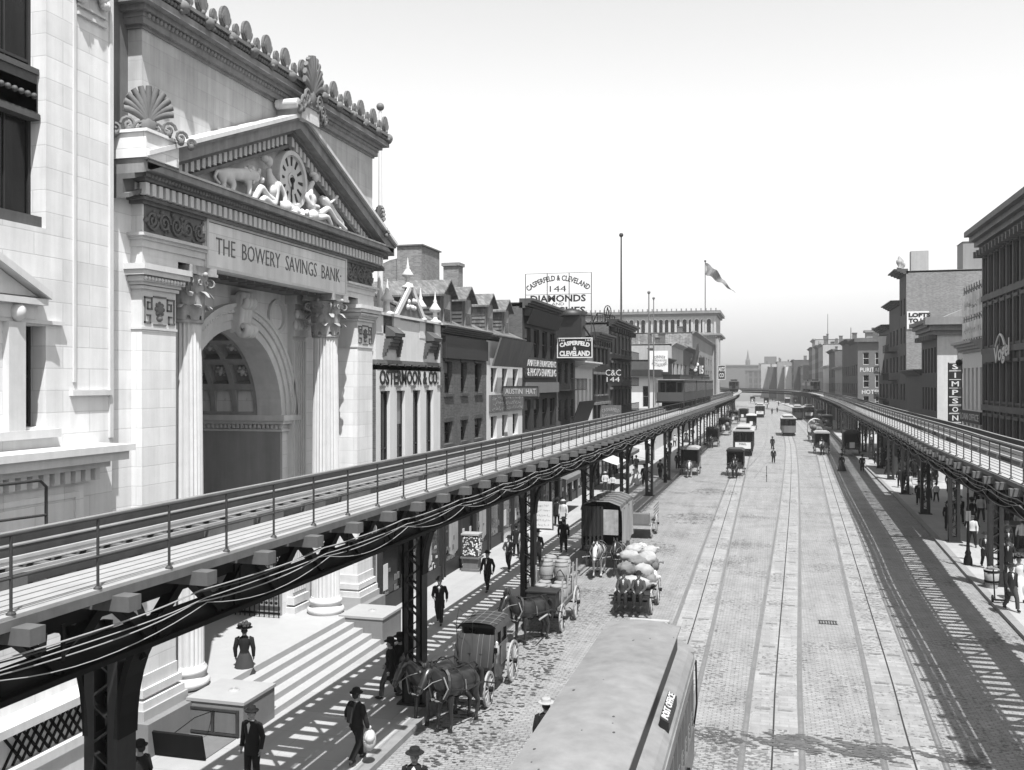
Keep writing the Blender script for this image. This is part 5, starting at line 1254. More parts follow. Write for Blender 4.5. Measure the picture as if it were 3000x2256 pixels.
for x, z in ((-0.45, 0.35), (0.45, 0.35), (0, -0.35)): MB().sph((x, 0, z), 0.28, 10, 8).obj('ball', IRON, gl)
m = MB(); m.tube([(0, 0, 0), (0, 0, 1.2), (1.5, 0, 1.4)], 0.04, 5).tube([(-0.45, 0, 0.4), (0, 0, 0.9), (0.45, 0, 0.4)], 0.03, 5).obj('bracket', IRON, gl)
def far_r(y0, y1, z, m_, lab, n=3, X=None, depth=14, sw=None, corn=0.8, side_holes=(), frame=None):
    X = X if X is not None else x_at(RKs, (y0 + y1) / 2) + 6.0 - max(0, (x_at(RKs, (y0 + y1) / 2) - 9.6))
    rows = [(zz, zz + 1.9) for zz in [3.9 + 3.3 * i for i in range(int((z - 4.5) / 3.3))]]
    rr_ = building('R', 'street_building', lab, y0, y1, X, z, m_, evenly(y0 + .3, y1 - .3, n, (y1 - y0) / n * 0.42), rows, depth=depth, frame=frame or DARKW, corn=(0.6, corn, None), side_wall=sw, group='distant fronts along the right side', side_holes=side_holes)
    if y0 > 138:
        rq = random.Random(int(y0)); sg2 = -1 if 'R' == 'L' else 1
        for k in range(rq.randint(1, 3)):
            xx = sg2 * rq.uniform(.8, 7); yy = rq.uniform(-.4, .4) * (y1 - y0); w2 = rq.uniform(.5, 1.3); h2 = rq.uniform(1, 2.8)
            MB().box(xx - w2 / 2, xx + w2 / 2, yy - w2 / 2, yy + w2 / 2, z - .3, z + h2).box(xx - w2 / 2 - .1, xx + w2 / 2 + .1, yy - w2 / 2 - .1, yy + w2 / 2 + .1, z + h2, z + h2 + .15).obj('chimney', BRICK, rr_[0])
    return rr_
t, fn, cy = far_r(104.75, 115.9, 10.4, BROWN, 'low dark front with white framed windows below the tall brick side wall', 5, X=RX, frame=WHITE)
t, fn, cy = far_r(116, 121.9, 22.0, BROWN, 'tall narrow brick building with urns on its cornice and a notice on its side', 2, X=RX, depth=13, sw=BRICKL, corn=1.3)
m = MB()
for i in range(3): m.lathe([(0.25, 0), (0.3, 0.1), (0.1, 0.2), (0.32, 0.6), (0.35, 0.9), (0.15, 1.05), (0.18, 1.2), (0.02, 1.5)], -0.7 + 0.35 * i, -2.6 + 1.5 * i, 10, 22.3)
m.obj('urns', BROWNL, t)
MB().box(0.9, 2.8, 0, 1.2, 22, 24.6).obj('bulkhead', BROWNL, t); MB().box(6.1, 10.0, -2, 1.5, 22, 25.2).obj('water_tank', mat('tank_grey', .2, .7), t); MB().add([(6.0, -2.1, 25.2), (10.1, -2.1, 25.2), (10.1, 1.6, 25.2), (6.0, 1.6, 25.2), (8, -0.2, 26.2)], [(0, 1, 4), (1, 2, 4), (2, 3, 4), (3, 0, 4)]).obj('tank_roof', BROWNL, t)
MB().box(10.1, 13, -2, 1.5, 22, 22.9).obj('bulkhead', BROWNL, t)
Yn = 115.9
x0, x1 = XY(2657, Yn) - RX, XY(2722, Yn) - RX; z0, z1 = ZY(2680, 964, Yn), ZY(2680, 912, Yn)
o = MB().box(x0, x1, -cy + Yn, -cy + Yn + 0.08, z0, z1).obj('notice_board', WHITE, t)
m = MB(); yy = -cy + Yn
letters(m, 'LOFTS', 2.3, 0.5, lambda u, v, d: (x0 + 1.32 + u, yy - d, z1 - 0.42 + v), bold=0.06); letters(m, 'TO LET', 2.35, 0.5, lambda u, v, d: (x0 + 1.35 + u, yy - d, z1 - 1.05 + v), bold=0.06)
letters(m, 'GEORGE J. RYAN', 2.3, 0.2, lambda u, v, d: (x0 + 1.35 + u, yy - d, z1 - 1.5 + v)); letters(m, '80 HOUSTON ST', 2.2, 0.22, lambda u, v, d: (x0 + 1.35 + u, yy - d, z1 - 1.85 + v)); m.obj('lettering', BLACK, o)
far_r(122, 132, 18.9, BROWN, 'dark front carrying fire escapes just past the narrow brick building', 3, X=RX, corn=1.0)
far_r(132.1, 144, 16.6, DK, 'dark front with a pale hanging banner before the second right side street', 3, X=RX, corn=1.0)
for (y, z) in ((124, 6), (124, 9.5), (124, 13), (135, 7), (135, 10.5)):
    fe = thing('fire_escape', 'iron fire escape balcony at height %d on the dark right row' % int(z), 'fire escape', (RX, y, z), 0, 'fire escapes on the right row')
    m = MB(); m.box(-1, 0, 0, 6, 0, 0.06).box(-1.02, -0.96, 0, 6, 0.9, 0.96)
    for k in range(14): m.box(-1, -0.97, k * 0.46, k * 0.46 + 0.04, 0, 0.9)
    m.obj('balcony', IRON, fe)
bn = thing('banner', 'pale pointed banner hanging high on the dark right row', 'banner', (XY(2585, 133), 133, ZY(2585, 985, 133)))
MB().add([(-0.45, 0, 0), (0.5, 0, 0), (0.3, 0, -2), (-0.2, 0, -5.2), (-0.45, 0.05, -3)], [(0, 1, 2, 3, 4)]).obj('cloth', WHITE, bn); MB().tube([(-0.5, 0, 0.02), (1.5, 0, 0.3)], 0.04, 5).obj('pole', IRON, bn)
# hotel beyond the second side street
hw = [(0.9, 1.9, 12.4, 14.6), (2.9, 3.5, 12.4, 14.6), (0.9, 1.9, 8.4, 10.6), (2.9, 3.5, 8.4, 10.6), (0.9, 1.9, 5.0, 6.9), (2.9, 3.5, 5.0, 6.9)]
t, fn, cy = far_r(177.7, 194.6, 16.8, BROWN, 'square hotel with its name painted on the side wall, beyond the second right side street', 4, X=RX, depth=16, sw=mat('hotel_brick', 0.10, 0.8, 0.1), side_holes=hw, frame=WHITE)
m = MB(); letters(m, 'PURITAN', 3.6, 0.75, lambda u, v, d: (2.2 + u, 177.68 - cy - d, 11.5 + v)); letters(m, 'HOTEL', 3.0, 0.75, lambda u, v, d: (2.2 + u, 177.68 - cy - d, 7.6 + v)); m.obj('lettering', WHITE, t)
m = MB(); m.box(-0.6, 5, -9.1, -8.46, 16.4, 17.1).obj('side_cornice', mat('cornice_iron', .09), t); MB().box(1.8, 2.9, -4, -2, 17, 18.3).box(1.5, 3.2, -4.3, -1.7, 18.3, 18.7).obj('chimney', BRICKL, t)
m = MB(); m.box(0.02, 3.6, -8.62, -8.47, 4.2, 4.6).box(0.05, 0.35, -8.6, -8.47, 0.2, 4.2).box(2.5, 2.8, -8.6, -8.47, 0.2, 4.2).obj('shopfront_trim', WHITE, t); MB().box(0.35, 2.5, -8.56, -8.48, 0.9, 4.1).obj('shop_window', GLASS, t)
random.seed(5)
rl = [(194.7, 215, 17.5, BROWN, 'dark'), (215.1, 238, 12.5, BROWNL, 'low pale'), (238.1, 262, 17, BRICK, 'brick'), (262.1, 290, 13.5, WHITE, 'small white'), (291, 318, 20.5, BROWNL, 'tall pale'), (318.1, 340, 21, BROWN, 'brown narrow'), (340.1, 365, 24, BROWNL, 'tall stone'), (365.1, 395, 22, BRICK, 'dark brick'), (396, 430, 16, BRICKL, 'light brick'), (430.1, 470, 19, BROWN, 'brown'), (470.1, 510, 17, CREAM, 'cream'), (510.1, 560, 20, BRICKL, 'pale brick'), (560.1, 620, 18, BROWN, 'brown square'), (620.1, 690, 21, BROWNL, 'pale square')]
for i, (a, b, z, m_, ad) in enumerate(rl):
    far_r(a, b, z, m_, 'hazy %s front, number %s past the hotel along the right row' % (ad, ['one', 'two', 'three', 'four', 'five', 'six', 'seven', 'eight', 'nine', 'ten', 'eleven', 'twelve', 'thirteen', 'fourteen'][i]), 4, depth=20, sw=m_, X=15 if b < 400 else 15 - (b - 400) * 0.07)
for px, y0, y1, Y, lab in ((2384, 1000, 1080, 330, 'first'), (2403, 1003, 1080, 320, 'second'), (2425, 920, 1060, 300, 'tallest'), (2489, 960, 1040, 200, 'nearest')):
    o = MB().tube([(0, 0, 0), (0, 0, ZY(px, y0, Y) - 10)], [0.16, 0.07], 6).obj('roof_pole', IRON2, None, (max(15.6, XY(px, Y)), Y, 10)); tag(o, '%s thin bare pole standing on the roofs of the right row' % lab, 'flagpole', 'bare poles on the roofs')
# end of the street: large hazy institution
cu = thing('institute_building', 'huge hazy stepped building closing the end of the street', 'building', (XY(2262, 900), 900, 0))
m = MB(); m.box(-24, 26, 0, 30, 0, 22).box(-12, 16, 3, 28, 22, 27).box(-7, 4, 6, 20, 27, 33)
for i in range(9): m.box(-22 + i * 4.6, -20.8 + i * 4.6, -0.8, 0, 0, 21)
m.box(-25, 21, -1.4, 0, 20, 21.4).obj('wall', mat('brown_far', 0.08, .8), cu)
for i in range(8):
    for j in range(3): MB().box(-20.3 + i * 4.6, -17.7 + i * 4.6, -0.3, -0.02, 3 + j * 6, 7 + j * 6).obj('window', mat('far_window', .03, .3), cu)
cu = thing('institute_building', 'lower hazy block left of the great stepped building', 'building', (XY(2180, 1000), 1000, 0)); MB().box(-26, 14, 0, 30, 0, 26).obj('wall', mat('brown_far', 0.08, .8), cu); MB().box(-26.5, 14.5, -1, 30, 26, 27.2).obj('cornice', mat('brown_far', 0.08, .8), cu)
sp = thing('church_spire', 'faint thin spire left of the great stepped building', 'spire', (XY(2191, 1100), 1100, 0)); MB().lathe([(2.6, 0), (2.6, 34), (1.6, 36), (0.1, 46)], n=8).obj('tower', mat('brown_far', 0.08, .8), sp)

# ================================================================ signs that stand on their own
def flat_sign(name, lab, px0, px1, py0, py1, Y, board, lines, lm, frame=None, th=0.08, legs=None, cat='sign'):
    xa, xb = XY(px0, Y), XY(px1, Y); za, zb_ = ZY(px0, py1, Y), ZY(px0, py0, Y); cx = (xa + xb) / 2
    t = thing(name, lab, cat, (cx, Y, za)); W = xb - xa; Hh = zb_ - za
    if board: MB().box(-W / 2, W / 2, 0, th, 0, Hh).obj('board', board, t)
    if frame:
        m = MB(); f = min(0.12, Hh * 0.05)
        m.box(-W / 2, W / 2, -0.03, 0, 0, f).box(-W / 2, W / 2, -0.03, 0, Hh - f, Hh).box(-W / 2, -W / 2 + f, -0.03, 0, f, Hh - f).box(W / 2 - f, W / 2, -0.03, 0, f, Hh - f).obj('frame', frame, t)
    m = MB()
    for txt, u, v, w_, h_, arc, bold in lines: letters(m, txt, w_ * W, h_ * Hh, (lambda a, b, d, u=u, v=v: (u * W + a, -d, v * Hh + b)), arc=arc * W, bold=bold)
    m.obj('lettering', lm, t); return t, W, Hh
t, W, Hh = flat_sign('roof_sign', 'big open wire roof sign with black letters advertising diamonds above the left row', 1539, 1732, 803, 926, 77, None,
    [('CASPERFELD & CLEVELAND', 0, 0.885, 1.02, 0.135, 0.78, 0.03), ('144', 0, 0.63, 0.25, 0.14, 0, 0.0), ('DIAMONDS', 0, 0.40, 0.84, 0.17, 0, 0.03), ('AND', 0, 0.27, 0.19, 0.065, 0, 0), ('WATCHES.', 0.0, 0.115, 0.9, 0.17, 0, 0.03)], BLACK, cat='roof sign')
m = MB()
for i in range(4): x = -W / 2 + W * i / 3; m.tube([(x, 0.06, -2.5), (x, 0.06, Hh)], 0.035, 5); m.tube([(x, 0.06, 0.2), (x, 3.0, -2.5)], 0.04, 5)
for z in (0, Hh * 0.5, Hh): m.tube([(-W / 2, 0.06, z), (W / 2, 0.06, z)], 0.02 if z else 0.08, 5)
m.obj('frame', IRON2, t)
wt = thing('roof_tank', 'black sheet iron roof tank in front of the open wire sign', 'tank', (XY(1673, 73), 73, 12.0)); zt_ = ZY(1673, 915, 73) - 12
MB().box(-1.0, 1.0, -0.8, 0.8, 0, zt_ - 0.3).lathe([(1.25, zt_ - 0.3), (1.25, zt_), (0.2, zt_ + 0.3)], n=10).obj('tank', BLACK, wt); MB().bar((-2.5, 0, 0.2), (0, 0, 2.6), 0.12, 0.12).bar((2.0, 0, 0.2), (0.2, 0, 2.8), 0.12, 0.12).obj('brace', IRON, wt)
flat_sign('hanging_sign', 'black rectangular sign with white border naming two jewellers, upper one over the street', 1632, 1736, 990, 1049, 66.8, BLACK,
    [('144', -0.36, 0.87, 0.16, 0.11, 0, 0), ('144', 0.38, 0.87, 0.16, 0.11, 0, 0), ('CASPERFELD', 0, 0.74, 0.86, 0.22, 1.3, 0.05), ('&', 0, 0.47, 0.09, 0.17, 0, 0.02), ('CLEVELAND', 0, 0.22, 0.86, 0.27, 0, 0.05)], WHITE, WHITE)
flat_sign('hanging_sign', 'small black square sign with a large C and C over the number 144', 1770, 1823, 1080, 1122, 86.8, BLACK, [('C&C', 0, 0.72, 0.85, 0.42, 0, 0.0), ('144', 0, 0.25, 0.72, 0.34, 0, 0)], mat('white_letters_grey', 0.5, .6))
flat_sign('hanging_sign', 'faded grey sign naming the jewellers, hung low behind the viaduct', 1758, 1820, 1187, 1225, 84.6, mat('faded_sign_grey', 0.10, .8, .3), [('CASPERFELD', 0, 0.68, 0.85, 0.25, 0.9, 0), ('& CLEVELAND', 0, 0.2, 0.8, 0.2, 0, 0)], mat('faded_letters3', 0.3, .8))
flat_sign('hanging_sign', 'long dark hatter sign board with raised lettering, framed, over the left pavement', 1473, 1577, 1131, 1162, 52.4, mat('dark_sign_board', 0.10, 0.7, 0.3), [('AUSTIN  HAT', 0, 0.5, 0.86, 0.5, 0, 0.01)], mat('gilt_letters', 0.35, .5), DARKW, 0.3)
flat_sign('awning_box', 'plain dark awning box below the hatter sign board', 1475, 1578, 1166, 1186, 56.6, DARKW, [], DARKW, None, 0.8) if 0 else None
t, W, Hh = flat_sign('roof_billboard', 'white painted restaurant billboard standing on the low corner building', 1903, 1957, 1028, 1090, 130, mat('aged_white_board', .6, .7, .15), [('DINNER', 0.06, 0.72, 0.6, 0.14, 0.8, 0), ('LUNCH ROOMS', 0.05, 0.55, 0.75, 0.09, 0, 0), ('RESTAURANT', 0.05, 0.33, 0.85, 0.16, -0.8, 0)], GREYP, cat='billboard')
t, W, Hh = flat_sign('roof_advertisement', 'roof advertisement cut out with a large seated figure beside the number fifteen', 2003, 2076, 1050, 1098, 190, None, [('15', 0.22, 0.3, 0.16, 0.5, 0, .04)], WHITE, cat='roof sign')
m = MB(); m.box(-W / 2, W / 2, 0.1, 0.25, -0.3, 0); m.box(W * .1, W * .34, 0.05, 0.15, 0, Hh * 1.05).obj('panel', DARKW, t)
m = MB()
for i in range(40): a = random.uniform(-.45, .05); b = random.uniform(0, 1); m.sph((a * W, 0.1, b * Hh * (0.9 - abs(a + .18) * 1.2)), 0.55, 6, 5, (1, .2, 1))
m.tube([(-0.1 * W, 0.1, 0.6 * Hh), (0.02 * W, 0.1, Hh * 1.3), (0.08 * W, 0.1, Hh * 1.9)], [0.7, 0.5, 0.1], 6).obj('cut_out_figure', DARKW, t)
m = MB()
for i in range(14): m.sph((random.uniform(-.42, .1) * W, -0.05, random.uniform(0.2, .95) * Hh), 0.4, 6, 5, (1, .2, 1))
m.obj('figure_highlights', WHITE, t)
flat_sign('hanging_sign', 'black sign with pale frame hanging past the arcaded building', 2103, 2125, 1070, 1112, 262, BLACK, [('ARTS', 0, 0.72, 0.8, 0.3, 0, .02), ('CO', 0, 0.3, 0.6, 0.3, 0, .02)], WHITE, WHITE)
t, W, Hh = flat_sign('roof_advertisement', 'wire framed emblem sign like a gabled cage on the tall dark corner building', 1750, 1800, 900, 955, 92, None, [], IRON, cat='roof sign')
m = MB()
for a, b in (((-W / 2, 0), (-W / 2, Hh * .7)), ((W / 2, 0), (W / 2, Hh * .5)), ((-W / 2, Hh * .7), (W / 2, Hh * .5)), ((-W * .1, 0), (W * .1, Hh)), ((W * .3, 0), (W * .1, Hh)), ((-W, -0.5), (-W / 2, Hh * .7))): m.tube([(a[0], 0, a[1]), (b[0], 0, b[1])], 0.05, 5)
for i in range(10): m.tube([(-W / 2 + W * i / 10, 0, 0), (-W / 2 + W * i / 10, 0, Hh * 0.6)], 0.025, 4)
m.tube([(W * .1 + 0.35 * math.cos(a) , 0, Hh * .75 + 0.6 * math.sin(a)) for a in [k * .5 for k in range(14)]], 0.05, 5).obj('frame', IRON, t)
# street poles on the left side
for px, yt, yb, Y, r_, lab in ((1820, 690, 1200, 100, 0.16, 'tallest dark mast rising over the left row, left of the arcaded block'), (1901, 858, 1160, 110, 0.13, 'taller of two slim poles in front of the restaurant billboard'), (1915, 875, 1160, 112, 0.11, 'shorter of two slim poles in front of the restaurant billboard')):
    X_ = XY(px, Y); o = MB().tube([(0, 0, 0), (0, 0, ZY(px, yt, Y) - 0.15)], [r_, r_ * .5], 7).sph((0, 0, ZY(px, yt, Y) - 0.1), r_ * 1.5, 8, 6).obj('mast', GREYP if r_ < .15 else IRON2, None, (X_, Y, 0.15)); tag(o, lab, 'pole')

# ================================================================ FIGURES
def skin_mesh(nodes, edges, name, mat_, sub=1):
    me = bpy.data.meshes.new(name); me.from_pydata([n[:3] for n in nodes], edges, []); o = bpy.data.objects.new(name, me); COL.objects.link(o)
    o.modifiers.new('s', 'SKIN'); sb = o.modifiers.new('u', 'SUBSURF'); sb.levels = sub; sb.render_levels = sub
    for i, n in enumerate(nodes):
        r = n[3]; me.skin_vertices[0].data[i].radius = (r, r) if not isinstance(r, tuple) else r
    me.skin_vertices[0].data[0].use_root = True
    bpy.context.view_layer.update()
    r = bpy.data.meshes.new_from_object(o.evaluated_get(bpy.context.evaluated_depsgraph_get()))
    bpy.data.objects.remove(o); bpy.data.meshes.remove(me)
    mb = MB(); mb.add([tuple(v.co) for v in r.vertices], [tuple(p.vertices) for p in r.polygons], True); bpy.data.meshes.remove(r); return mb
def loft(m, secs, n=12):
    vs = []; fs = []
    for (x, y, z, rx, ry) in secs:
        for k in range(n): t = 2 * math.pi * k / n; vs.append((x + rx * math.cos(t), y + ry * math.sin(t), z))
    for i in range(len(secs) - 1):
        for k in range(n): k2 = (k + 1) % n; fs.append((i * n + k, i * n + k2, (i + 1) * n + k2, (i + 1) * n + k))
    m.add(vs, fs, True); return m.add(vs, [tuple(range(n))[::-1], tuple((len(secs) - 1) * n + k for k in range(n))])
def person(pose='walk', coat=None, trou=None, hat='bowler', dress=None, coat_len=0.72, shirt=True, lean=0.0, arms=None, extra=None, hatm=None):
    """a figure facing +Y, feet at z = 0. returns the Empty (prototype)"""
    coat = coat or CLOTH; trou = trou or CLOTH
    t = thing('person', 'x', 'person')
    H_ = {'walk': ((-.09, .02, .92), (-.10, .22, .50), (-.10, .26, .10), (.09, .0, .92), (.10, -.02, .50), (.10, -.30, .14)),
          'stand': ((-.09, 0, .92), (-.11, .02, .50), (-.12, 0, .09), (.09, 0, .92), (.11, .03, .50), (.13, .02, .09)),
          'wide': ((-.09, 0, .92), (-.14, .05, .50), (-.17, .08, .09), (.09, 0, .92), (.15, -.02, .50), (.19, -.10, .09)),
          'sit': ((-.10, 0, .0), (-.13, .42, .03), (-.13, .44, -.40), (.10, 0, .0), (.13, .42, .03), (.13, .46, -.40))}[pose]
    sit = pose == 'sit'; zo = -0.90 if sit else 0
    def Zs(z): return z + zo
    sh = [(-.19, lean * .5, Zs(1.40)), (.19, lean * .5, Zs(1.40))]
    arms = arms or {'walk': (((-.26, -.10, Zs(1.12)), (-.25, -.02, Zs(.88))), ((.26, .06, Zs(1.12)), (.25, .20, Zs(.92)))), 'stand': (((-.26, -.02, Zs(1.12)), (-.26, .06, Zs(.86))), ((.26, -.02, Zs(1.12)), (.25, .06, Zs(.86)))), 'wide': (((-.27, .0, Zs(1.12)), (-.24, .14, Zs(.90))), ((.27, .0, Zs(1.12)), (.24, .16, Zs(.92)))), 'sit': (((-.26, .08, Zs(1.14)), (-.16, .30, Zs(1.04))), ((.26, .08, Zs(1.14)), (.16, .30, Zs(1.04))))}[pose]
    hx, hy, hz = 0, lean, Zs(1.62)
    nodes = [(0, 0, Zs(.95), .10), (0, lean * .3, Zs(1.18), .11), (0, lean * .6, Zs(1.38), .10), (0, lean * .8, Zs(1.48), .055), (hx, hy, Zs(1.56), .075), (hx, hy + .01, Zs(1.66), .085)]
    edges = [(0, 1), (1, 2), (2, 3), (3, 4), (4, 5)]
    for s_, (e, w_) in zip(sh, arms):
        n = len(nodes); d = (Vector(w_) - Vector(e)).normalized(); p = Vector(w_) + d * 0.09
        nodes += [(*s_, .05), (*e, .042), (*w_, .028), (p.x, p.y, p.z, .034)]; edges += [(2, n), (n, n + 1), (n + 1, n + 2), (n + 2, n + 3)]
    for k in (0, 3):
        n = len(nodes); a, b, c = H_[k:k + 3]
        nodes += [(*a, .08), (*b, .055), (*c, .04), (c[0], c[1] + .13, max(c[2] - .05, -5), .035)]; edges += [(0, n), (n, n + 1), (n + 1, n + 2), (n + 2, n + 3)]
    mb = skin_mesh(nodes, edges, 'body', SKIN)
    mb.sph((hx, hy + .01, hz + .01), .105, 12, 9, (.80, .95, 1.12)); mb.sph((hx, hy + .108, hz - .01), .022, 6, 5, (.8, 1.1, 1.5))
    for s_ in (-1, 1): mb.sph((hx + s_ * .085, hy, hz), .026, 6, 5, (.5, .9, 1.3))
    mb.sph((hx, hy + .085, hz - .065), .03, 6, 5, (1.2, .7, .5))
    for (s_, (e, w_)) in zip((-1, 1), arms):    # palm, four curled fingers and a thumb
        d = (Vector(w_) - Vector(e)).normalized(); side = Vector((0, 1, 0)) if abs(d.y) < .8 else Vector((0, 0, 1)); side = (side - d * side.dot(d)).normalized(); nn_ = d.cross(side) * s_
        for i in range(4):
            b = Vector(w_) + d * .085 + side * (i - 1.5) * .019; L_ = (.06, .07, .065, .05)[3 - i] if 1 else 0
            mb.tube([b, b + d * L_ * .5 - nn_ * .006, b + d * L_ * .85 - nn_ * .022], [.0095, .009, .007], 5)
        b = Vector(w_) + d * .03 + side * .03; mb.tube([b, b + side * .022 + d * .025, b + side * .022 + d * .055 - nn_ * .01], [.012, .010, .008], 5)
    mb.obj('body', SKIN, t)
    f = MB()
    for s_ in (-1, 1): f.sph((hx + s_ * .034, hy + .098, hz + .022), .010, 5, 4)
    f.box(hx - .025, hx + .025, hy + .100, hy + .106, hz - .068, hz - .060).obj('eyes', HAIR, t)
    hr = MB(); hr.sph((hx, hy - .022, hz + .035), .108, 10, 7, (.86, .92, 1.02)).obj('hair', HAIR, t)
    if dress is None:
        c = MB(); zb = Zs(coat_len) if not sit else Zs(.88)
        loft(c, [(0, 0, zb, .20, .155), (0, 0.0, Zs(.98), .172, .135), (0, lean * .3, Zs(1.12), .168, .13), (0, lean * .5, Zs(1.30), .20, .145), (0, lean * .6, Zs(1.42), .185, .12), (0, lean * .75, Zs(1.485), .085, .08)])
        for s_, (e, w_) in zip(sh, arms): c.tube([(s_[0] * .85, s_[1], s_[2]), s_, e, tuple(Vector(e).lerp(Vector(w_), .95))], [.075, .075, .06, .05], 8)
        c.obj('coat', coat, t)
        if shirt:
            s2 = MB(); s2.add([(-.045, lean * .6 + .128, Zs(1.42)), (.045, lean * .6 + .128, Zs(1.42)), (0, lean * .5 + .152, Zs(1.22)), (0, lean * .7 + .10, Zs(1.47))], [(0, 1, 2), (0, 3, 1)]); s2.lathe([(.058, Zs(1.47)), (.056, Zs(1.515))], 0, lean * .8, 10); s2.obj('shirt', CLOTHL, t)
        tr = MB()
        for k in (0, 3):
            a, b, c_ = H_[k:k + 3]; tr.tube([a, tuple(Vector(a).lerp(Vector(b), .5)), b, tuple(Vector(b).lerp(Vector(c_), .92))], [.115, .10, .08, .07], 8)
        if not sit: loft(tr, [(0, 0, .80, .16, .12), (0, 0, .98, .155, .12)])
        tr.obj('trousers', trou, t)
    else:
        c = MB(); loft(c, [(0, 0, Zs(.98), .15, .13), (0, 0, Zs(1.06), .125, .105), (0, .01, Zs(1.25), .17, .16), (0, 0, Zs(1.40), .17, .12), (0, 0, Zs(1.50), .06, .06)])
        for s_, (e, w_) in zip(sh, arms): c.tube([(s_[0] * .8, s_[1], s_[2]), s_, e, tuple(Vector(e).lerp(Vector(w_), .95))], [.085, .085, .065, .045], 8)
        c.obj('bodice', coat, t)
        d = MB(); n = 20; secs = [(.03, .44, .40), (.3, .37, .33), (.6, .27, .26), (.85, .21, .20), (1.0, .14, .12)]
        vs = []; fs = []
        for z, rx, ry in secs:
            for k in range(n): a = 2 * math.pi * k / n; w_ = 1 + (.06 if k % 2 else -.04) * (1.1 - z); vs.append((rx * w_ * math.cos(a), ry * w_ * math.sin(a) - .04 * (1 - z), z))
        for i in range(len(secs) - 1):
            for k in range(n): k2 = (k + 1) % n; fs.append((i * n + k, i * n + k2, (i + 1) * n + k2, (i + 1) * n + k))
        d.add(vs, fs, True).obj('skirt', dress, t)
    so = MB()
    for k in (0, 3):
        c_ = H_[k + 2]; so.sph((c_[0], c_[1] + .07, c_[2] - .03), .06, 8, 6, (.75, 2.1, .85))
    so.obj('shoes', LEATH, t)
    z = hz + .075
    if hat == 'bowler': p = [(.155, 0), (.165, .02), (.115, .012), (.108, .06), (.09, .11), (.04, .135)]; MB().lathe(p, hx, hy, 14, z).obj('hat', hatm or CLOTH, t)
    elif hat == 'boater': MB().lathe([(.18, 0), (.185, .012), (.11, .014), (.108, .09), (.02, .10)], hx, hy, 14, z).obj('hat', hatm or STRAW, t)
    elif hat == 'fedora': MB().lathe([(.19, .03), (.20, .02), (.115, .0), (.112, .09), (.10, .13), (.03, .105)], hx, hy, 14, z).obj('hat', hatm or CLOTH, t)
    elif hat == 'cap': MB().lathe([(.12, 0), (.135, .03), (.12, .06), (.02, .07)], hx, hy, 12, z).bc(hx, hy + .13, z + .01, .14, .09, .012).obj('hat', hatm or CLOTHG, t)
    elif hat == 'flowered':
        m = MB().lathe([(.22, .02), (.24, .03), (.12, .02), (.11, .08), (.03, .10)], hx, hy, 14, z)
        o = m.obj('hat', CLOTH, t); m = MB(); rnd = random.Random(4)
        for i in range(16): a = rnd.uniform(0, 6.28); m.sph((hx + .15 * math.cos(a), hy + .12 * math.sin(a), z + .08 + rnd.uniform(0, .08)), .055, 6, 5)
        m.obj('hat_trimming', CLOTHG, o)
    if extra == 'bundle': m = MB().sph((.34, .10, .60), .20, 12, 10, (.75, .85, 1.3)).sph((.30, .14, .52), .16, 10, 8).sph((.39, .04, .68), .13, 10, 8).sph((.34, .10, .90), .05, 8, 6).tube([(.2, .1, .62), (.34, .28, .62), (.48, .1, .62), (.34, -.08, .62), (.2, .1, .62)], .012, 5).obj('bundle', CLOTHL, t)
    if extra == 'apron': MB().add([(-.16, .15, 1.0), (.16, .15, 1.0), (.2, .19, .45), (-.2, .19, .45), (-.1, .17, 1.3), (.1, .17, 1.3)], [(0, 1, 2, 3), (4, 5, 1, 0)]).obj('apron', CLOTHL, t)
    if extra == 'vestback': loft(MB(), [(0, 0, .95, .178, .14), (0, 0, 1.12, .175, .137), (0, 0, 1.32, .19, .148), (0, 0, 1.44, .13, .11)]).obj('waistcoat_back', CLOTHG, t)
    return freeze(t)
for _k in ('x',): pass
PR = dict(
        walker=person('walk', coat_len=.62, arms=(((-.25, -.16, 1.14), (-.24, -.22, .92)), ((.24, .12, 1.12), (.16, .30, 1.05)))), walker3=person('walk', CLOTH, CLOTH, 'bowler', coat_len=.76, lean=.03), hands=person('walk', CLOTHG, CLOTH, 'bowler', coat_len=.8, arms=(((-.30, .02, 1.14), (-.14, .20, 1.06)), ((.30, .02, 1.14), (.14, .20, 1.06)))), walker2=person('walk', CLOTH, CLOTHG, 'fedora', coat_len=.60), stander=person('stand', CLOTH, CLOTH, 'bowler', lean=.04), coated=person('stand', CLOTH, CLOTH, 'fedora', coat_len=.5),
    vest=person('wide', CLOTHL, CLOTHG, 'boater', coat_len=.9), boy=person('wide', CLOTHL, CLOTH, 'cap', coat_len=.92), shop=person('stand', CLOTHL, CLOTH, 'boater', coat_len=.85, extra='apron'),
    lady=person('stand', CLOTH, None, 'flowered', dress=mat('dark_skirt', .03, .9, .3)), ladyw=person('walk', CLOTHL, None, 'flowered', dress=CLOTHL), driver=person('sit', CLOTH, CLOTH, 'bowler'), driver2=person('sit', CLOTHL, CLOTHG, 'fedora', shirt=False))
USED = set()
def put(kind, x, y, z, rz, label, s=1.0, group=None):
    "rz in degrees, 0 = walking away up the street, 180 = towards the camera"
    p = PR[kind]
    if kind not in USED:
        USED.add(kind); o = p; o.location = (x, y, z); o.rotation_euler = (0, 0, R(rz)); o.scale = (s,) * 3; o['label'] = label
        if group: o['group'] = group
        return o
    o = dup(p, (x, y, z), R(rz), label, group, s)
    if 'group' in o.keys() and not group: del o['group']
    return o
def putp(kind, px, py, rz, label, s=1.0, z=0.15, group=None):
    x, y = G(px, py, z); return put(kind, x, y, z, rz, label, s, group)
put('lady', *G(716, 2012, .45), .45, 20, 'woman in long dark dress and flowered hat climbing the bank steps')
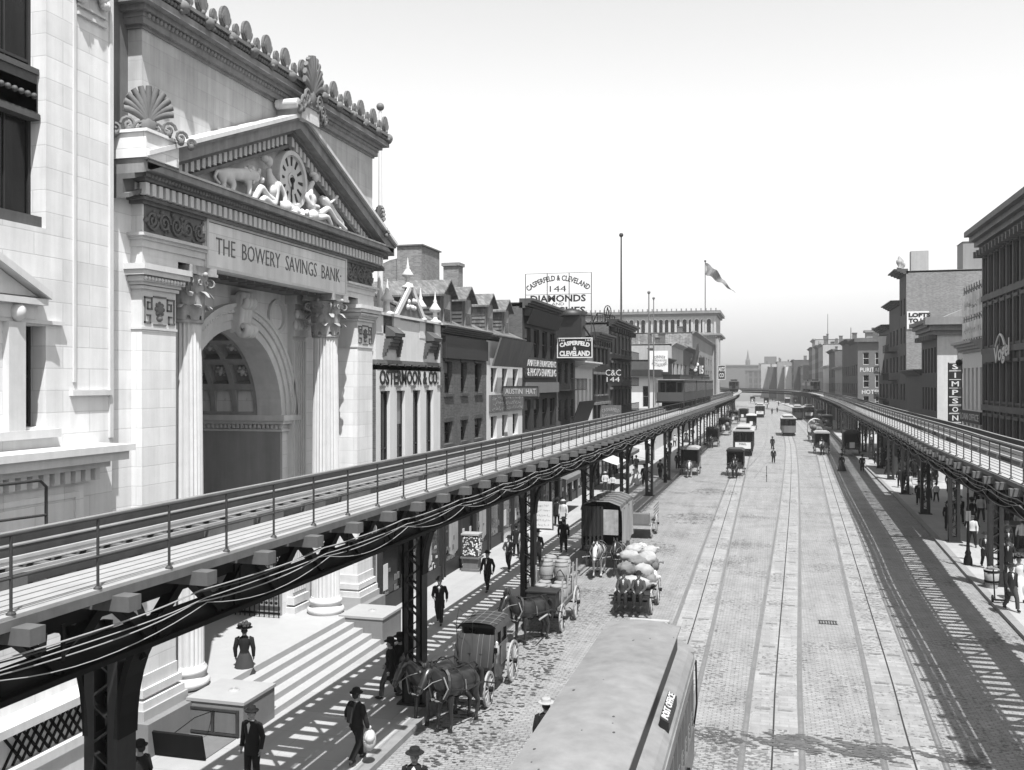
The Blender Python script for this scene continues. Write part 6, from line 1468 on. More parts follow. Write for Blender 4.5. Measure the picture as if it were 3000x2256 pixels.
putp('stander', 740, 2300, 175, 'man in black suit and hat walking towards us in front of the bank steps')
t_ = person('walk', CLOTH, CLOTH, 'bowler', coat_len=.88, extra='bundle', arms=(((-.34, .02, 1.18), (-.48, .14, 1.0)), ((.30, 0, 1.12), (.33, .06, .90)))); MB().add([(-.15, -.16, 1.4), (.05, -.17, 1.4), (.02, -.18, 1.0), (-.16, -.17, 1.0)], [(0, 1, 2, 3)]).obj('pale_back_panel', CLOTHG, t_)
t_.location = G(1044, 2236, .15) + (.15,); t_.rotation_euler = (0, 0, R(-20)); t_['label'] = 'man with one arm out carrying a white bundle along the striped shadow'
putp('walker2', 1144, 2048, 100, 'man leaning close to the nearest lattice column', .98)
putp('coated', 1172, 2040, 0, 'man in broad hat half hidden behind the nearest lattice column', 1.02)
putp('walker', 1288, 1829, 190, 'man with coat over his arm on the sunlit left pavement')
putp('walker3', 1429, 1733, 172, 'man in buttoned dark suit striding towards the bank on the left pavement')
putp('hands', 1491, 1672, 175, 'slim man in derby beyond the display case, hands at his waist', .95)
putp('stander', 1512, 1630, 10, 'dark figure left of the second lattice column', .95)
putp('vest', 1535, 1640, 30, 'pale hatted figure directly behind the second lattice column', .95)
putp('coated', 1575, 1658, 180, 'man in open dark jacket right of the second lattice column', 1.0)
putp('coated', 1651, 1618, 5, 'stout man in long dark coat seen from behind above the barrels', 1.05)
putp('stander', 1632, 1541, 0, 'left one of two men by the white sandwich board')
putp('shop', 1650, 1546, 175, 'right one of two figures in pale smock by the white sandwich board')
putp('vest', 1773, 1441, 200, 'man in grey hat and vest standing by the awning shop', .95)
putp('boy', 1795, 1441, 180, 'boy in white shirt standing next to the man in grey hat', .82)
putp('ladyw', 1861, 1420, 160, 'woman in white dress walking behind the fourth column', .97)
putp('coated', 1888, 1424, 0, 'tall dark figure back to us between the fourth and fifth columns', 1.08)
putp('walker', 1934, 1402, 180, 'man striding in the shade just right of the fifth column')
putp('stander', 1985, 1375, 180, 'man in dark hat on the kerb behind the parked covered cart')
putp('stander', 1958, 1378, 90, 'figure half behind the sixth column on the left pavement')
put('shop', *G(1590, 2210), 0, 0, 'man in straw hat and black coat walking beside the near tram', 1.0) if 0 else None
x, y = G(1600, 2045, 1.85); o = put('coated', x, y, 0, 15, 'man in pale hat and black coat beside the near tram, back to us', 1.02)
for c in kids(o):
    if c.name.startswith('hat'): c.data = c.data.copy(); c.data.materials.clear(); c.data.materials.append(STRAW)
put('walker2', *G(1215, 2450), 0, 190, 'hatless looking dark man at the bottom edge by the gutter', 1.0)
putp('stander', 415, 2420, 90, 'dark hat top of a man at the bottom edge by the bank plinth', .98)
# street
for px, py, kd, rz, lb, s in ((2266, 1357, 'stander', 180, 'workman standing mid street by a thin rod, nearer of a pair', .98), (2263, 1317, 'coated', 0, 'workman standing mid street, farther of a pair', 1.0), (2262, 1214, 'walker', 0, 'tiny figure crossing the far street, left of the empty middle track', 1), (2277, 1209, 'walker', 180, 'tiny figure crossing the far street, on the middle track', 1), (2248, 1199, 'walker2', 90, 'tiny figure on the far street beside the left wagons', 1), (2281, 1189, 'stander', 0, 'tiny far figure beyond the crossing pair', 1), (2264, 1176, 'stander', 0, 'tiniest far figure near the end of the street', 1)):
    putp(kd, px, py, rz, lb, s, 0.0)
put('lady', *G(2466, 1380), 0, 10, 'woman in long black dress crossing the shadow of the right viaduct', 1.0)
putp('coated', 2526, 1382, 0, 'man in dark coat at the kerb beneath the right viaduct', 1.0, 0.0)
rod = thing('measuring_rod', 'thin upright rod stuck in the paving left of the two workmen', 'rod', (*G(2246, 1412), 0)); MB().tube([(0, 0, 0), (0, 0, 1.5)], .03, 6).sph((0, 0, .6), .06).obj('rod', IRON, rod)
RP = [(2588, 1367, 'lady', 0, 'woman in dark clothes on the right pavement under the viaduct', .98), (2664, 1447, 'ladyw', 200, 'figure in a large white hat among the crowd on the right pavement', 1), (2703, 1470, 'boy', 10, 'small child walking in front of the man in grey vest', .7), (2721, 1464, 'vest', 0, 'man in grey vest walking away on the right pavement', 1), (2724, 1408, 'walker', 0, 'man walking away beyond the man in grey vest', 1), (2785, 1532, 'stander', 180, 'left of two men in dark suits walking towards us on the right', 1), (2813, 1534, 'walker', 185, 'right of two men in dark suits walking towards us', 1), (2848, 1603, 'boy', 180, 'youth in light shirt next to the thin lamp post', 1), (2918, 1562, 'walker2', 170, 'man in black in front of the dark booth', 1), (2950, 1627, 'coated', 180, 'man in cap in the sunlight at the right edge, farther', 1), (2955, 1690, 'stander', 160, 'man half hidden behind the man with the hand truck', 1), (2962, 1790, 'walker2', 200, 'man in black with wide hat next to the hand truck', 1.05), (2985, 1760, 'ladyw', 180, 'figure wholly in white at the right edge', 1.05), (2610, 1385, 'stander', 0, 'dark figure left of the white hatted one', 1), (2640, 1400, 'walker', 180, 'dark figure between two right columns', 1), (2680, 1400, 'coated', 0, 'man standing in shade by the shops on the right', 1), (2745, 1420, 'stander', 90, 'man at the shop door behind the pair in dark suits', 1), (2655, 1425, 'walker2', 0, 'man with straw boater next to the white hatted figure', 1)]
for px, py, kd, rz, lb, s in RP: putp(kd, px, py, rz, lb, s)
random.seed(17); wh = ['near the fifth', 'near the sixth', 'near the seventh', 'near the eighth', 'near the ninth', 'near the tenth', 'near the eleventh', 'near the twelfth', 'past the twelfth', 'past the thirteenth']
for i in range(10):
    y = rcols[6 + i] + random.uniform(2, 9); x = x_at(RKs, y) + random.uniform(1.4, 4.2)
    put(['walker', 'stander', 'coated', 'lady', 'vest'][i % 5], x, y, .15, random.choice((0, 180, 170)), 'distant pedestrian on the right pavement %s column' % wh[i], 1, 'pedestrians in the distance')
for i in range(6):
    y = lcols[6 + i] + random.uniform(2, 9); x = x_at(LKs, y) - random.uniform(2.2, 4.5)
    put(['walker', 'stander', 'coated', 'vest', 'lady', 'walker2'][i], x, y, .15, random.choice((0, 180)), 'distant pedestrian on the left pavement %s column' % wh[i], 1, 'pedestrians in the distance')

# ================================================================ HORSES
def horse(coatm, head=0.0, step=0.0, harness=True):
    """faces +Y; head lowers the head"""
    t = thing('horse', 'x', 'horse')
    hd = head
    N_ = [(0, -.78, 1.24, .22), (0, -.62, 1.24, .31), (0, -.2, 1.15, .34), (0, .22, 1.15, .33), (0, .50, 1.22, .27), (0, .70, 1.40 - hd * .1, .225), (0, .87, 1.62 - hd * .3, .165), (0, 1.00, 1.82 - hd * .55, .115), (0, 1.13, 1.80 - hd * .6, .12), (0, 1.26, 1.62 - hd * .65, .125), (0, 1.42, 1.40 - hd * .7, .078), (0, 1.49, 1.30 - hd * .7, .072)]
    E_ = [(i, i + 1) for i in range(11)]
    for s_ in (-1, 1):
        n = len(N_); k = step * s_
        N_ += [(s_ * .17, .42, 1.0, .13), (s_ * .16, .44 + k * .5, .60, .066), (s_ * .16, .44 + k, .18, .045), (s_ * .16, .50 + k, .05, .055)]; E_ += [(4, n), (n, n + 1), (n + 1, n + 2), (n + 2, n + 3)]
        n = len(N_)
        N_ += [(s_ * .17, -.66, .95, .175), (s_ * .18, -.58 - k * .2, .78, .12), (s_ * .17, -.82 - k * .6, .52, .066), (s_ * .17, -.76 - k, .17, .045), (s_ * .17, -.70 - k, .05, .055)]; E_ += [(1, n), (n, n + 1), (n + 1, n + 2), (n + 2, n + 3), (n + 3, n + 4)]
    mb = skin_mesh(N_, E_, 'body', coatm, 1)
    hz = 1.82 - hd * .55
    for s_ in (-1, 1): mb.lathe([(.035, 0), (.05, .06), (.012, .18)], s_ * .075, 1.06, 8, hz + .05)
    mb.obj('body', coatm, t)
    m = MB(); m.tube([(0, -.95, 1.34), (0, -1.12, 1.2), (0, -1.16, .85), (0, -1.1, .5)], [.05, .08, .09, .02], 8).obj('tail', HAIR, t)
    m = MB()
    for i in range(9):
        f = i / 8; m.sph((0.05, .58 + .56 * f, 1.52 + (hz + .08 - 1.52) * f), .09, 6, 5, (.5, 1, 1.1))
    m.obj('mane', HAIR, t)
    h = MB()
    for s_ in (-1, 1):
        for (y_, z_) in ((.50, .0), (-.76, .0)):
            k = step * s_ * (1 if y_ > 0 else -1); h.lathe([(.068, 0), (.055, .07)], s_ * .165, y_ + k, 10)
    h.obj('hooves', LEATH, t)
    if harness:
        m = MB()
        def ring(y, z, rx, rz, tilt, r_): m.tube([(rx * math.cos(a), y + tilt * math.sin(a), z + rz * math.sin(a)) for a in [k * math.pi / 8 for k in range(17)]], r_, 5)
        ring(.62, 1.22, .29, .40, -.12, .055); ring(.05, 1.16, .365, .37, 0, .02); ring(-.45, 1.2, .345, .35, 0, .018)
        m.tube([(0, .5, 1.58), (0, .0, 1.53), (0, -.8, 1.50), (0, -.98, 1.36)], .022, 5)
        for s_ in (-1, 1): m.tube([(s_ * .30, .58, 1.15), (s_ * .38, 0, 1.02), (s_ * .36, -.7, 1.05), (s_ * .33, -1.3, .85)], .022, 5); m.bc(s_ * .12, 1.22, 1.72 - hd * .63, .02, .12, .10)
        m.tube([(-.12, 1.25, 1.62 - hd * .65), (0, 1.30, 1.76 - hd * .65), (.12, 1.25, 1.62 - hd * .65)], .014, 5); m.tube([(-.09, 1.46, 1.46 - hd * .7), (0, 1.50, 1.52 - hd * .7), (.09, 1.46, 1.46 - hd * .7)], .014, 5)
        m.obj('harness', LEATH, t)
        m = MB(); m.tube([(-.20, .74, 1.50), (-.31, .70, 1.2), (-.16, .76, .86), (.16, .76, .86), (.31, .70, 1.2), (.20, .74, 1.50)], .022, 5)
        for s_ in (-1, 1): m.tube([(s_ * .37, .05, 1.3), (s_ * .38, .02, .98)], .014, 5); m.tube([(s_ * .18, .72, 1.45), (s_ * .12, 1.1, 1.5 - hd * .5), (s_ * .09, 1.4, 1.42 - hd * .7)], .010, 5)
        m.obj('pale_straps', LEATHL, t)
    return freeze(t)
HP = dict(bay=horse(HORSE, .12, .07), bay2=horse(HORSE, .75, .0), white=horse(HORSEW, .55, .06)); HU = set()
def puth(k, x, y, rz, label, s=1.0):
    s *= 1.04
    if k not in HU: HU.add(k); o = HP[k]; o.location = (x, y, 0); o.rotation_euler = (0, 0, R(rz)); o['label'] = label; o.scale = (s,) * 3; return o
    return dup(HP[k], (x, y, 0), R(rz), label, None, s)
puth('bay', -8.2, 24.35, 161, 'glossy bay carriage horse, the street side one of the pair', 1.0)
puth('bay', -8.95, 24.7, 157, 'darker bay carriage horse standing between its mate and the column')
puth('bay', -8.3, 33.0, 150, 'dark horse harnessed to the barrel wagon beyond the carriage')
puth('white', -7.95, 45.2, 182, 'white faced horse in front of the covered van')
puth('bay', -7.05, 45.7, 180, 'dark horse beside the white faced horse of the covered van', .95)
puth('white', -7.6, 94.6, 182, 'white horse of the covered cart parked by the distant left column', .95)
puth('bay', -3.3, 94.6, 178, 'dark horse pulling the canopied buggy towards us')
puth('bay', 6.5, 127.3, 180, 'dark horse pulling the cab towards us on the right tracks', .9)
puth('bay2', 6.6, 153.6, 180, 'left horse of the white hooded wagon', 1); puth('bay2', 7.5, 153.8, 180, 'right horse of the white hooded wagon', 1)
puth('bay', -8.0, 137, 180, 'distant dark horse of the carriage standing by the left kerb', .95)

# ================================================================ VEHICLES
def wheel_mesh(r, n=12, w_=0.05, m_=SPOKE):
    rim = MB(); seg = 28
    for (r0, r1) in ((r - 0.075, r),):
        vs = []
        for k in range(seg):
            a = 2 * math.pi * k / seg
            for x in (-w_ / 2, w_ / 2):
                for rr in (r0, r1): vs.append((x, rr * math.cos(a), rr * math.sin(a)))
        fs = []
        for k in range(seg):
            a = 4 * k; b = 4 * ((k + 1) % seg); fs += [(a, a + 1, b + 1, b), (a + 2, b + 2, b + 3, a + 3), (a + 1, a + 3, b + 3, b + 1), (a, b, b + 2, a + 2)]
        rim.add(vs, fs)
    sp = MB()
    for k in range(n): a = 2 * math.pi * k / n; sp.bar((0, .06 * math.cos(a), .06 * math.sin(a)), (0, (r - .06) * math.cos(a), (r - .06) * math.sin(a)), .028, .04, (1, 0, 0))
    hub = MB(); hub.tube([(-.09, 0, 0), (.13, 0, 0)], [.085, .07], 10)
    return rim.mesh('wheel', m_), sp.mesh('spokes', m_), hub.mesh('hub', IRON)
WM = {}
def wheels(t, pos):
    for (x, y, r, mm) in pos:
        k = (r, mm.name)
        if k not in WM: WM[k] = wheel_mesh(r, 14 if r > .55 else 12, .055, mm)
        a, b, c = WM[k]; o = inst(a, 'wheel', t, (x, y, r)); inst(b, 'spokes', o); inst(c, 'hub', o)
        if x < 0: o.scale = (-1, 1, 1)
# closed carriage (forward = -Y here, towards the camera)
cg = thing('carriage', 'closed black carriage under a plaid rug, parked behind the pair of bay horses', 'carriage', (-8.38, 27.6, 0))
wheels(cg, [(.66, .95, .63, SPOKE), (-.62, .95, .63, SPOKE), (.60, -1.5, .5, SPOKE), (-.56, -1.5, .5, SPOKE)])
b = MB(); b.ex([(-.55, .55), (-.60, .95), (-.62, 1.35), (.72, 1.35), (.78, .8), (.55, .48), (-.1, .42)], lambda p, q, d: (d, p, q), -.50, .50); b.box(-.54, .54, -.62, .74, 1.35, 1.42)
for (x, y) in ((-.5, -.6), (.46, -.6), (-.5, .68), (.46, .68), (-.5, .05), (.46, .05)): b.box(x, x + .06, y, y + .06, 1.42, 2.02)
body = b.obj('body', VARN, cg)
MB().box(-.47, .47, -.57, .7, 1.43, 1.98).obj('side_glass', GLASS, body)
MB().box(.505, .53, .08, .60, .75, 1.34).obj('door_panel', mat('worn_panel', .10, .3, .3), body)
rug = MB(); n = 12
rug_m = mat('plaid_rug', .03, .9, .3, 6)
vs = []
for i in range(n + 1):
    u = -.68 + 1.36 * i / n
    for j in range(n + 1):
        v = -.72 + 1.55 * j / n; drop = .16 * max(0, abs(u) - .52) / .16 + .02 * math.sin(9 * v) * (abs(u) > .5); vs.append((u * (1 if abs(u) < .6 else .95), v, 2.10 + .07 * (1 - (u / .6) ** 2) - drop))
rug.add(vs, [(i * (n + 1) + j, i * (n + 1) + j + 1, (i + 1) * (n + 1) + j + 1, (i + 1) * (n + 1) + j) for i in range(n) for j in range(n)], True)
MB().box(-.55, .55, -.64, .76, 2.0, 2.09).obj('roof', VARN, body)
rug = rug.obj('roof_rug', rug_m, cg); s2 = MB()
for u in (-.42, -.14, .12, .4): s2.box(u - .012, u + .012, -.72, .83, 2.115 + .06 * (1 - (u / .6) ** 2), 2.122 + .06 * (1 - (u / .6) ** 2))
for v in (-.5, -.1, .3, .65): s2.tube([(u, v, 2.115 + .07 * (1 - (u / .6) ** 2)) for u in [-.58 + .116 * k for k in range(11)]], .010, 4)
s2.obj('rug_stripes', mat('rug_stripe_grey', .12, .9), rug)
dr = MB(); vs = []   # striped rug hung over the driver's box
for i in range(11):
    u = -.55 + 1.1 * i / 10
    for j in range(9):
        t_ = j / 8; vs.append((u * (1 + .08 * math.sin(t_ * 3)), -.78 - .35 * math.sin(t_ * 1.6) + .04 * math.sin(i * 2.1), 1.85 - 1.0 * t_ ** 1.3))
dr.add(vs, [(i * 9 + j, i * 9 + j + 1, (i + 1) * 9 + j + 1, (i + 1) * 9 + j) for i in range(10) for j in range(8)], True); dr = dr.obj('driver_rug', rug_m, cg)
ds = MB()
for i in (2, 6, 7, 9):
    for j in range(8): a, b_ = Vector(vs[i * 9 + j]), Vector(vs[i * 9 + j + 1]); ds.bar(a + Vector((0, -.012, .006)), b_ + Vector((0, -.012, .006)), .03, .008, (1, 0, 0))
ds.obj('rug_stripes', mat('rug_stripe_grey', .12, .9), dr)
MB().box(-.5, .5, -1.2, -.62, .9, 1.0).box(-.45, .45, -1.05, -.65, 1.0, 1.35).obj('driver_box', VARN, cg)
b = MB(); b.add([(-.55, -1.35, .62), (.5, -1.35, .62), (.55, -1.95, .78), (-.6, -1.95, .78), (-.55, -1.35, .68), (.5, -1.35, .68), (.55, -2.0, .95), (-.6, -2.0, .95)], [(0, 1, 2, 3), (7, 6, 5, 4), (0, 4, 5, 1), (1, 5, 6, 2), (2, 6, 7, 3), (3, 7, 4, 0)]).obj('footboard', IRON, cg)
for x in (-.58, .60):
    l = MB().lathe([(.05, 0), (.08, .05), (.085, .26), (.05, .30), (.06, .36), (.02, .40)], x, -.68, 10, 1.25).tube([(x, -.68, 1.0), (x, -.68, 1.26)], .015, 5).obj('lamp', mat('lamp_silver', .45, .25, .1, metal=.6), cg); MB().box(x - .05, x + .05, -.775, -.765, 1.32, 1.48).obj('lamp_glass', GLASS, l)
MB().tube([(-.55, .95, .63), (.58, .95, .63)], .03, 6).tube([(-.5, -1.5, .5), (.52, -1.5, .5)], .03, 6).tube([(0, .95, .63), (0, 0, .5), (0, -1.5, .5)], .04, 6).tube([(0, -1.5, .55), (0, -2.6, .75), (.1, -4.1, .95)], .045, 6).bar((-.55, -2.0, .6), (.55, -2.0, .6), .05, .05).obj('undercarriage', IRON, cg)
MB().tube([(-.45, -1.1, 1.3), (-.5, -1.15, 2.2), (-.4, -1.2, 2.7), (.05, -1.3, 2.3), (.1, -1.5, 1.5)], [.014, .01, .006, .005, .005], 5).obj('whip', LEATH, cg)
def barrel_m():
    b = MB().lathe([(.22, 0), (.27, .15), (.295, .375), (.27, .6), (.22, .75)], n=18).mesh('barrel', OAK); h = MB()
    for z, r_ in ((.05, .245), (.2, .285), (.55, .285), (.70, .245)): h.lathe([(r_, z - .02), (r_ + .006, z), (r_, z + .02)], n=18)
    return b, h.mesh('hoops', GREYP)
BMs = barrel_m()
wg = thing('wagon', 'flat wagon with a dark tool box at the front, stacked with barrels', 'wagon', (-8.12, 35.7, 0))
wheels(wg, [(.78, 1.05, .65, SPOKE), (-.78, 1.05, .65, SPOKE), (.66, -1.05, .52, SPOKE), (-.66, -1.05, .52, SPOKE)])
MB().box(-.62, .62, -1.6, 1.9, .78, .86).box(-.66, -.58, -1.6, 1.9, .86, 1.0).box(.58, .66, -1.6, 1.9, .86, 1.0).obj('bed', WOODM, wg)
MB().box(-.55, .55, -1.75, -1.05, .9, 1.55).box(-.6, .6, -1.78, -1.0, 1.55, 1.6).obj('tool_box', DARKW, wg)
b = MB()
for x in (-.6, .6):
    for y in (-.9, .1, 1.1, 1.85): b.bar((x, y, .8), (x * 1.05, y, 2.2 if y > 0 else 1.9), .05, .05)
b.obj('stakes', SPOKE, wg)
MB().tube([(-.6, 1.05, .65), (.7, 1.05, .65)], .035, 6).tube([(-.6, -1.05, .52), (.6, -1.05, .52)], .035, 6).box(-.06, .06, -1.2, 1.3, .6, .76).obj('axles', IRON, wg)
MB().tube([(-.32, -1.5, .65), (-.34, -2.2, .9), (-.36, -3.6, 1.05)], .035, 6).tube([(.34, -1.5, .65), (.38, -2.2, .92), (.40, -3.6, 1.05)], .035, 6).obj('shafts', SPOKE, wg)
for i, (x, y, z, lb) in enumerate(((-.28, -.55, .86, 'front lower barrel on the kerb side'), (.32, -.55, .86, 'front lower barrel on the street side'), (-.28, .1, .86, 'second lower barrel on the kerb side'), (.32, .1, .86, 'second lower barrel on the street side'), (-.28, .75, .86, 'third lower barrel on the kerb side'), (.32, .75, .86, 'third lower barrel on the street side'), (.32, 1.4, .86, 'rear lower barrel on the street side'), (-.28, 1.4, .86, 'rear lower barrel on the kerb side'), (.3, .45, 1.62, 'topmost barrel, roped above the street side'), (.25, 1.15, 1.62, 'upper rear barrel standing on the others'), (-.3, .45, 1.62, 'upper barrel above the kerb side'), (-.28, 1.15, 1.62, 'upper rear barrel above the kerb side'))):
    o = inst(BMs[0], 'barrel', None, (-8.12 + x, 35.7 + y, z + .003)); h = inst(BMs[1], 'hoops', o); tag(o, lb + ' of the flat wagon', 'barrel', 'barrels on the flat wagon')
rp = MB(); rp.tube([(-8.12 + .3 + .31 * math.cos(a), 36.15 + .31 * math.sin(a), 1.9 + .2 * math.sin(a * 3)) for a in [k * .4 for k in range(20)]], .015, 5); tag(rp.obj('rope', BRASS), 'pale rope tied round the topmost barrel', 'rope')
# sack wagon with two men sitting on its front
sw_ = thing('wagon', 'low wagon heaped with bulging sacks, two men seated on its end', 'wagon', (-5.3, 39.2, 0))
wheels(sw_, [(.80, .9, .60, SPOKE), (-.80, .9, .60, SPOKE), (.72, -.9, .48, SPOKE), (-.72, -.9, .48, SPOKE)])
MB().box(-.72, .72, -1.55, 1.9, .78, .88).bar((-.9, -1.62, .80), (.9, -1.62, .80), .06, .06).bar((-.85, -1.75, .18), (.85, -1.75, .18), .06, .06).box(-.7, -.64, -1.7, -1.6, .18, .8).box(.64, .7, -1.7, -1.6, .18, .8).obj('bed', DARKW, sw_)
MB().tube([(-.7, .9, .6), (.7, .9, .6)], .035, 6).tube([(-.6, -.9, .48), (.6, -.9, .48)], .035, 6).box(-.3, .3, -1.2, 1.3, .5, .78).obj('axles', IRON, sw_)
def sack_mesh(seed, rx, ry, rz_):
    rn = random.Random(seed); m = MB(); m.sph((0, 0, 0), 1, 14, 10, (rx, ry, rz_)); ph = [rn.uniform(0, 6.28) for _ in range(6)]
    m.v = [(x * (1 + .06 * math.sin(6 * y / ry + ph[0]) + .05 * math.sin(9 * z / rz_ + ph[1])), y * (1 + .05 * math.sin(7 * x / rx + ph[2])), z * (1 + .07 * math.sin(5 * x / rx + ph[3]) + .05 * math.sin(8 * y / ry + ph[4]))) for x, y, z in m.v]; return m
rn = random.Random(12); pw_ = lambda q, e: math.copysign(abs(q) ** e, q)
sk = [(0, -.62, 1.16, .62, .34, .27, SACK, 'light sack lying across the wagon just behind the two men'), (-.42, -.25, 1.62, .38, .34, .30, SACKD, 'big dark sack at the left front of the heap'), (.30, -.2, 1.58, .38, .36, .30, SACK, 'grey sack at the right front of the heap'), (-.58, .25, 1.25, .27, .45, .30, SACK, 'pale sack bulging low at the left of the heap'), (.05, .1, 1.85, .42, .34, .27, SACKD, 'dark sack in the middle of the heap'), (-.38, .55, 2.0, .38, .34, .26, SACK, 'pale sack upper left on the heap'), (.38, .5, 1.98, .36, .34, .26, SACK, 'pale sack upper right on the heap'), (-.25, 1.05, 2.2, .36, .34, .24, SACK, 'white bundle at the upper left rear of the heap'), (.35, 1.05, 2.15, .32, .34, .24, SACK, 'light bundle at the upper right rear of the heap'), (0, 1.3, 1.5, .7, .45, .45, SACKD, 'dark sack at the back of the heap'), (.66, .3, 1.2, .17, .35, .3, CLOTHL, 'white rag bundle hanging over the street side'), (-.1, 1.6, 2.2, .32, .26, .20, CLOTHL, 'topmost white bundle at the rear'), (.62, -.35, 1.25, .2, .26, .26, SACKD, 'small dark sack tucked at the right front corner')]
for i, (x, y, z, a, b_, c_, mm, lb) in enumerate(sk):
    m = MB(); m.sph((0, 0, 0), 1, 28, 18); a *= 1.08; b_ *= 1.05; c_ *= .92; m.v = [(a * pw_(px, .72), b_ * pw_(py, .78), c_ * pw_(pz, .85)) for px, py, pz in m.v]; ph = [rn.uniform(0, 6.28) for _ in range(8)]
    m.v = [(px * (1 + .10 * math.sin(9 * py / b_ + ph[0]) * math.cos(4 * pz / c_ + ph[5]) + .05 * math.sin(17 * pz / c_ + ph[1])), py * (1 + .08 * math.sin(8 * px / a + ph[2])), pz * (1 + .12 * math.sin(6 * px / a + ph[3]) * math.sin(5 * py / b_ + ph[6]) + .05 * math.sin(15 * py / b_ + ph[4]))) for px, py, pz in m.v]
    tt = [(a * .92, 0, .0), (a * 1.12, .02, .04), (a * 1.28, .05, .0)]; m.tube(tt, [.06, .035, .07], 7); m.obj
    o = m.obj('sack', mm, None, (-5.3 + x, 39.2 + y, z)); o.rotation_euler = (rn.uniform(-.2, .2), rn.uniform(-.3, .3), rn.uniform(0, 6.28) if a < .5 and a > .3 else 0); tag(o, lb, 'sack', 'sacks on the low wagon')
PR['driver3'] = person('sit', CLOTHG, CLOTH, 'bowler', shirt=True)
put('driver3', -5.62, 37.68, .90, 180, 'left of two men seated on the end of the sack wagon'); put('driver3', -5.02, 37.68, .90, 180, 'right of two men seated on the end of the sack wagon')
# covered van
vn = thing('van', 'tall covered van with dark slatted front and pale canvas side at the left kerb', 'van', (-8.12, 48.9, 0))
wheels(vn, [(.85, 1.3, .58, SPOKE), (-.85, 1.3, .58, SPOKE), (.78, -1.5, .45, SPOKE), (-.78, -1.5, .45, SPOKE)])
MB().box(-.9, .9, -2.1, 2.2, .85, 1.15).obj('bed', DARKW, vn)
b = MB(); b.box(-1.0, 1.0, 2.1, 2.2, 1.15, 3.1); b.box(-1.0, -.94, -2.0, 2.1, 1.15, 3.1)
for i in range(6): b.box(-1.0 + i * .2, -.9 + i * .2, -2.05, -1.98, 1.15, 3.1)
b.box(-1.0, .1, -1.98, -1.9, 1.6, 3.1).obj('frame', DARKW, vn)
cv = MB(); pr = [(-1.02, 2.9), (-.95, 3.15), (-.4, 3.34), (.4, 3.34), (.95, 3.15), (1.02, 2.9)]
for (a, b_) in zip(pr, pr[1:]): cv.quad((a[0], -2.15, a[1]), (b_[0], -2.15, b_[1]), (b_[0], 2.25, b_[1]), (a[0], 2.25, a[1]))
cv.obj('roof_canvas', mat('striped_dark_canvas', .07, .8, .5, 2), vn)
s_ = MB()
for i in range(6): y = -2.1 + i * .85; s_.tube([(p, y, q + .02) for p, q in pr], .025, 4)
s_.obj('roof_hoops', GREYP, vn)
cs_ = MB(); vs = []
for i in range(14):
    for j in range(8): vs.append((1.03 + .03 * math.sin(i * 1.3 + j * .4), -2.05 + 4.1 * i / 13, 3.05 - 1.95 * j / 7 - (.08 * math.sin(i * .9) if j == 7 else 0)))
cs_.add(vs, [(i * 8 + j, i * 8 + j + 1, (i + 1) * 8 + j + 1, (i + 1) * 8 + j) for i in range(13) for j in range(7)], True).obj('side_canvas', mat('pale_canvas', .26, .85, .2, 3), vn)
MB().box(.12, .86, -2.06, -1.99, 1.7, 2.95).obj('poster_panel', mat('picture_panel', .22, .7, .6, 4), vn)
MB().tube([(-.45, -2.0, .6), (-.45, -4.5, 1.0)], .035, 6).tube([(.45, -2.0, .6), (.5, -4.5, 1.0)], .035, 6).obj('shafts', SPOKE, vn)
# empty open cart behind
oc = thing('cart', 'empty open cart with slatted sides behind the covered van', 'cart', (-7.5, 58, 0))
wheels(oc, [(.8, .8, .62, SPOKE), (-.8, .8, .62, SPOKE), (.7, -1.1, .45, SPOKE), (-.7, -1.1, .45, SPOKE)])
b = MB(); b.box(-.7, .7, -1.8, 1.8, .8, .88)
for i in range(5): z = 1.0 + i * .18; b.bar((.72, -.2, z), (.78, 1.8, z + .1), .03, .06).bar((-.72, -1.6, z), (-.78, 1.8, z), .03, .06)
b.box(-.6, .6, -1.8, -1.2, .9, 1.5).obj('bed', GREYP, oc); MB().tube([(-.7, .8, .62), (.7, .8, .62)], .035, 6).obj('axle', IRON, oc)
put('driver', -8.3, 56.4, 1.55, 200, 'driver seated on the empty open cart')
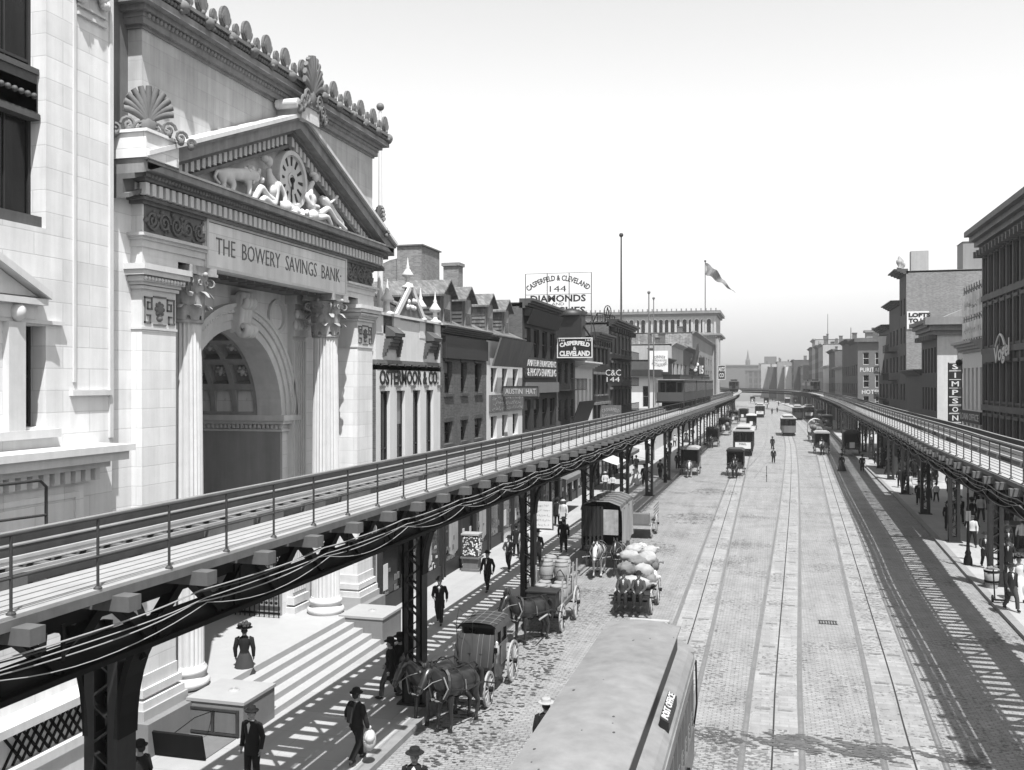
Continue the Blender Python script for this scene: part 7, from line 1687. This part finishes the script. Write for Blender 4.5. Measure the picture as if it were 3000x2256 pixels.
# generic hooded cart / cab
def cab(name, label, cat, x, y, rz=0, s=1, roof=None, bodym=None, load=False, hood=False, panel=None):
    t = thing(name, label, cat, (x, y, 0), R(rz), None, s)
    wheels(t, [(.85, .8, .58, GREYP), (-.85, .8, .58, GREYP), (.75, -1.1, .45, GREYP), (-.75, -1.1, .45, GREYP)])
    bm_ = bodym or DARKW
    MB().box(-.78, .78, -1.6, 1.7, .75, 1.05).obj('bed', bm_, t)
    if hood:
        m = MB(); n = 10
        for i in range(n):
            a, b_ = math.pi * i / n, math.pi * (i + 1) / n
            m.quad((.95 * math.cos(a), -.9, 1.9 + .95 * math.sin(a)), (.95 * math.cos(b_), -.9, 1.9 + .95 * math.sin(b_)), (.95 * math.cos(b_), 1.8, 1.9 + .95 * math.sin(b_)), (.95 * math.cos(a), 1.8, 1.9 + .95 * math.sin(a)))
        m.quad((.95, -.9, 1.0), (.95, 1.8, 1.0), (.95, 1.8, 1.9), (.95, -.9, 1.9)); m.quad((-.95, -.9, 1.0), (-.95, 1.8, 1.0), (-.95, 1.8, 1.9), (-.95, -.9, 1.9)); m.obj('hood', CLOTHL, t)
    else:
        m = MB(); m.box(-.88, .88, -1.5, 1.7, 2.45, 2.55).ex([(-.88, 2.55), (.88, 2.55), (.6, 2.68), (-.6, 2.68)], lambda p, q, d: (p, d, q), -1.5, 1.7); m.obj('roof', roof or GREYP, t)
        m = MB(); m.box(-.85, -.8, -.7, 1.7, 1.05, 2.45).box(.8, .85, -.7, 1.7, 1.05, 2.45).box(-.85, .85, 1.6, 1.68, 1.05, 2.45)
        for xx in (-.82, .78): m.box(xx, xx + .05, -1.48, -1.42, 1.05, 2.45)
        m.obj('sides', bm_, t)
    MB().box(-.6, .6, -1.5, -1.2, 1.05, 1.35).obj('seat', bm_, t)
    if panel: MB().box(-.3, .2, -1.66, -1.61, .9, 1.5).obj('front_panel', panel, t)
    if load:
        m = MB()
        for i in range(9): m.sph((random.uniform(-.6, .6), random.uniform(-1.3, -.6), random.uniform(1.2, 1.9)), .32, 8, 6)
        m.obj('load', SACKD, t)
    MB().tube([(-.4, -1.6, .7), (-.42, -3.4, 1.0)], .03, 5).tube([(.4, -1.6, .7), (.42, -3.4, 1.0)], .03, 5).obj('shafts', IRON, t)
    return t
cab('cart', 'dark hooded cart with a pale side parked at the kerb by the distant left column', 'cart', -7.75, 97.6, 0, 1.05, roof=mat('pale_canvas', .26, .85, .2, 3))
cab('buggy', 'canopied black buggy coming towards us on the left tram track', 'carriage', -3.3, 97.9, 0, 1.0, roof=BLACK); put('driver', -3.3, 96.8, 1.35, 180, 'driver under the canopy of the black buggy')
cab('wagon', 'wagon with round white hood and dark load on the right tracks', 'wagon', 7.0, 157.3, 0, 1.25, hood=True, load=True)
cab('cab', 'dark cab with a white front panel on the right tracks', 'cab', 6.55, 130.4, 0, 1.1, roof=BROWNL, panel=WHITE); put('driver', 6.5, 129.2, 1.45, 180, 'driver inside the dark cab on the right tracks')
cab('van', 'dark van with white painted patches parked under the right viaduct', 'van', 10.0, 127.5, 0, 1.2, roof=DARKW, panel=WHITE, load=False)
cab('carriage', 'dark carriage standing at the left kerb beyond the parked hooded cart', 'carriage', -8.0, 140.5, 0, 1.05, roof=DARKW)
for px, py, lb, rf, ld in ((2122, 1276, 'dark wagon by the kerb beyond the standing carriage', DARKW, True), (2178, 1235, 'tall dark wagon on the left track far up the street', DARKW, False), (2201, 1260, 'long dark wagon with a white end in the middle left of the street', WHITE, False), (2222, 1213, 'small dark wagon beside the far left tram', DARKW, False), (2150, 1243, 'brown wagon among the carts at the far left kerb', BROWN, True), (2425, 1262, 'dark cart under the right viaduct with a pale round top', BROWNL, True), (2405, 1240, 'dark cart in the crowd under the far right viaduct', DARKW, True), (2307, 1188, 'faraway cart with pale front near the street end', WHITE, False), (2245, 1186, 'faraway dark cart near the street end', DARKW, False), (2205, 1182, 'faraway dark cart near the left viaduct end', DARKW, True), (2330, 1183, 'faraway pale topped cart near the right viaduct bend', BROWNL, False)):
    x, y = G(px, py); cab('wagon', lb, 'wagon', x, y + 1.5, random.uniform(-6, 6), 1.15, roof=rf, load=ld, panel=WHITE if random.random() < .5 else None)
def tram(label, x, y, sign=None, rz=0, s=1.0, front=None):
    t = thing('tram', label, 'tram', (x, y, 0), R(rz), None, s); L_ = 9.0
    front = front or DARKW
    MB().box(-1.12, 1.12, .9, L_ - .9, .75, 1.55).obj('side_panel', DARKW, t)
    m = MB(); m.ex([(-1.1, .2), (-.7, -.12), (.7, -.12), (1.1, .2), (1.1, .9), (-1.1, .9)], lambda p, q, d: (p, q, d), .55, 1.65); m.obj('dash', front, t)
    m = MB()
    for xx in (-1.05, -.35, .3, 1.0): m.box(xx, xx + .07, -.05 if abs(xx) < .6 else .2, .05 if abs(xx) < .6 else .28, 1.6, 2.75)
    for yy in [.95 + .95 * i for i in range(8)]: m.box(-1.12, -1.04, yy, yy + .09, 1.55, 2.75).box(1.04, 1.12, yy, yy + .09, 1.55, 2.75)
    m.box(-1.1, 1.1, -.1, .05, 2.62, 2.85); m.obj('pillars', DARKW, t)
    MB().box(-1.0, 1.0, .95, L_ - .95, 1.5, 2.7).obj('windows', GLASS, t)
    m = MB(); m.ex([(-1.25, 2.78), (1.25, 2.78), (1.2, 2.86), (.75, 3.0), (-.75, 3.0), (-1.2, 2.86)], lambda p, q, d: (p, d, q), -.25, L_ + .25); m.obj('roof', mat('tram_roof_pale', .30, .7, .12), t)
    MB().box(-.68, .68, .2, L_ - .2, 3.0, 3.18).obj('clerestory', DARKW, t); MB().ex([(-.82, 3.18), (.82, 3.18), (.6, 3.3), (-.6, 3.3)], lambda p, q, d: (p, d, q), .05, L_ - .05).obj('monitor_roof', mat('tram_roof_pale', .30, .7, .12), t)
    if sign:
        o = MB().box(-.85, .85, -.2, -.13, .85, 1.55).obj('front_board', WHITE, t); m = MB(); letters(m, sign, .8, .22, lambda u, v, d: (u, -.2 - d, 1.38 + v)); m.obj('lettering', BLACK, o)
    MB().box(-.9, .9, .3, 1.0, .15, .55).box(-.9, .9, L_ - 2.2, L_ - 1, .15, .6).box(-1.0, 1.0, -.2, .0, .12, .4).obj('truck', IRON, t)
    return t
tram('dark tram with a white front board, right behind the black buggy', -3.25, 123, 'MAIL', 0, 1.12)
tram('tram with a rounded grey front running on the middle track', 3.2, 170.5, None, 1, 1.08, front=mat('tram_dash_grey', .12, .4, .2))
tram('farther tram on the right track, behind the one on the middle track', 6.75, 243, None, 0, 1.1)
tram('tram with a pale board under the bend of the right viaduct', 9.6, 250, 'CAR', 0, 1.1)
tram('farthest tram on the left, pale headed, near the end of the street', -2.5, 258, 'CAR', 0, 1.1)
# the near tram seen from above
nt_ = thing('tram', 'large near tram seen from above, grey canvas roof and post office sign', 'tram', (-2.84, 10.2, 0)); L_ = 12.0
rf = MB(); vs = []
NS = 14
for i in range(NS + 1):
    y = L_ * i / NS + (0.25 if i == NS else 0)
    for j in range(13):
        u = -1 + 2 * j / 12; ee = 1 - (.10 if i == NS else 0); vs.append((.84 * u * ee, y, 3.64 + .10 * (1 - u * u) - (.05 if i == NS else 0)))
rf.add(vs, [(i * 13 + j, i * 13 + j + 1, (i + 1) * 13 + j + 1, (i + 1) * 13 + j) for i in range(NS) for j in range(12)], True)
rf.box(-.85, .85, 0, L_ + .1, 3.60, 3.638); rf.obj('monitor_roof', CANV, nt_)
MB().box(-.82, .82, .1, L_ - .45, 3.1, 3.60).obj('clerestory', BLACK, nt_)
m = MB(); prf = [(.80, 3.24), (.90, 3.22), (1.05, 3.15), (1.16, 3.04), (1.18, 2.96)]
for sg in (-1, 1):
    for a, b_ in zip(prf, prf[1:]): m.quad((sg * a[0], -.1, a[1]), (sg * b_[0], -.1, b_[1]), (sg * b_[0], L_ - .1, b_[1]), (sg * a[0], L_ - .1, a[1]))
    m.box(*sorted((sg * 1.14, sg * 1.2)), -.1, L_ - .1, 2.9, 2.965)
vs = []
for k in range(9):
    a = math.pi / 2 * k / 8
    for sg in (-1, 1): pass
m.ex([(-1.17, L_ - .12), (1.17, L_ - .12), (1.1, L_ + .3), (.8, L_ + .75), (.3, L_ + .95), (-.3, L_ + .95), (-.8, L_ + .75), (-1.1, L_ + .3)], lambda p, q, d: (p, q, d), 3.0, 3.12)
m.obj('deck_roof', CANV, nt_)
m = MB(); m.box(-1.16, -1.1, 0, L_ - .2, 2.55, 2.9).box(1.1, 1.16, 0, L_ - .2, 2.55, 2.9).box(1.1, 1.18, 0, L_ - .2, .75, 1.5).box(-1.18, -1.1, 0, L_ - .2, .75, 1.5)
for i in range(16): y = .1 + i * .77; m.box(1.1, 1.17, y, y + .07, 1.5, 2.55).box(-1.17, -1.1, y, y + .07, 1.5, 2.55)
m.obj('side_frame', mat('tram_side_varnish', .09, .35, .25), nt_)
MB().box(-1.07, 1.07, .1, L_ - .3, .7, 2.88).obj('side_glass', GLASS, nt_)
m = MB()
for i in range(3): m.tube([(1.14, .1, 1.62 + i * .1), (1.14, L_ - .3, 1.62 + i * .1)], .01, 4)
m.obj('window_guard', mat('brass_guard', .3, .3, .1, metal=.6), nt_)
m = MB(); m.tube([(1.16, L_ - .3, 2.95), (1.2, L_ - .02, 2.9), (1.22, L_, 1.9), (1.16, L_ - .1, 1.4)], .022, 6).tube([(1.2, L_ - 2.2, 1.25), (1.32, L_ - 2.0, .9), (1.3, 0, .85)], .06, 5); m.box(1.1, 1.34, 0, L_ - 1.5, .35, .45).obj('grab_rail', IRON, nt_)
MB().ex([(-1.1, L_ - .25), (1.1, L_ - .25), (1.05, L_ + .3), (.6, L_ + .75), (-.6, L_ + .75), (-1.05, L_ + .3)], lambda p, q, d: (p, q, d), .6, 1.6).obj('dash', VARN, nt_)
MB().box(-.9, .9, 2, 4, .1, .7).box(-.9, .9, 8, 10.5, .1, .7).obj('truck', IRON, nt_)
m = MB(); m.box(-.42, .5, L_ + .55, L_ + .62, 3.5, 3.56).box(-.42, .5, L_ + .62, L_ + .95, 3.42, 3.46).tube([(-.45, L_ + .95, 3.5), (.5, L_ + .95, 3.5)], .05, 8).box(-.4, -.36, L_ + .3, L_ + .9, 3.4, 3.5).box(.4, .44, L_ + .3, L_ + .9, 3.4, 3.5).obj('roller_sign', BROWNL, nt_)
ps = MB(); ps.add([(.96, 6.7, 3.17), (1.12, 6.7, 3.10), (1.12, 8.2, 3.10), (.96, 8.2, 3.17), (.96, 6.7, 3.36), (1.12, 6.7, 3.28), (1.12, 8.2, 3.28), (.96, 8.2, 3.36)], [(0, 1, 2, 3), (4, 5, 6, 7), (0, 1, 5, 4), (1, 2, 6, 5), (2, 3, 7, 6), (3, 0, 4, 7)]); o = ps.obj('destination_box', BLACK, nt_)
m = MB(); letters(m, 'POST OFFICE', 1.36, .15, lambda u, v, d: (1.04 - v * .8, 7.45 + u, 3.325 + v * .42 + d), bold=.01); m.obj('lettering', mat('white_letters_grey', .35, .6), o)
random.seed(9); m = MB()
for i in range(26):
    u = random.uniform(-.8, .8); y = random.uniform(1, 11); m.sph((u, y, 3.64 + .10 * (1 - (u / .88) ** 2)), random.uniform(.012, .03), 6, 4, (1, 1.6, .25))
m.obj('roof_specks', mat('soot_specks', .05, .9), nt_)
# elevated train
def coach(label, AT, s0, sgn, m_):
    p, d, r = AT(s0); q = p + r * 1.95; t = thing('train_coach', label, 'train coach', (q.x, q.y, 6.75), math.atan2(d.y, d.x) - math.pi / 2, 'elevated train coaches'); L_ = 13.5
    MB().box(-1.25, 1.25, 0, L_, .75, 2.75).obj('body', m_, t)
    MB().box(-1.32, 1.32, -.5, L_ + .3, 2.75, 2.84).obj('roof', TIN, t); MB().box(-.8, .8, .3, L_ - .3, 2.9, 3.25).obj('clerestory', m_, t); MB().box(-.85, .85, .1, L_ - .1, 3.25, 3.30).obj('monitor_roof', DARKW, t)
    for i in range(12):
        y = .7 + i * 1.05
        for sg in (-1, 1): MB().box(*sorted((sg * 1.25, sg * 1.27)), y, y + .72, 1.6, 2.5).obj('window', mat('coach_window', .12, .2, .2), t)
    MB().box(-.45, .45, -.03, -.0, .9, 2.6).obj('end_door', GLASS, t); MB().box(-1.0, -.6, -.03, 0, 1.6, 2.5).obj('window', GLASS, t); MB().box(.6, 1.0, -.03, 0, 1.6, 2.5).obj('window', GLASS, t)
    MB().box(-1, 1, 1, 3, .05, .75).box(-1, 1, L_ - 3, L_ - 1, .05, .75).box(-1.3, 1.3, -1.0, 0, .6, .75).obj('truck', IRON, t)
    MB().box(-1.25, 1.25, -.98, -.95, .75, 1.6).obj('platform_gate', mat('gate_iron', .05, .5), t) if s0 < 105 else None
cm = mat('coach_brown', .055, .4, .25)
for i, lb in enumerate(('first', 'second', 'third')): coach('%s dark wooden coach of the train on the left viaduct' % lb, LAT, 94.5 + i * 14.4, -1, cm)
coach('far dark coach at the very end of the left viaduct', LAT, 262, -1, cm)
coach('far dark coach, nearer of two on the bend of the right viaduct', RAT, 262, 1, cm); coach('far dark coach, farther of two on the bend of the right viaduct', RAT, 277, 1, cm)

# more of the crowd on the right pavement
random.seed(44); ks = ['walker', 'walker2', 'coated', 'stander', 'lady', 'vest', 'boy']
wds = ['in the shade of the shop fronts', 'close to the kerb', 'in the middle of the pavement', 'by the shop doors']
for c_ in range(3, 9):
    for k in range(4):
        y = rcols[c_] + 2.2 + k * 2.4 + random.uniform(-.6, .6); x = x_at(RKs, y) + (4.6, 1.3, 2.9, 4.0)[k] + random.uniform(-.3, .3); kd = random.choice(ks)
        nm_ = {'walker': 'walking man', 'walker2': 'man in grey trousers', 'coated': 'man in coat', 'stander': 'standing man in suit', 'lady': 'woman in long dress', 'vest': 'man in white shirt', 'boy': 'youth in cap'}[kd]
        put(kd, x, y, .15, random.choice((0, 180, 175, 8, 185)), '%s %s past the %s right column' % (nm_, wds[k], ['fourth', 'fifth', 'sixth', 'seventh', 'eighth', 'ninth'][c_ - 3]), .82 if kd == 'boy' else 1, 'crowd on the right pavement')
# ================================================================ STREET FURNITURE
lp = thing('lamp_post', 'thin iron lamp post with a thick base between two right columns', 'lamp post', (*G(2836, 1655, .15), .15))
MB().lathe([(.22, 0), (.2, .3), (.13, .5), (.15, .6), (.09, .75), (.07, 1.2), (.055, 3.6)], n=12).obj('post', IRON, lp); MB().tube([(0, 0, 3.5), (0, 0, 4.4), (.35, 0, 4.9), (.8, 0, 5.0), (1.1, 0, 4.6)], .04, 6).obj('arm', IRON, lp); MB().sph((1.1, 0, 4.45), .16, 10, 8).obj('globe', GLASSL, lp); MB().box(-.12, .12, -.06, .06, 2.2, 2.7).obj('sign_plate', GREYP, lp)
x, y = G(2905, 1722, .15); bk = thing('ash_barrel', 'open ash barrel beside the nearest right column', 'barrel', (x, y, .15)); MB().lathe([(.24, 0), (.30, .4), (.32, .85), (.29, .85), (.27, .7)], n=16).obj('staves', OAK, bk); MB().lathe([(.30, .25), (.305, .3), (.31, .35)], n=16).lathe([(.325, .7), (.33, .75), (.33, .8)], n=16).obj('hoops', IRON, bk)
m = MB()
for i in range(14): m.sph((random.uniform(-.2, .2), random.uniform(-.2, .2), .78 + random.uniform(0, .12)), .09, 6, 5)
m.obj('rubbish', SACKD, bk)
x, y = G(2930, 1765, .15); hk = thing('hand_truck', 'black two wheeled hand truck by the man with wide hat', 'hand truck', (x, y, .15)); MB().tube([(-.2, 0, .15), (-.2, .3, 1.3)], .03, 6).tube([(.2, 0, .15), (.2, .3, 1.3)], .03, 6).box(-.25, .25, -.2, 0, .1, .14).tube([(-.2, .15, .7), (.2, .15, .7)], .02, 5).tube([(-.2, .28, 1.2), (.2, .28, 1.2)], .02, 5).obj('frame', IRON, hk)
for s_ in (-1, 1): MB().tube([(s_ * .26, 0, .15), (s_ * .31, 0, .15)], .15, 12).obj('wheel', IRON, hk)
x, y = G(2965, 1600, .15); bt = thing('street_booth', 'low dark wooden stall at the right edge', 'stall', (x, y, .15)); MB().box(-.9, .9, -.8, .8, .1, 1.2).obj('cabinet', DARKW, bt); MB().box(-1.0, 1.0, -.9, .9, 1.2, 1.3).obj('counter', GREYP, bt); MB().box(-1, -.9, -.9, .9, 1.3, 2.4).box(-1.1, 1.1, -1, 1, 2.4, 2.5).obj('canopy', DARKW, bt)
# show case and sandwich boards on the left pavement
x, y = G(1400, 1672, .15); dc = thing('display_case', 'glass street display case of small goods on a wooden pedestal', 'display case', (x - .3, y, .15))
MB().box(-.45, .45, -.35, .35, 0, .12).box(-.38, .38, -.28, .28, .12, .62).box(-.48, .48, -.38, .38, .62, .70).obj('pedestal', GREYP, dc); MB().box(-.4, .4, -.32, .32, .71, 1.75).obj('glass_box', mat('case_backing', .05, .15), dc); m = MB()
for i in range(70): m.sph((random.uniform(-.36, .36), -.33, random.uniform(.78, 1.7)), .045, 6, 4, (1, .3, 1))
for i in range(50): m.sph((.405, random.uniform(-.3, .3), random.uniform(.78, 1.7)), .045, 6, 4, (.3, 1, 1))
m.obj('goods', mat('shiny_goods', .5, .3, .6, 9), dc); MB().box(-.45, .45, -.37, .37, 1.75, 1.83).obj('top', BROWNL, dc)
x, y = G(1590, 1552, .15); sb = thing('sandwich_board', 'white notice board leaning on a stand outside the left shops', 'notice board', (x, y, .15)); MB().box(-.62, .62, -.04, .04, .1, 1.75).obj('panel', WHITE, sb); m = MB()
for i in range(5): scrawl(m, .95, .14, lambda u, v, d, i=i: (u, -.04 - d, 1.5 - i * .3 + v), seed=i)
m.obj('lettering', mat('faded_grey_letters', .22, .8), sb); MB().box(-.68, -.62, -.05, .05, 0, 1.8).box(.62, .68, -.05, .05, 0, 1.8).obj('frame', DARKW, sb)
x, y = G(1830, 1470, .15)
hy = thing('hydrant', 'squat dark hydrant beside the fifth left column', 'hydrant', (*G(1949, 1414, .15), .15)); MB().lathe([(.16, 0), (.15, .5), (.2, .55), (.2, .62), (.14, .8), (.04, .9)], n=12).obj('barrel', IRON, hy)
# awnings over the left shops
for (ya, yb, ext, z0, z1, mm, lb) in ((78.5, 84, 2.6, 3.5, 2.4, CLOTHL, 'bright white canvas awning over the left pavement behind the third column'), (62, 68, 1.8, 3.6, 2.8, GREYP, 'grey striped awning over the left pavement'), (88, 94, 2.4, 3.6, 2.7, GREYP, 'grey awning before the side street'), (104, 110, 2.2, 3.4, 2.6, CLOTHL, 'small white awning at the side street corner')):
    aw = thing('awning', lb, 'awning', (LX, ya, 0)); m = MB(); n = 8; vs = []
    for i in range(n + 1):
        for j in range(6): t_ = j / 5; vs.append((.05 + ext * t_, (yb - ya) * i / n, z0 + (z1 - z0) * t_ - .12 * math.sin(t_ * math.pi)))
    for i in range(n + 1): vs.append((.05 + ext, (yb - ya) * i / n, z1 - .3))
    m.add(vs, [(i * 6 + j, i * 6 + j + 1, (i + 1) * 6 + j + 1, (i + 1) * 6 + j) for i in range(n) for j in range(5)] + [(i * 6 + 5, (i + 1) * 6 + 5, 6 * (n + 1) + i + 1, 6 * (n + 1) + i) for i in range(n)]); m.obj('canvas', mm, aw)
    MB().tube([(.05, 0, z1 - .2), (ext, 0, z1)], .02, 5).tube([(.05, yb - ya, z1 - .2), (ext, yb - ya, z1)], .02, 5).obj('frame', IRON, aw)
# stray platform railing beyond the left deck
rl_ = thing('platform_railing', 'curved pipe railing beyond the left viaduct deck at the frame edge', 'railing', (-11.6, 8, 0))
m = MB(); y1 = 5.3
m.tube([(0, -6, 7.7), (0, y1 - 1.2, 7.7), (-.05, y1 - .2, 7.68), (-.1, y1, 7.55), (-.1, y1, 6.5)], .03, 6).tube([(0, -6, 7.15), (0, y1 - 1.5, 7.15), (-.1, y1, 7.08)], .024, 6).tube([(0, 2.6, 7.7), (0, 2.6, 7.15)], .024, 6); m.obj('pipe', IRON2, rl_)

for k_, p_ in list(PR.items()):
    if k_ not in USED:
        for c_ in kids(p_): bpy.data.objects.remove(c_)
        bpy.data.objects.remove(p_)
# ================================================================ smoky air over the far street
hz = MB().box(-1300, 1300, -120, 1500, -1.0, 62).obj('haze', None); hz['kind'] = 'stuff'
hm = bpy.data.materials.new('haze_air'); hm.use_nodes = True; hm.node_tree.nodes.clear()
pv = hm.node_tree.nodes.new('ShaderNodeVolumePrincipled'); pv.inputs['Density'].default_value = 0.00032; pv.inputs['Color'].default_value = (0.92, 0.92, 0.92, 1); pv.inputs['Anisotropy'].default_value = 0.3
om = hm.node_tree.nodes.new('ShaderNodeOutputMaterial'); hm.node_tree.links.new(pv.outputs[0], om.inputs['Volume']); hz.data.materials.append(hm)
